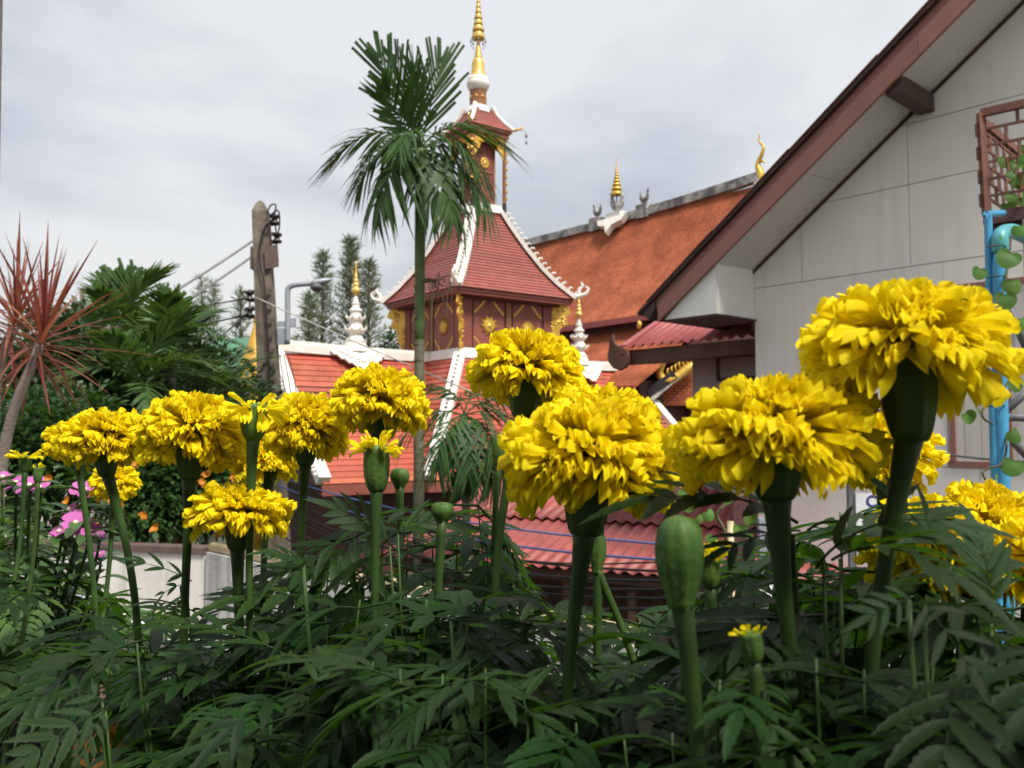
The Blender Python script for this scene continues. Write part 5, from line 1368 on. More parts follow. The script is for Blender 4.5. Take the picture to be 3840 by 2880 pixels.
# steel frame holding the rack
zf = c1.z - 0.1
pf = P(3880, 1500, 3.0)
for dx in (0.0, 0.35):
    MB().tube([V(pf.x + dx, pf.y - dx * 0.4, TZ), V(pf.x + dx, pf.y - dx * 0.4, zf)], 0.02, 8).build('steel_leg', M['greypipe'], tr, True)
for (a_, b_) in (((3755, 1555), (3900, 1425)), ((3755, 1563), (3900, 1568)), ((3745, 1600), (3880, 1740)), ((3765, 1115), (3880, 1370)), ((3770, 2300), (3900, 2150))):
    MB().tube([P(*a_, 2.95), P(*b_, 2.95)], 0.0145, 8).build('brace', M['greypipe'], tr, True)
bp = []
pa_ = [P(3702, 806, 2.72), P(3706, 830, 2.70), P(3712, 1100, 2.68), P(3722, 1500, 2.66), P(3735, 1900, 2.63), P(3752, 2310, 2.60), P(3768, 2588, 2.58)]
pipes = thing('water_pipes', 'pair of light blue plastic water pipes rising from the parapet with elbow joints', 'pipes', tuple(pa_[-1]))
MB().tube(curve_pts([P(3760, 800, 2.95)] + pa_, 5), 0.0125, 10).build('thin_pipe', M['pvc'], pipes, True)
pb2 = [P(3752, 930, 2.66), P(3748, 1000, 2.66), P(3750, 1300, 2.66), P(3757, 1700, 2.64), P(3768, 2000, 2.62), P(3782, 2350, 2.60), P(3795, 2590, 2.58)]
MB().tube(pb2, 0.0205, 14).build('main_pipe', M['pvc'], pipes, True)
MB().tube(curve_pts([P(3751, 945, 2.66), P(3751, 890, 2.66), P(3765, 872, 2.70), P(3800, 868, 2.80), P(3860, 895, 2.95)], 6), 0.0245, 12).build('elbow', M['pvcteal'], pipes, True)
for py in (1480, 1560, 2110):
    px = 3752 + (py - 1480) * 0.028
    MB().tube([P(px, py - 10, 2.655), P(px, py + 10, 2.655)], 0.0235, 12).build('coupling', M['pvc'], pipes, True)
for py in (925, 1040, 1525, 1820):
    MB().tube([P(3700, py, 2.63), P(3760, py - 6, 2.62), P(3790, py + 10, 2.66)], 0.0022, 4).build('tie_wire', M['black'], pipes)
def heart_mesh(name, m, cup=0.12):
    mb = MB(); outl_ = []
    for k in range(25):
        a = 2 * pi * k / 24
        r = 0.5 * (1 - 0.55 * max(0, cos(a)) ** 6) * (1 + 0.12 * max(0, -cos(a)) ** 4)
        outl_.append(V(-r * cos(a), r * sin(a) * 1.04, 0))
    vs = [V(-0.22, 0, 0)] ; fs = []
    vs = [V(-0.12, 0, 0.0)]
    for p in outl_[:24]:
        q = p * 0.55 + V(-0.05, 0, 0); vs.append(V(q.x, q.y, cup * 0.35 * (q.y * 2) ** 2 + 0.02 * sin(9 * q.x)))
    for p in outl_[:24]: vs.append(V(p.x, p.y, cup * (p.y * 2) ** 2 - 0.15 * p.x * abs(p.x)))
    for k in range(24):
        k2 = (k + 1) % 24
        fs.append((0, 1 + k, 1 + k2)); fs.append((1 + k, 25 + k, 25 + k2, 1 + k2))
    return mb.add(vs, fs).mesh(name, m, True)
HM = [heart_mesh('heart_leaf_flat', M['heartleaf'], 0.08), heart_mesh('heart_leaf_cupped', M['heartleaf'], 0.3), heart_mesh('heart_leaf_curled', M['heartleaf'], -0.2)]
rr = random.Random(71)
def heart(th, px, py, d, size, tilt=None):
    n = V(rr.uniform(-0.5, 0.3), -1, rr.uniform(-0.1, 0.7)).normalized()
    a = rr.uniform(-0.6, 0.6) if tilt is None else tilt
    x = V(sin(a), -0.1, -cos(a))
    p = P(px, py, d)
    inst('leaf', HM[rr.randrange(3)], frame(p, x, n) @ Matrix.Scale(0.86 * size * d / FPX, 4), th)
    return p
vn1 = thing('climbing_vine', 'heart leaved vine twining round the blue pipes', 'vine', tuple(P(3790, 2560, 2.60)))
MB().tube(curve_pts([P(3800, 2560, 2.58), P(3780, 2100, 2.60), P(3770, 1900, 2.62), P(3690, 1790, 2.60), P(3700, 1760, 2.60), P(3760, 1735, 2.58), P(3775, 1640, 2.62), P(3740, 1600, 2.66), P(3690, 1570, 2.60), P(3690, 1530, 2.60), P(3740, 1490, 2.58), P(3790, 1400, 2.6), P(3760, 1280, 2.62), P(3740, 1180, 2.6), P(3770, 1060, 2.62), P(3790, 900, 2.7), P(3780, 860, 2.7)], 6), 0.0035, 5).build('stem', M['vine'], vn1, True)
for (px, py, s_) in ((3783, 965, 100), (3672, 1020, 66), (3800, 1068, 82), (3768, 1122, 92), (3793, 1345, 80), (3626, 1562, 66), (3806, 1628, 76), (3797, 1745, 90), (3668, 1868, 86), (3646, 1822, 50), (3815, 1940, 80), (3805, 1440, 70), (3780, 1205, 55), (3830, 1210, 70), (3680, 2050, 60), (3822, 860, 60)):
    heart(vn1, px, py, 2.56, s_)
for (px, py) in ((3718, 1865), (3675, 1540), (3740, 1785), (3755, 890)):
    inst('dry_leaf', HM[2], frame(P(px, py, 2.57), V(0.2, 0, -1), V(0.8, -0.6, 0.1)) @ Matrix.Scale(0.024, 4), vn1)
for k in range(28):
    heart(vn1, rr.uniform(3765, 3900), rr.uniform(540, 790), rr.uniform(3.15, 3.5), rr.uniform(40, 62))
# second vine with post near the shed
sp = thing('corner_post', 'maroon timber post with a cream pipe strapped beside it', 'post', tuple(P(2778, 2400, 5.6)))
q0, q1 = P(2778, 1850, 5.6), P(2778, 2420, 5.6)
zg = 0.0
MB().boxax(V(q0.x - 0.05, 5.6, zg), V(0.10, 0, 0), V(0, 0.10, 0), V(0, 0, q0.z - zg)).build('timber', M['maroonrail'], sp)
MB().tube([V(P(2743, 2000, 5.5).x, 5.5, zg), P(2739, 1955, 5.5)], 0.021, 10).build('pipe', M['pvccream'], sp, True)
mbx = thing('meter_box', 'small rust stained white meter box on a post in the lane', 'box', tuple(P(2875, 2260, 5.4) * 1.0))
a_ = P(2850, 2250, 5.4)
MB().boxax(V(a_.x, 5.4, a_.z), V(0.085, 0, 0), V(0, 0.06, 0), V(0, 0, 0.13)).build('case', M['letterwhite'], mbx)
for (dx, dz) in ((0.012, 0.105), (0.012, 0.015)):
    MB().tube([V(a_.x + dx, 5.398, a_.z + dz), V(a_.x + dx + 0.012, 5.396, a_.z + dz)], 0.007, 6).build('rusty_bolt', M['terracotta'], mbx)
MB().boxax(V(a_.x + 0.02, 5.461, 0), V(0.05, 0, 0), V(0, 0.05, 0), V(0, 0, a_.z + 0.5)).build('post', M['steel'], mbx)
vn2 = thing('shed_vine', 'heart leaved vine hanging over the maroon post by the shed', 'vine', tuple(P(2760, 2420, 5.5)))
MB().tube(curve_pts([P(2760, 2420, 5.55), P(2735, 2150, 5.45), P(2720, 2000, 5.4), P(2690, 1930, 5.4), P(2740, 1880, 5.4), P(2800, 1850, 5.4)], 5), 0.012, 5).build('stem', M['vine'], vn2, True)
for (px, py, s_) in ((2655, 1930, 56), (2640, 1870, 50), (2620, 1945, 40), (2772, 1985, 64), (2810, 1945, 60), (2688, 2035, 56), (2668, 2020, 50), (2820, 2040, 56), (2810, 2010, 34), (2690, 2095, 58), (2725, 1875, 40), (2600, 1870, 44), (2790, 2155, 34), (2735, 2190, 26), (2580, 1900, 50), (2560, 1850, 40), (2850, 1900, 60)):
    heart(vn2, px, py, 5.35, s_)
# black sign with white letters, white banner with blue letters
def text(body, size, m, parent, Mw, ext=0.004, name='lettering'):
    cu = bpy.data.curves.new(name, 'FONT'); cu.body = body; cu.size = size; cu.extrude = ext; cu.align_x = 'RIGHT'
    cu.offset = size * 0.02
    ob = bpy.data.objects.new(name, cu); link(ob)
    bpy.context.view_layer.update()
    me = bpy.data.meshes.new_from_object(ob.evaluated_get(bpy.context.evaluated_depsgraph_get()))
    bpy.data.objects.remove(ob)
    me.materials.clear(); me.materials.append(m)
    return inst(name, me, Mw, parent)
sd_ = 3.6
s1, s0 = P(3396, 2300, sd_), P(3040, 2720, sd_)
sg = thing('black_sign', 'black hanging sign board with white raised lettering beyond the parapet', 'sign', (s1.x - 0.2, sd_, s0.z))
MB().boxax(V(P(3020, 2300, sd_).x, sd_, P(3000, 2700, sd_).z), V(s1.x - P(3020, 2300, sd_).x, 0, 0), V(0, 0.03, 0), V(0, 0, s1.z - P(3000, 2700, sd_).z + 0.12)).build('board', M['blackboard'], sg)
Rt = Matrix(((1, 0, 0, 0), (0, 0, -1, 0), (0, 1, 0, 0), (0, 0, 0, 1)))
lz = P(3390, 2497, sd_)
text('ncle', 0.105, M['letterwhite'], sg, Matrix.Translation(V(lz.x, sd_ - 0.004, lz.z)) @ Rt)
MB().boxax(V(s1.x - 0.30, sd_ + 0.031, 0), V(0.04, 0, 0), V(0, 0.04, 0), V(0, 0, s1.z + 0.1)).build('post', M['greypipe'], sg)
bd = 4.2
bn = thing('white_banner', 'narrow white banner with blue lettering hung below the white house', 'banner', (P(3260, 2100, bd).x, bd, P(3260, 2100, bd).z))
b0, b1 = P(3215, 2110, bd), P(3330, 1850, bd)
MB().boxax(V(b0.x, bd, b0.z), V(b1.x - b0.x, 0, 0), V(0, 0.01, 0), V(0, 0, b1.z - b0.z)).build('cloth', M['banner'], bn)
for (px, py, ch_, sz) in ((3290, 1900, 'C', 0.08), (3300, 1965, 'O', 0.10), (3262, 2082, 'P', 0.12)):
    text(ch_, sz, M['letterblue'], bn, Matrix.Translation(V(P(px, py, bd).x, bd - 0.002, P(px, py, bd).z)) @ Rt, 0.001)
MB().boxax(V(b0.x - 0.03, bd + 0.011, 0), V(0.03, 0, 0), V(0, 0.03, 0), V(0, 0, b1.z + 0.05)).build('pole', M['greypipe'], bn)
# thin wall edge of our own building at the far left
cl = MB().boxax(P(-120, 0, 1.6) + V(0, 0, -2.6), V(P(8, 700, 1.6).x - P(-120, 700, 1.6).x, 0, 0), V(0, 0.12, 0), V(0, 0, 4.2))
cl = MB().boxax(V(P(-140, 700, 1.6).x, 1.6, TZ), V(P(13, 0, 1.6).x - P(-140, 700, 1.6).x, 0, 0), V(0, 0.1, 0), V(0, 0, 0.001))
vs = [V(P(-160, 700, 1.6).x, 1.6, TZ + 0.01), V(P(0, 700, 1.6).x, 1.6, TZ + 0.01), P(-2, 740, 1.6), P(11, 0, 1.6), P(14, -250, 1.6), V(P(-160, 700, 1.6).x, 1.6, P(14, -250, 1.6).z)]
single('terrace_column', MB().prism(vs, V(0, -0.12, 0)), M['floor'], 'rough concrete column edge at the terrace rim', 'column')
# ------------------------------------------------------------------ planters and timber on the terrace
SOIL = 3.46
def planter(x0, x1, y0, y1, label, zt=SOIL):
    t = thing('planter_box', label, 'planter', ((x0 + x1) / 2, (y0 + y1) / 2, TZ))
    mb = MB()
    mb.box(x0, x1, y0, y0 + 0.02, zt - 0.22, zt + 0.03); mb.box(x0, x1, y1 - 0.02, y1, zt - 0.22, zt + 0.03)
    mb.box(x0, x0 + 0.02, y0 + 0.021, y1 - 0.021, zt - 0.22, zt + 0.03); mb.box(x1 - 0.02, x1, y0 + 0.021, y1 - 0.021, zt - 0.22, zt + 0.03)
    mb.box(x0 + 0.001, x1 - 0.001, y0 + 0.001, y1 - 0.001, zt - 0.24, zt - 0.221)
    mb.build('trough', M['pot'], t)
    MB().box(x0 + 0.021, x1 - 0.021, y0 + 0.021, y1 - 0.021, zt - 0.2, zt).build('soil', M['soil'], t)
    for sx in (x0 + 0.05, x1 - 0.09):
        for sy in (y0 + 0.03, y1 - 0.07):
            MB().box(sx, sx + 0.04, sy, sy + 0.04, TZ, zt - 0.241).build('leg', M['greypipe'], t)
planter(-0.62, 0.62, 0.16, 0.86, 'black planter trough on legs holding the marigold row')
planter(-1.15, -0.64, 0.70, 1.45, 'black planter trough on legs holding the pink vinca')
# weathered timber bench and maroon rail at the lower left
bn_ = thing('timber_rack', 'weathered grey timber rack with a maroon rail left of the marigolds', 'rack', (P(150, 2800, 1.7).x, 1.7, TZ))
zr_ = P(150, 2640, 1.55).z
MB().bar(P(-260, 2690, 1.5), P(345, 2595, 1.62), 0.06, 0.055).build('rail', M['maroonrail'], bn_)
MB().bar(P(205, 2440, 1.95), P(420, 2670, 1.62), 0.07, 0.06).build('sloping_rail', M['brownboard'], bn_)
for k, (py, d) in enumerate(((2740, 1.55), (2800, 1.52), (2870, 1.49), (2945, 1.46))):
    a_, b_ = P(-260, py + 12, d), P(330, py - 6, d + 0.08)
    MB().bar(a_, b_, 0.09, 0.018).build('plank', M['greywood'], bn_)
for k, px in enumerate((200, 330, 470)):
    c_ = P(px, 2500, 2.05 + 0.02 * k)
    MB().boxax(V(c_.x, c_.y, TZ), V(0.09, 0, 0), V(0, 0.02, 0), V(0, 0, P(px, 2300 + 30 * k, 2.05).z - TZ)).build('upright_board', M['greywood'], bn_)
MB().bar(P(-60, 2480, 1.75), P(160, 2640, 1.62), 0.03, 0.04).build('brace', M['greywood'], bn_)
for px in (-200, 300):
    c_ = P(px, 2900, 1.56)
    MB().boxax(V(c_.x, 1.56, TZ), V(0.05, 0, 0), V(0, 0.05, 0), V(0, 0, zr_ - TZ - 0.02)).build('leg', M['greywood'], bn_)
# white handrail slanting behind it
ra_, rb2 = P(290, 2235, 3.6), P(560, 2368, 2.9)
hrl = thing('white_handrail', 'white tube handrail slanting past the pale wall', 'handrail', (ra_.x, ra_.y, TZ))
MB().tube([ra_, rb2], 0.022, 8).build('rail', M['letterwhite'], hrl, True)
for q in (ra_.lerp(rb2, 0.05), ra_.lerp(rb2, 0.95)):
    MB().tube([V(q.x, q.y, TZ), q], 0.018, 8).build('post', M['letterwhite'], hrl, True)

# ------------------------------------------------------------------ marigold meshes
fr = random.Random(101)
def petal_mesh(name, seed, w, curl, ruff, nx=10, ny=15):
    """ray floret along +X, unit length, strap with a blunt crinkled tip; +Z is its upper face"""
    r = random.Random(seed); ph_ = [r.uniform(0, 6.28) for _ in range(6)]
    mb = MB(); vs = []; fs = []
    ts = [1 - (1 - i / (nx - 1)) ** 1.35 for i in range(nx)]
    cl = [(0.0, 0.0)]; a = 0.12
    for i in range(1, nx):
        dt = ts[i] - ts[i - 1]
        a -= curl * dt * (0.3 + 1.6 * max(0, ts[i] - 0.4))
        cl.append((cl[-1][0] + cos(a) * dt, cl[-1][1] + sin(a) * dt))
    f1 = r.uniform(6.5, 9.0); f2 = r.uniform(11, 14)
    for i in range(nx):
        t = ts[i]
        hw = w * (0.22 + 0.78 * min(1, t / 0.8) ** 1.4) / 2
        k = max(0, (t - 0.74) / 0.26)
        hw *= sqrt(max(0.05, 1 - 0.70 * k * k))
        for j in range(ny):
            s = -1 + 2 * j / (ny - 1)
            x, z = cl[i]
            ext = k * (0.12 * w * cos(f1 * s + ph_[0]) - 0.12 * w * s * s)
            tip = max(0, (t - 0.25) / 0.75) ** 1.6
            zz = z + ruff * tip * w * (0.15 * sin(f1 * s + ph_[2]) + 0.03 * sin(f2 * s + ph_[3] + 2 * t) + 0.10 * s * sin(ph_[4]))
            zz += 0.30 * w * (s * s - 0.4) * (1 - 0.8 * t)
            vs.append(V(x + ext, s * hw, zz))
    for i in range(nx - 1):
        for j in range(ny - 1):
            a_ = i * ny + j
            fs.append((a_, a_ + 1, a_ + ny + 1, a_ + ny))
    return mb.add(vs, fs).mesh(name, M['petal'], True)
PM_OUT = [petal_mesh('outer_petal', 200 + k, 0.36 + 0.04 * (k % 3), 0.25 + 0.35 * (k % 4), 1.3) for k in range(8)]
PM_IN = [petal_mesh('inner_petal', 220 + k, 0.31 + 0.04 * (k % 3), 0.0 + 0.4 * (k % 4), 1.7) for k in range(10)]
PM_TOP = [petal_mesh('crown_petal', 240 + k, 0.30 + 0.04 * (k % 3), 0.2 + 0.5 * (k % 3), 1.9) for k in range(8)]

def leaf_mesh(name, seed, m, pairs=6, ll=0.46, lw=0.105, droop=0.35, fw=0.75):
    r = random.Random(seed); mb = MB(); mid = []
    pts = []; a = 0.25
    n = 12
    for i in range(n + 1):
        pts.append(V(0, 0, 0) if i == 0 else pts[-1] + V(cos(a), 0.02 * sin(i + seed), sin(a)).normalized() / n)
        a -= droop * 1.9 / n
    mb.tube(pts, [0.013 * (1 - 0.7 * i / n) for i in range(n + 1)], 5)
    mid += [0.0] * len(mb.v)
    def leaflet(p, d, nrm, L, w):
        d = d.normalized(); s = d.cross(nrm).normalized(); up = s.cross(d)
        st = 13; vs = []; fs = []
        bend = r.uniform(0.15, 0.5); tw = r.uniform(-0.3, 0.3)
        for i in range(st + 1):
            t = i / st
            c_ = p + d * (L * t) - V(0, 0, 1) * (bend * L * t * t * 0.6) + s * (tw * L * 0.15 * t * t)
            hw = w * 0.5 * (sin(pi * min(1, 0.06 + t ** 0.85 * 0.94))) ** 0.75
            if i == st: hw = 0.0004
            tooth = 1.0 if i % 2 else 0.80
            back = (0 if i % 2 else 0.0)
            vs += [c_ - s * hw * tooth + up * hw * 0.28 + d * (0.02 * L if i % 2 else 0), c_ - up * 0.0, c_ + s * hw * tooth + up * hw * 0.28 + d * (0.02 * L if i % 2 else 0)]
            mid.extend((0.0, 1.0, 0.0))
        for i in range(st):
            for k in range(2): fs.append((3 * i + k, 3 * i + k + 1, 3 * i + 4 + k, 3 * i + 3 + k))
        mb.add(vs, fs)
    for k in range(pairs):
        t = 0.24 + 0.68 * k / (pairs - 1)
        f = t * n; i = min(int(f), n - 1); p = pts[i].lerp(pts[i + 1], f - i); tg = (pts[i + 1] - pts[i]).normalized()
        nr = V(-tg.z, 0, tg.x)
        sc = (0.5 + 0.5 * sin(pi * (0.15 + 0.75 * t))) * r.uniform(0.78, 1.15)
        for s in (-1, 1):
            d = tg * (fw + 0.5 * t + r.uniform(-0.1, 0.1)) + V(0, s, 0) + nr * r.uniform(0.0, 0.25)
            leaflet(p + tg * r.uniform(-0.012, 0.012), d, nr, ll * sc, lw * r.uniform(0.85, 1.15))
    leaflet(pts[-1], pts[-1] - pts[-2], V(0, 0, 1), ll * 0.95, lw * 1.1)
    me = mb.mesh(name, m, True)
    me.attributes.new('mid', 'FLOAT', 'POINT').data.foreach_set('value', mid)
    return me
LM = [leaf_mesh('marigold_leaf', 300 + k, M['leaf'], 3 + k % 3, 0.50 + 0.04 * (k % 3), 0.116 + 0.016 * (k % 2), 0.2 + 0.18 * (k % 4), 0.7 + 0.2 * (k % 3)) for k in range(9)]
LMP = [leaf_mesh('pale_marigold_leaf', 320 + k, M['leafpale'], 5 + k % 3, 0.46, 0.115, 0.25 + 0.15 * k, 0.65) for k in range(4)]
# finely cut young leaves
LMY = [leaf_mesh('young_marigold_leaf', 340 + k, M['leaf'], 8, 0.22, 0.035, 0.15, 0.9) for k in range(2)]

ENV = [(-400, 1800), (0, 1870), (150, 1920), (330, 2080), (430, 2200), (650, 2150), (800, 2140), (1000, 2080), (1180, 1960), (1330, 1800), (1500, 1790), (1800, 1770), (1880, 1860), (1960, 2160), (2200, 2240), (2460, 2230), (2600, 2080), (2720, 2010), (3000, 1880), (3200, 1840), (3500, 1760), (3700, 1870), (3840, 1960), (4300, 1960)]
KEEP = [(3270, 3520, 2390, 2580), (2030, 2160, 2400, 2480), (2260, 2390, 2380, 2500), (440, 680, 1990, 2220), (-300, 300, 2580, 3000), (330, 520, 2680, 2880), (3240, 3330, 2340, 2600)]     # openings through the row
def envelope(px):
    for (x0, y0), (x1, y1) in zip(ENV[:-1], ENV[1:]):
        if px <= x1: return y0 + (y1 - y0) * (px - x0) / (x1 - x0)
    return 1960
def too_high(p):
    """foliage stays below the height it reaches in the row"""
    q = p - V(0, 0, CAMZ); dy = q.dot(_f)
    if dy < 0.05: return True
    px = 1920 + FPX * q.x / dy; py = 1440 - FPX * q.dot(_u) / dy
    for (x0, x1, y0, y1) in KEEP:
        if x0 < px < x1 and y0 < py < y1: return True
    return py < envelope(px)
rb = random.Random(404)
def stem_path(root, top, lean=0.015):
    root, top = Vector(root), Vector(top)
    m1 = root.lerp(top, 0.35) + V(rb.uniform(-lean, lean), rb.uniform(-lean, lean), 0)
    m2 = root.lerp(top, 0.70) + V(rb.uniform(-lean, lean), rb.uniform(-lean, lean), 0)
    return [root, m1, m2, top]
def leaves_along(th, path, z0f, z1f, nodes, size, meshes=LM, rndm=rb, droop=0.0, azs=None):
    n = len(path) - 1
    az = rndm.uniform(0, 6.28)
    for k in range(nodes):
        f = (z0f + (z1f - z0f) * k / max(1, nodes - 1)) * n
        i = min(int(f), n - 1); p = path[i].lerp(path[i + 1], f - i)
        az += 1.571 + rndm.uniform(-0.4, 0.4)
        for s in (0, pi):
            if rndm.random() < 0.06: continue
            a = az + s + rndm.uniform(-0.25, 0.25); el = rndm.uniform(-0.3, 0.35) - droop
            d = V(cos(a) * cos(el), sin(a) * cos(el), sin(el))
            sz = size * rndm.uniform(0.75, 1.2) * (0.75 + 0.35 * sin(pi * min(1, 0.25 + k / nodes)))
            bad = True
            for _ in range(6):
                if not (too_high(p + d * sz * 0.55 + V(0, 0, 0.08 * sz)) or too_high(p + d * sz) or too_high(p + d * sz * 0.8)): bad = False; break
                el -= 0.28; d = V(cos(a) * cos(el), sin(a) * cos(el), sin(el))
            if bad or too_high(p): continue
            Mw = frame(p, d, V(rndm.uniform(-0.3, 0.3), rndm.uniform(-0.3, 0.3), 1)) @ Matrix.Scale(sz, 4)
            inst('leaf', meshes[rndm.randrange(len(meshes))], Mw, th)

def bloom_on(th, c, axis, R, npet, hgt=0.62, lo=-28, sparse=1.0, calyx=1.0, bend=0.0):
    """flower head: c is where petals leave the calyx; axis points up through the head"""
    r = random.Random(int(c.x * 1e5) ^ int(c.z * 1e5))
    axis = Vector(axis).normalized()
    B = frame(c, axis.orthogonal(), axis)            # Z of this frame = axis
    head = MB().lathe([(0.004, -0.002), (0.011 * R / 0.038, 0.002), (0.013 * R / 0.038, 0.010), (0.008 * R / 0.038, 0.016), (0.001, 0.018)], 12, c, axis).build('flower_head', M['petaldisc'], th, True)
    for k in range(npet):
        t = (k + 0.5) / npet
        sel = sin(rad(lo)) + (1 - sin(rad(lo))) * t ** 1.05
        el = math.asin(max(-1, min(1, sel))) + r.uniform(-0.12, 0.12)
        az = 2.39996 * k + r.uniform(-0.22, 0.22)
        d = V(cos(az) * cos(el), sin(az) * cos(el), sin(el))
        up = V(-cos(az) * sin(el), -sin(az) * sin(el), cos(el))
        # dome: full radius sideways, flattened on top
        ln = R / sqrt(cos(el) ** 2 + (sin(el) / hgt) ** 2 if el > 0 else 1.0)
        ln *= r.uniform(0.80, 1.04) * 0.96
        wid = r.uniform(0.85, 1.15)
        if el < rad(18): me = PM_OUT[r.randrange(8)]; ls = ln
        elif el < rad(52): me = PM_IN[r.randrange(10)]; ls = ln * 1.0
        else: me = PM_TOP[r.randrange(8)]; ls = ln * 1.08
        base = V(0.10 * R * cos(az) * cos(el), 0.10 * R * sin(az) * cos(el), 0.04 * R + 0.05 * R * sin(el))
        F = frame(base, d, up) @ Matrix.Rotation(r.uniform(-0.4, 0.4), 4, 'X') @ Matrix.Rotation(r.uniform(-0.15, 0.15), 4, 'Y')
        Ms = Matrix.Diagonal((ls, max(ls, 0.75 * R) * wid, ls, 1))
        inst('petal', me, B @ F @ Ms, head)
    return head
def calyx_on(th, c, axis, r_top, L, neck, name='calyx', m='calyx', ribs=0.09, closed=False):
    axis = Vector(axis).normalized()
    if closed:
        prof = [(neck, -L * 1.08), (neck * 1.1, -L), (r_top * 0.66, -L * 0.88), (r_top * 0.93, -L * 0.66), (r_top, -L * 0.50), (r_top * 1.02, -L * 0.35), (r_top * 0.9, -L * 0.12), (r_top * 0.55, 0.0), (r_top * 0.1, L * 0.04)]
    else:
        prof = [(neck, -L * 1.05), (neck * 1.25, -L * 0.98), (r_top * 0.80, -L * 0.86), (r_top * 0.96, -L * 0.62), (r_top, -L * 0.30), (r_top * 0.95, 0.0), (r_top * 1.0, L * 0.14), (r_top * 0.7, L * 0.10)]
    return MB().lathe(prof, 24, c, axis, ribs=ribs, nr=8).build(name, M[m], th, True)
def peduncle(th, ctrl, r_top, r_low, name='stem', m='stem', power=3.2):
    ctrl = [Vector(c_) for c_ in ctrl]; pts = [ctrl[0]]
    for a_, b_ in zip(ctrl[:-1], ctrl[1:]):
        k = max(2, int((b_ - a_).length / 0.014))
        pts += [a_.lerp(b_, (i + 1) / k) for i in range(k)]
    for _ in range(10):
        pts = [pts[0]] + [(pts[i - 1] + pts[i] * 2 + pts[i + 1]) / 4 for i in range(1, len(pts) - 1)] + [pts[-1]]
    n = len(pts)
    rs = []; left = sum((pts[i + 1] - pts[i]).length for i in range(n - 1)); tot = left
    for i in range(n):
        if power > 2: rs.append(r_low + (r_top - r_low) * math.exp(-left / 0.022))      # swollen just under the head
        else: rs.append(r_low + (r_top - r_low) * (1 - left / tot) ** power)
        if i < n - 1: left -= (pts[i + 1] - pts[i]).length
    MB().tube(pts, rs, 10).build(name, M[m], th, True)
    return pts

def marigold(label, head, stem_px, d, dia, npet, axis=(0, 0, 1), hgt=0.62, lo=-28, leaves=10, lsize=0.12, cal=1.0, nodes_from=0.15, nodes_to=0.8, dstem=0.0, group=None):
    """head: photo pixel of the calyx top; stem_px: further pixels down the stem"""
    c = P(head[0], head[1], d); R = dia / 2
    axis = Vector(axis).normalized()
    low = [P(x, y, d + dstem * (i + 1) / len(stem_px)) for i, (x, y) in enumerate(stem_px)]
    last = low[-1]
    dirn = (low[-1] - (low[-2] if len(low) > 1 else c))
    root = V(last.x + dirn.x * 0.4, min(0.84, max(0.18, last.y + 0.02)), SOIL - 0.01)
    if last.z < SOIL + 0.03: low = low[:-1] or [c.lerp(root, 0.5)]
    th = thing('marigold_plant', label, 'marigold', tuple(root), 0, group)
    cl = 0.024 * dia / 0.075 * cal
    neck = c - axis * cl * 0.86
    pts = peduncle(th, [root] + low[::-1] + [neck], 0.0056 * dia / 0.075, 0.0026)
    calyx_on(th, c + axis * 0.002, axis, 0.0098 * dia / 0.075, cl, 0.0054 * dia / 0.075)
    bloom_on(th, c, axis, R, npet, hgt, lo)
    leaves_along(th, pts, nodes_from, nodes_to, leaves, lsize)
    return th

marigold('marigold plant with the highest, ragged wide open bloom against the house wall', (3395, 1308), [(3378, 1760), (3325, 2080), (3240, 2480)], 0.318, 0.076, 215, (0.03, 0.16, 1), 0.56, -30, 4, 0.1, cal=1.45, nodes_from=0.35, nodes_to=0.74)
marigold('marigold plant with broad full bloom below the porch roof of the house', (2898, 1655), [(2905, 1960), (2930, 2200), (2985, 2480)], 0.325, 0.0765, 290, (-0.02, 0.12, 1), 0.54, -22, 4, 0.1, cal=0.95, nodes_from=0.35, nodes_to=0.74)
marigold('marigold plant with the largest round bloom over the red shed roof', (2215, 1725), [(2180, 2050), (2140, 2450), (2100, 2750)], 0.385, 0.079, 298, (0.09, 0.08, 1), 0.64, -34, 4, 0.1, cal=1.35, nodes_from=0.35, nodes_to=0.74)
marigold('marigold plant whose bloom shows behind the largest round bloom', (2255, 1615), [(2250, 1900), (2240, 2200)], 0.5, 0.076, 200, (0.05, 0, 1), 0.62, -18, 4, 0.1, cal=1.0, nodes_from=0.35, nodes_to=0.74)
marigold('marigold plant whose bloom peeps from behind the bloom below the porch', (3320, 1700), [(3320, 1950), (3300, 2250)], 0.55, 0.066, 200, (0.1, 0, 1), 0.8, -50, 5, 0.1, cal=1.0, nodes_from=0.35, nodes_to=0.74)
marigold('marigold plant with domed bloom in front of the tower foot', (1975, 1400), [(1948, 1580), (1890, 1850), (1850, 2120)], 0.525, 0.071, 295, (0.10, 0.10, 1), 0.68, -24, 4, 0.1, cal=1.25, nodes_from=0.35, nodes_to=0.74)
marigold('marigold plant with domed bloom over the half open yellow bud', (1430, 1510), [(1412, 1800), (1405, 2050)], 0.6, 0.068, 295, (0.10, 0.10, 1), 0.66, -34, 4, 0.11, cal=1.1, nodes_from=0.35, nodes_to=0.74)
marigold('marigold plant with deep frilled bloom right of the small open bud', (1150, 1600), [(1138, 1850), (1120, 2130)], 0.64, 0.066, 295, (0.0, 0.10, 1), 0.7, -45, 4, 0.11, cal=1.4, nodes_from=0.35, nodes_to=0.74)
marigold('marigold plant with bloom drooping behind the pole side flower', (1000, 1725), [(1000, 1900), (985, 2150)], 0.72, 0.062, 190, (-0.15, 0.1, 1), 0.62, -36, 4, 0.11, cal=1.0, nodes_from=0.35, nodes_to=0.74)
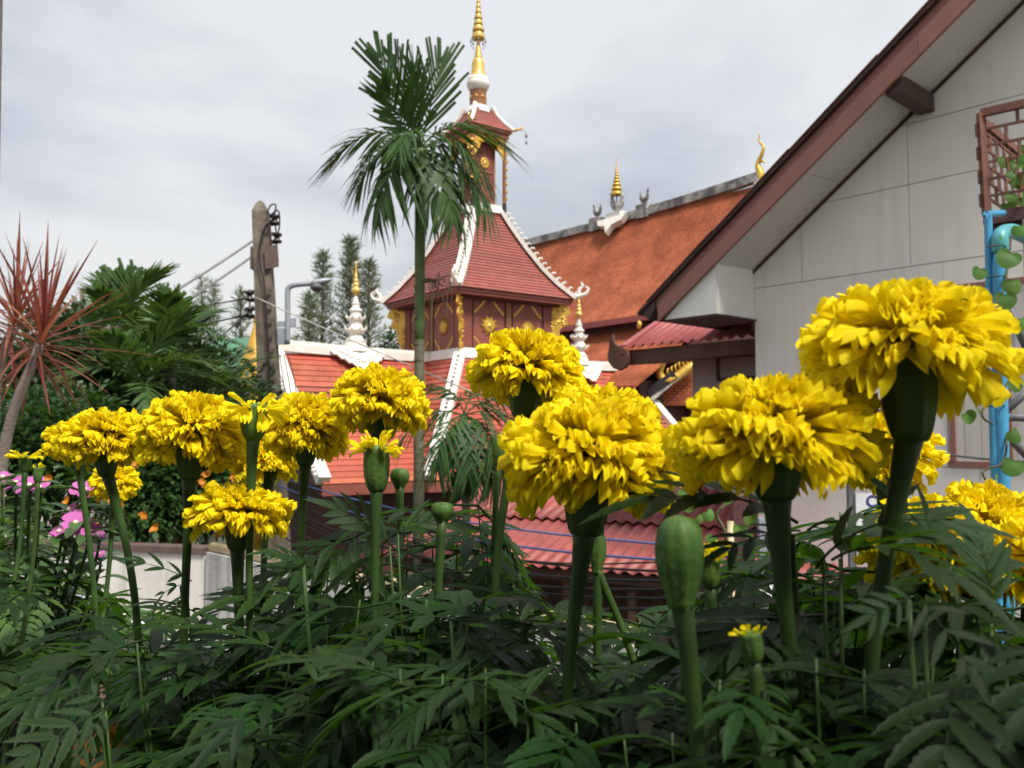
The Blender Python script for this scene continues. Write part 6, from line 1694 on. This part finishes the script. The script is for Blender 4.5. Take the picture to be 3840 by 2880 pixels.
marigold('marigold plant with tall fluffy bloom in front of the dark palms', (725, 1630), [(712, 1900), (690, 2230)], 0.575, 0.073, 298, (0.04, 0.10, 1), 0.72, -36, 4, 0.11, cal=1.3, nodes_from=0.35, nodes_to=0.74)
marigold('marigold plant with flat bloom above the white wall and vinca', (395, 1650), [(450, 1900), (520, 2250)], 0.63, 0.064, 285, (-0.12, 0.10, 1), 0.62, -34, 4, 0.11, cal=1.35, nodes_from=0.35, nodes_to=0.74)
marigold('marigold plant with small pale bloom at the end of the left row', (285, 1655), [(320, 1900), (360, 2250)], 0.8, 0.056, 180, (-0.1, 0, 1), 0.62, -34, 4, 0.11, cal=1.0, nodes_from=0.35, nodes_to=0.74)
marigold('marigold plant with rounded bloom just above the pink vinca flowers', (432, 1815), [(420, 2000), (400, 2250)], 0.98, 0.054, 180, (0.1, 0, 1), 0.85, -36, 4, 0.11, cal=1.0, nodes_from=0.35, nodes_to=0.74)
marigold('marigold plant with the lowest, flat spreading bloom among dark leaves', (900, 1932), [(888, 2200), (900, 2450), (915, 2650)], 0.56, 0.066, 230, (0.02, 0.14, 1), 0.50, -16, 4, 0.1, cal=1.1, nodes_from=0.35, nodes_to=0.74)
marigold('marigold plant with bloom sunk behind pinnate leaves under the house wall', (3460, 2060), [(3450, 2350), (3430, 2600)], 0.46, 0.068, 230, (0.0, 0.10, 1), 0.72, -52, 4, 0.1, cal=1.0, nodes_from=0.35, nodes_to=0.74)
marigold('marigold plant with tilted bloom beside the blue pipes', (3690, 1985), [(3680, 2300), (3640, 2550)], 0.5, 0.068, 210, (0.25, 0, 1), 0.72, -45, 4, 0.1, cal=1.0, nodes_from=0.35, nodes_to=0.74)
marigold('marigold plant with low bloom half out of view past the blue pipes', (3890, 2125), [(3860, 2350), (3830, 2600)], 0.42, 0.064, 180, (0.2, 0, 1), 0.62, -40, 3, 0.1, cal=1.0, nodes_from=0.35, nodes_to=0.74)

# half open flowers and buds
def bud(label, head, stem_px, d, w, L, petals=0, plen=0.02, closed=True, pel=(10, 60), leaves=3, m='bud', tipcol=False, lsize=0.10):
    c = P(head[0], head[1], d)
    low = [P(x, y, d) for x, y in stem_px]
    last = low[-1]
    root = V(last.x + rb.uniform(-0.02, 0.02), min(0.84, max(0.18, last.y + 0.02)), SOIL - 0.01)
    th = thing('marigold_plant', label, 'marigold', tuple(root), 0, None)
    ax = (c - low[0]).normalized()
    pts = peduncle(th, [root] + low[::-1] + [c - ax * L * 0.9], w * 0.28, 0.0022)
    cx = calyx_on(th, c, ax, w / 2, L, w * 0.26, 'bud' if closed else 'calyx', m, 0.12 if closed else 0.085, closed)
    r = random.Random(int(head[0]))
    if petals:
        B = frame(c, ax.orthogonal(), ax)
        for k in range(petals):
            az = 2.39996 * k + r.uniform(-0.3, 0.3); el = rad(pel[0] + (pel[1] - pel[0]) * k / petals) + r.uniform(-0.1, 0.1)
            dd_ = V(cos(az) * cos(el), sin(az) * cos(el), sin(el)); up = V(-cos(az) * sin(el), -sin(az) * sin(el), cos(el))
            F = frame(V(0.3 * w * cos(az), 0.3 * w * sin(az), -0.001), dd_, up) @ Matrix.Rotation(r.uniform(-0.5, 0.5), 4, 'X')
            ls = plen * r.uniform(0.75, 1.1)
            inst('petal', PM_OUT[r.randrange(8)], B @ F @ Matrix.Scale(ls, 4), cx)
    leaves_along(th, pts, 0.35, 0.74, leaves, lsize)
    return th
bud('marigold plant with small opening bloom on a fat pale calyx before the pole', (952, 1530), [(950, 1640), (938, 1830), (930, 2150)], 0.55, 0.0165, 0.020, 26, 0.021, False, (-30, 28), 4)
bud('marigold plant with fat ribbed calyx and a short yellow tuft', (1412, 1690), [(1412, 1800), (1408, 2000), (1405, 2250)], 0.50, 0.0145, 0.023, 30, 0.013, False, (0, 85), 4)
bud('marigold plant with round green bud right of the yellow tuft', (1500, 1757), [(1498, 1850), (1500, 2100)], 0.66, 0.0135, 0.014, 0, 0, True)
bud('marigold plant with flat topped green bud in the middle of the leaves', (1660, 1885), [(1655, 2010), (1640, 2250)], 0.52, 0.0125, 0.011, 0, 0, True)
bud('marigold plant with slender pointed bud beside the tower foot bloom', (1880, 1630), [(1862, 1790), (1850, 2050)], 0.60, 0.0090, 0.024, 0, 0, True)
bud('marigold plant with slender bright bud on a curved stem over the shed', (2243, 2000), [(2238, 2160), (2290, 2260), (2400, 2440), (2450, 2700)], 0.50, 0.0090, 0.022, 0, 0, True)
bud('marigold plant with big close fuzzy green bud left of the house bloom', (2545, 1945), [(2555, 2290), (2590, 2500), (2640, 2760)], 0.27, 0.0138, 0.026, 0, 0, True, m='bud', lsize=0.08)
bud('marigold plant with tiny opening bud showing yellow slits by the maroon post', (2662, 2110), [(2668, 2230), (2680, 2500)], 0.42, 0.0095, 0.012, 14, 0.012, False, (35, 85), 3)
bud('marigold plant with blurred yellow tipped bud deep in the leaves', (2812, 2385), [(2830, 2500), (2860, 2750)], 0.27, 0.0070, 0.008, 10, 0.005, False, (40, 88), 3, lsize=0.07)
bud('marigold plant with thin yellow bud among the vinca', (95, 1715), [(92, 1800), (80, 2050)], 0.95, 0.012, 0.016, 16, 0.016, False, (5, 40), 4, lsize=0.12)
bud('marigold plant with small green bud above the vinca flowers', (143, 1760), [(140, 1850), (135, 2050)], 0.92, 0.009, 0.014, 6, 0.008, False, (50, 88), 4, lsize=0.12)

# ------------------------------------------------------------------ leafy shoots without flowers
rl = random.Random(909)
def shoot(px, py, d, nodes, size, meshes=LM, lab='leafy marigold plant without bloom in the dark green mass', grp='bloomless marigold plants in the trough', span=0.20, side=0.0, yl=(0.18, 0.84)):
    py = max(py, envelope(px) + 70)
    top = P(px, py, d)
    root = V(top.x + rl.uniform(-0.03, 0.03) + side, min(yl[1], max(yl[0], top.y + rl.uniform(-0.03, 0.03))), SOIL - 0.01)
    th = thing('marigold_plant', lab, 'marigold', tuple(root), 0, grp)
    pts = peduncle(th, stem_path(root, top), 0.0005, 0.0024, power=0.9)
    ln = (top - root).length
    z0 = max(0.05, 1 - span / ln)
    leaves_along(th, pts, z0, 0.99, nodes, size, meshes, rl)
    # small young leaves at the tip
    for k in range(0):
        a = rl.uniform(0, 6.28); dd_ = V(cos(a) * 0.7, sin(a) * 0.7, 0.7)
        inst('young_leaf', LMY[k % 2], frame(top, dd_, V(0, 0, 1)) @ Matrix.Scale(size * 0.35, 4), th)
    return th
ROWS = (
  ('tall leafy marigold plant without bloom rising behind the yellow blooms', 'bloomless marigold plants behind the blooms', 9, 0.092,
   ((420, 2460, 0.80), (560, 2540, 0.72), (700, 2400, 0.70), (800, 2460, 0.78), (900, 2360, 0.80), (1010, 2270, 0.74), (1120, 2190, 0.66), (1240, 2070, 0.70), (1330, 1990, 0.62), (1440, 1940, 0.68), (1530, 1970, 0.60), (1620, 1990, 0.70), (1720, 1920, 0.66), (1790, 1870, 0.62), (1840, 1970, 0.70), (2070, 2460, 0.72), (2300, 2400, 0.60), (2420, 2360, 0.70), (2560, 2380, 0.62), (2700, 2200, 0.66), (2820, 2130, 0.55), (3030, 1980, 0.50), (3150, 1900, 0.45), (3260, 2050, 0.52), (3560, 2130, 0.45), (3760, 2100, 0.42))),
  ('leafy marigold plant without bloom standing between the bloom stems', 'bloomless marigold plants between the bloom stems', 10, 0.084,
   ((680, 2580, 0.58), (800, 2600, 0.52), (960, 2520, 0.55), (1090, 2440, 0.50), (1220, 2310, 0.54), (1350, 2250, 0.48), (1480, 2220, 0.50), (1600, 2250, 0.46), (1740, 2250, 0.48), (1860, 2318, 0.44), (2000, 2500, 0.46), (2330, 2580, 0.46), (2480, 2600, 0.44), (2760, 2340, 0.40), (3000, 2220, 0.38), (3130, 2260, 0.36), (3330, 2280, 0.38), (3480, 2260, 0.36), (3640, 2260, 0.36), (3800, 2240, 0.34))),
  ('low leafy marigold plant without bloom at the near edge of the trough', 'bloomless marigold plants at the near edge', 10, 0.066,
   ((820, 2764, 0.40), (1000, 2684, 0.40), (1160, 2568, 0.38), (1320, 2528, 0.40), (1500, 2508, 0.36), (1660, 2528, 0.35), (1820, 2508, 0.36), (1980, 2652, 0.34), (2160, 2710, 0.33), (2340, 2770, 0.32), (2520, 2750, 0.31), (2700, 2550, 0.30), (2880, 2510, 0.29), (3060, 2470, 0.28), (3240, 2510, 0.29), (3420, 2510, 0.28), (3600, 2470, 0.27), (3780, 2470, 0.27), (3900, 2370, 0.28))))
for i_, extra in ((0, ((2000, 2330, 0.62), (2140, 2360, 0.66), (2280, 2340, 0.74), (2400, 2320, 0.58), (480, 2330, 0.74), (620, 2300, 0.76), (760, 2290, 0.66), (2620, 2240, 0.60), (2920, 2150, 0.52), (3400, 2230, 0.56), (3680, 2150, 0.48))),
                   (1, ((2120, 2480, 0.50), (2420, 2480, 0.50), (2600, 2430, 0.46), (560, 2440, 0.60), (880, 2430, 0.56), (2880, 2330, 0.42), (3220, 2300, 0.42), (3720, 2280, 0.40))),
                   (2, ((1400, 2480, 0.44), (1760, 2480, 0.40), (2250, 2620, 0.38), (2620, 2600, 0.34), (2960, 2500, 0.32), (3500, 2500, 0.32)))):
    ROWS = ROWS[:i_] + (ROWS[i_][:4] + (ROWS[i_][4] + extra,),) + ROWS[i_ + 1:]
for lab, grp, nn_, sz_, spots in ROWS:
    for (px, py, d) in spots: shoot(px, py, d, nn_, sz_, LM, lab, grp)
# a few large leaves placed where the photograph shows them clearly
def big_leaf(th, p, d, up, sz, mi=0, meshes=LM):
    inst('leaf', meshes[mi], frame(p, d, up) @ Matrix.Scale(sz, 4), th)
HERO = (('marigold shoot with long leaves crossing below the porch roof', [((2990, 1960, 0.36), (2400, 1840, 0.34), (0.1, -0.3, 1), 1), ((3000, 1990, 0.36), (2700, 2130, 0.34), (0.1, -0.3, 1), 4)]),
  ('marigold shoot whose thick leaf rises across the stem of the highest bloom', [((3060, 2130, 0.33), (3500, 1740, 0.30), (-0.2, -0.5, 1), 3), ((3120, 2100, 0.32), (3640, 2010, 0.27), (0.2, -0.3, 1), 2)]),
  ('marigold shoot fanning its leaves before the blooms by the blue pipes', [((3600, 2180, 0.34), (3300, 1880, 0.33), (-0.3, -0.8, 1), 0), ((3720, 2330, 0.32), (3680, 1950, 0.33), (0, -1, 0.6), 5), ((3640, 2250, 0.33), (3840, 2000, 0.33), (0, -1, 0.6), 7)]),
  ('marigold shoot with a pale star of broad leaves among dark leaves', [((1720, 2330, 0.42), (1230, 2310, 0.40), (0, -0.3, 1), 3), ((1720, 2330, 0.42), (1810, 2640, 0.40), (0.2, -1, 0.4), 1), ((1720, 2330, 0.42), (2080, 2390, 0.42), (0, -0.4, 1), 2)]),
  ('marigold shoot arching long leaves over the timber rack', [((540, 2400, 0.50), (60, 2620, 0.47), (0, -0.4, 1), 3), ((560, 2430, 0.50), (130, 2480, 0.50), (0, -0.5, 1), 2)]),
  ('marigold shoot with drooping leaves in front of the timber rack', [((400, 2650, 0.46), (80, 2880, 0.42), (0.3, -0.8, 0.5), 1), ((410, 2640, 0.46), (300, 2860, 0.44), (0.2, -1, 0.3), 4), ((410, 2640, 0.46), (140, 2540, 0.46), (0.2, -0.6, 0.8), 6)]),
  ('marigold shoot with dark leaves against the pale wall', [((720, 2180, 0.58), (480, 2130, 0.56), (0, -0.5, 1), 0), ((700, 2190, 0.58), (520, 2250, 0.57), (0, -0.5, 1), 3)]),
  ('marigold shoot reaching a leaf under the lowest flat bloom', [((1160, 2130, 0.52), (1000, 2060, 0.50), (0, -0.5, 1), 5), ((1160, 2130, 0.52), (960, 2140, 0.50), (0, -0.5, 1), 7)]),
  ('marigold shoot with bright leaves before the orange hall roof', [((1480, 2060, 0.52), (1250, 1890, 0.50), (0, -0.8, 1), 1), ((1470, 2010, 0.54), (1750, 1920, 0.54), (0, -0.8, 1), 2)]),
  ('marigold shoot with two broad leaves hanging by the black sign', [((3440, 2230, 0.27), (3640, 2560, 0.25), (-0.2, -1, 0.4), 0), ((3440, 2230, 0.27), (3240, 2360, 0.26), (0.2, -1, 0.6), 4)]))
for lab, lv_ in HERO:
    p0 = P(*lv_[0][0])
    root = V(max(-0.58, min(0.58, p0.x * 0.96)), max(0.2, min(0.8, p0.y + 0.02)), SOIL - 0.01)
    ht = thing('marigold_plant', lab, 'marigold', tuple(root))
    for (a_, b_, up, mi) in lv_:
        pa2, pb3 = P(*a_), P(*b_); d = pb3 - pa2
        big_leaf(ht, pa2, d + V(0, 0, d.length * 0.12), up, d.length * 0.86, mi)
        MB().tube(curve_pts([root, root.lerp(pa2, 0.5) + V(0.01, 0, 0), pa2 + (d.normalized() * 0.004)], 5), [0.0026 - 0.00019 * i for i in range(11)], 7).build('stem', M['stem'], ht, True)

# ------------------------------------------------------------------ left group: pale marigold leaves and pink vinca
lab2 = 'pale leafy marigold plant around the pink vinca'; g2 = 'bloomless marigold plants beside the vinca'
for px, py, d in ((20, 1960, 1.15), (110, 2020, 1.05), (220, 2110, 1.10), (320, 2120, 1.2), (60, 2180, 0.98), (180, 2250, 0.98), (300, 2330, 1.05), (380, 2300, 1.15), (-40, 2280, 0.95), (150, 1890, 1.3), (-20, 1820, 1.3), (30, 2110, 1.25), (260, 1990, 1.3), (-60, 2100, 1.2), (200, 2330, 1.3)):
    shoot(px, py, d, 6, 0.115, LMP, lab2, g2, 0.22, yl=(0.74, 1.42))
def vinca_leaf(name):
    mb = MB(); vs = []; fs = []
    for i in range(8):
        t = i / 7; hw = 0.19 * sin(pi * min(1, 0.05 + 0.95 * t)) ** 0.6 + (0.0005)
        z = 0.10 * sin(pi * t) - 0.12 * t * t
        vs += [V(t, -hw, z + hw * 0.25), V(t, 0, z), V(t, hw, z + hw * 0.25)]
    for i in range(7):
        for k in range(2): fs.append((3 * i + k, 3 * i + k + 1, 3 * i + 4 + k, 3 * i + 3 + k))
    return mb.add(vs, fs).mesh(name, M['vincaleaf'], True)
VL_ = vinca_leaf('vinca_leaf')
def vinca_petal():
    mb = MB(); vs = []; fs = []
    for i in range(6):
        t = i / 5; hw = 0.06 + 0.50 * sin(pi * min(1, t * 0.62)) ** 1.2 * (1 if t < 0.9 else 0.82)
        for s in (-1, -0.4, 0.4, 1): vs.append(V(t * (1 - 0.08 * s * s), s * hw * 0.75, 0.05 * sin(3 * t) + 0.05 * s * s * t))
    for i in range(5):
        for k in range(3): fs.append((4 * i + k, 4 * i + k + 1, 4 * i + 5 + k, 4 * i + 4 + k))
    return mb.add(vs, fs).mesh('vinca_petal', M['vincapetal'], True)
VP_ = vinca_petal()
vg = [(62, 1812, 1.02, 62), (112, 1822, 1.0, 72), (150, 1830, 1.04, 50), (318, 1838, 1.02, 70), (262, 1912, 1.02, 44), (290, 1935, 1.0, 40), (282, 1962, 0.98, 66), (322, 1985, 0.98, 66), (222, 1995, 1.0, 42), (362, 2010, 1.05, 40), (368, 2080, 1.08, 34), (10, 1790, 1.1, 40)]
groups = [('vinca with the topmost pink flower cluster left of the marigolds', [0, 1, 2, 11]), ('vinca with a single pink flower behind the yellow blooms', [3]), ('vinca with the fullest low cluster of pink flowers', [4, 5, 6, 7, 8]), ('vinca with small pink flowers close to the white handrail', [9, 10])]
rv = random.Random(55)
for lab, ids in groups:
    cs = [P(*vg[i][:3]) for i in ids]
    cx = sum((c_ for c_ in cs), V(0, 0, 0)) / len(cs)
    root = V(max(-1.1, min(-0.7, cx.x)), max(0.75, min(1.4, cx.y + 0.03)), SOIL - 0.01)
    th = thing('vinca_plant', lab, 'vinca', tuple(root), 0)
    for i, c_ in zip(ids, cs):
        s_ = vg[i][3] * vg[i][2] / FPX
        pts = curve_pts([root, root.lerp(c_, 0.55) + V(0.02, 0.02, -0.01), c_ - V(0, 0, 0.03), c_], 5)
        MB().tube(pts, 0.0018, 5).build('stem', M['stem'], th, True)
        n = V(rv.uniform(-0.5, 0.5), -0.55, 0.8).normalized()
        eye = MB().lathe([(0.0035, 0.0), (0.0025, 0.002), (0.0005, 0.003)], 8, c_ + n * 0.001, n).build('flower', M['vincaeye'], th, True)
        t1 = n.orthogonal().normalized(); t2 = n.cross(t1)
        for k in range(5):
            a = 2 * pi * k / 5 + i
            dd_ = t1 * cos(a) + t2 * sin(a) + n * 0.12
            inst('petal', VP_, frame(c_, dd_, n) @ Matrix.Scale(s_ * 0.78, 4), eye)
        for k in range(7):
            f = 0.4 + 0.08 * k; p = pts[int(f * (len(pts) - 1))]
            a = 1.57 * k + rv.uniform(-0.3, 0.3)
            for q in (0, pi):
                dd_ = V(cos(a + q), sin(a + q), rv.uniform(-0.1, 0.4))
                inst('leaf', VL_, frame(p, dd_, V(0, 0, 1)) @ Matrix.Scale(rv.uniform(0.028, 0.045), 4), th)
# yellowing round leaved plant low on the left
yp = thing('round_leaved_plant', 'low plant with crinkled orange yellow and green round leaves', 'plant', tuple(V(P(400, 2800, 0.78).x, 0.80, SOIL)))
HM2 = [heart_mesh('round_leaf', M['fruitleaf'], 0.2)]; HM3 = [heart_mesh('yellowing_leaf', M['dryleaf'], 0.25)]
for (px, py, s_, ms_, a) in ((375, 2790, 170, HM3, 0.9), (440, 2800, 120, HM3, -0.4), (400, 2822, 90, HM2, 0.2), (470, 2640, 140, HM2, 1.2), (490, 2850, 100, HM2, -0.5), (520, 2720, 110, HM2, 0.4)):
    p = P(px, py, 0.80)
    inst('leaf', ms_[0], frame(p, V(sin(a), -0.2, -cos(a)), V(0.1, -0.8, 0.6)) @ Matrix.Scale(s_ * 0.8 / FPX, 4), yp)
    MB().tube(curve_pts([V(P(400, 2800, 0.78).x, 0.80, SOIL - 0.01), p - V(0, -0.02, 0.03), p], 4), 0.002, 5).build('stalk', M['stem'], yp, True)
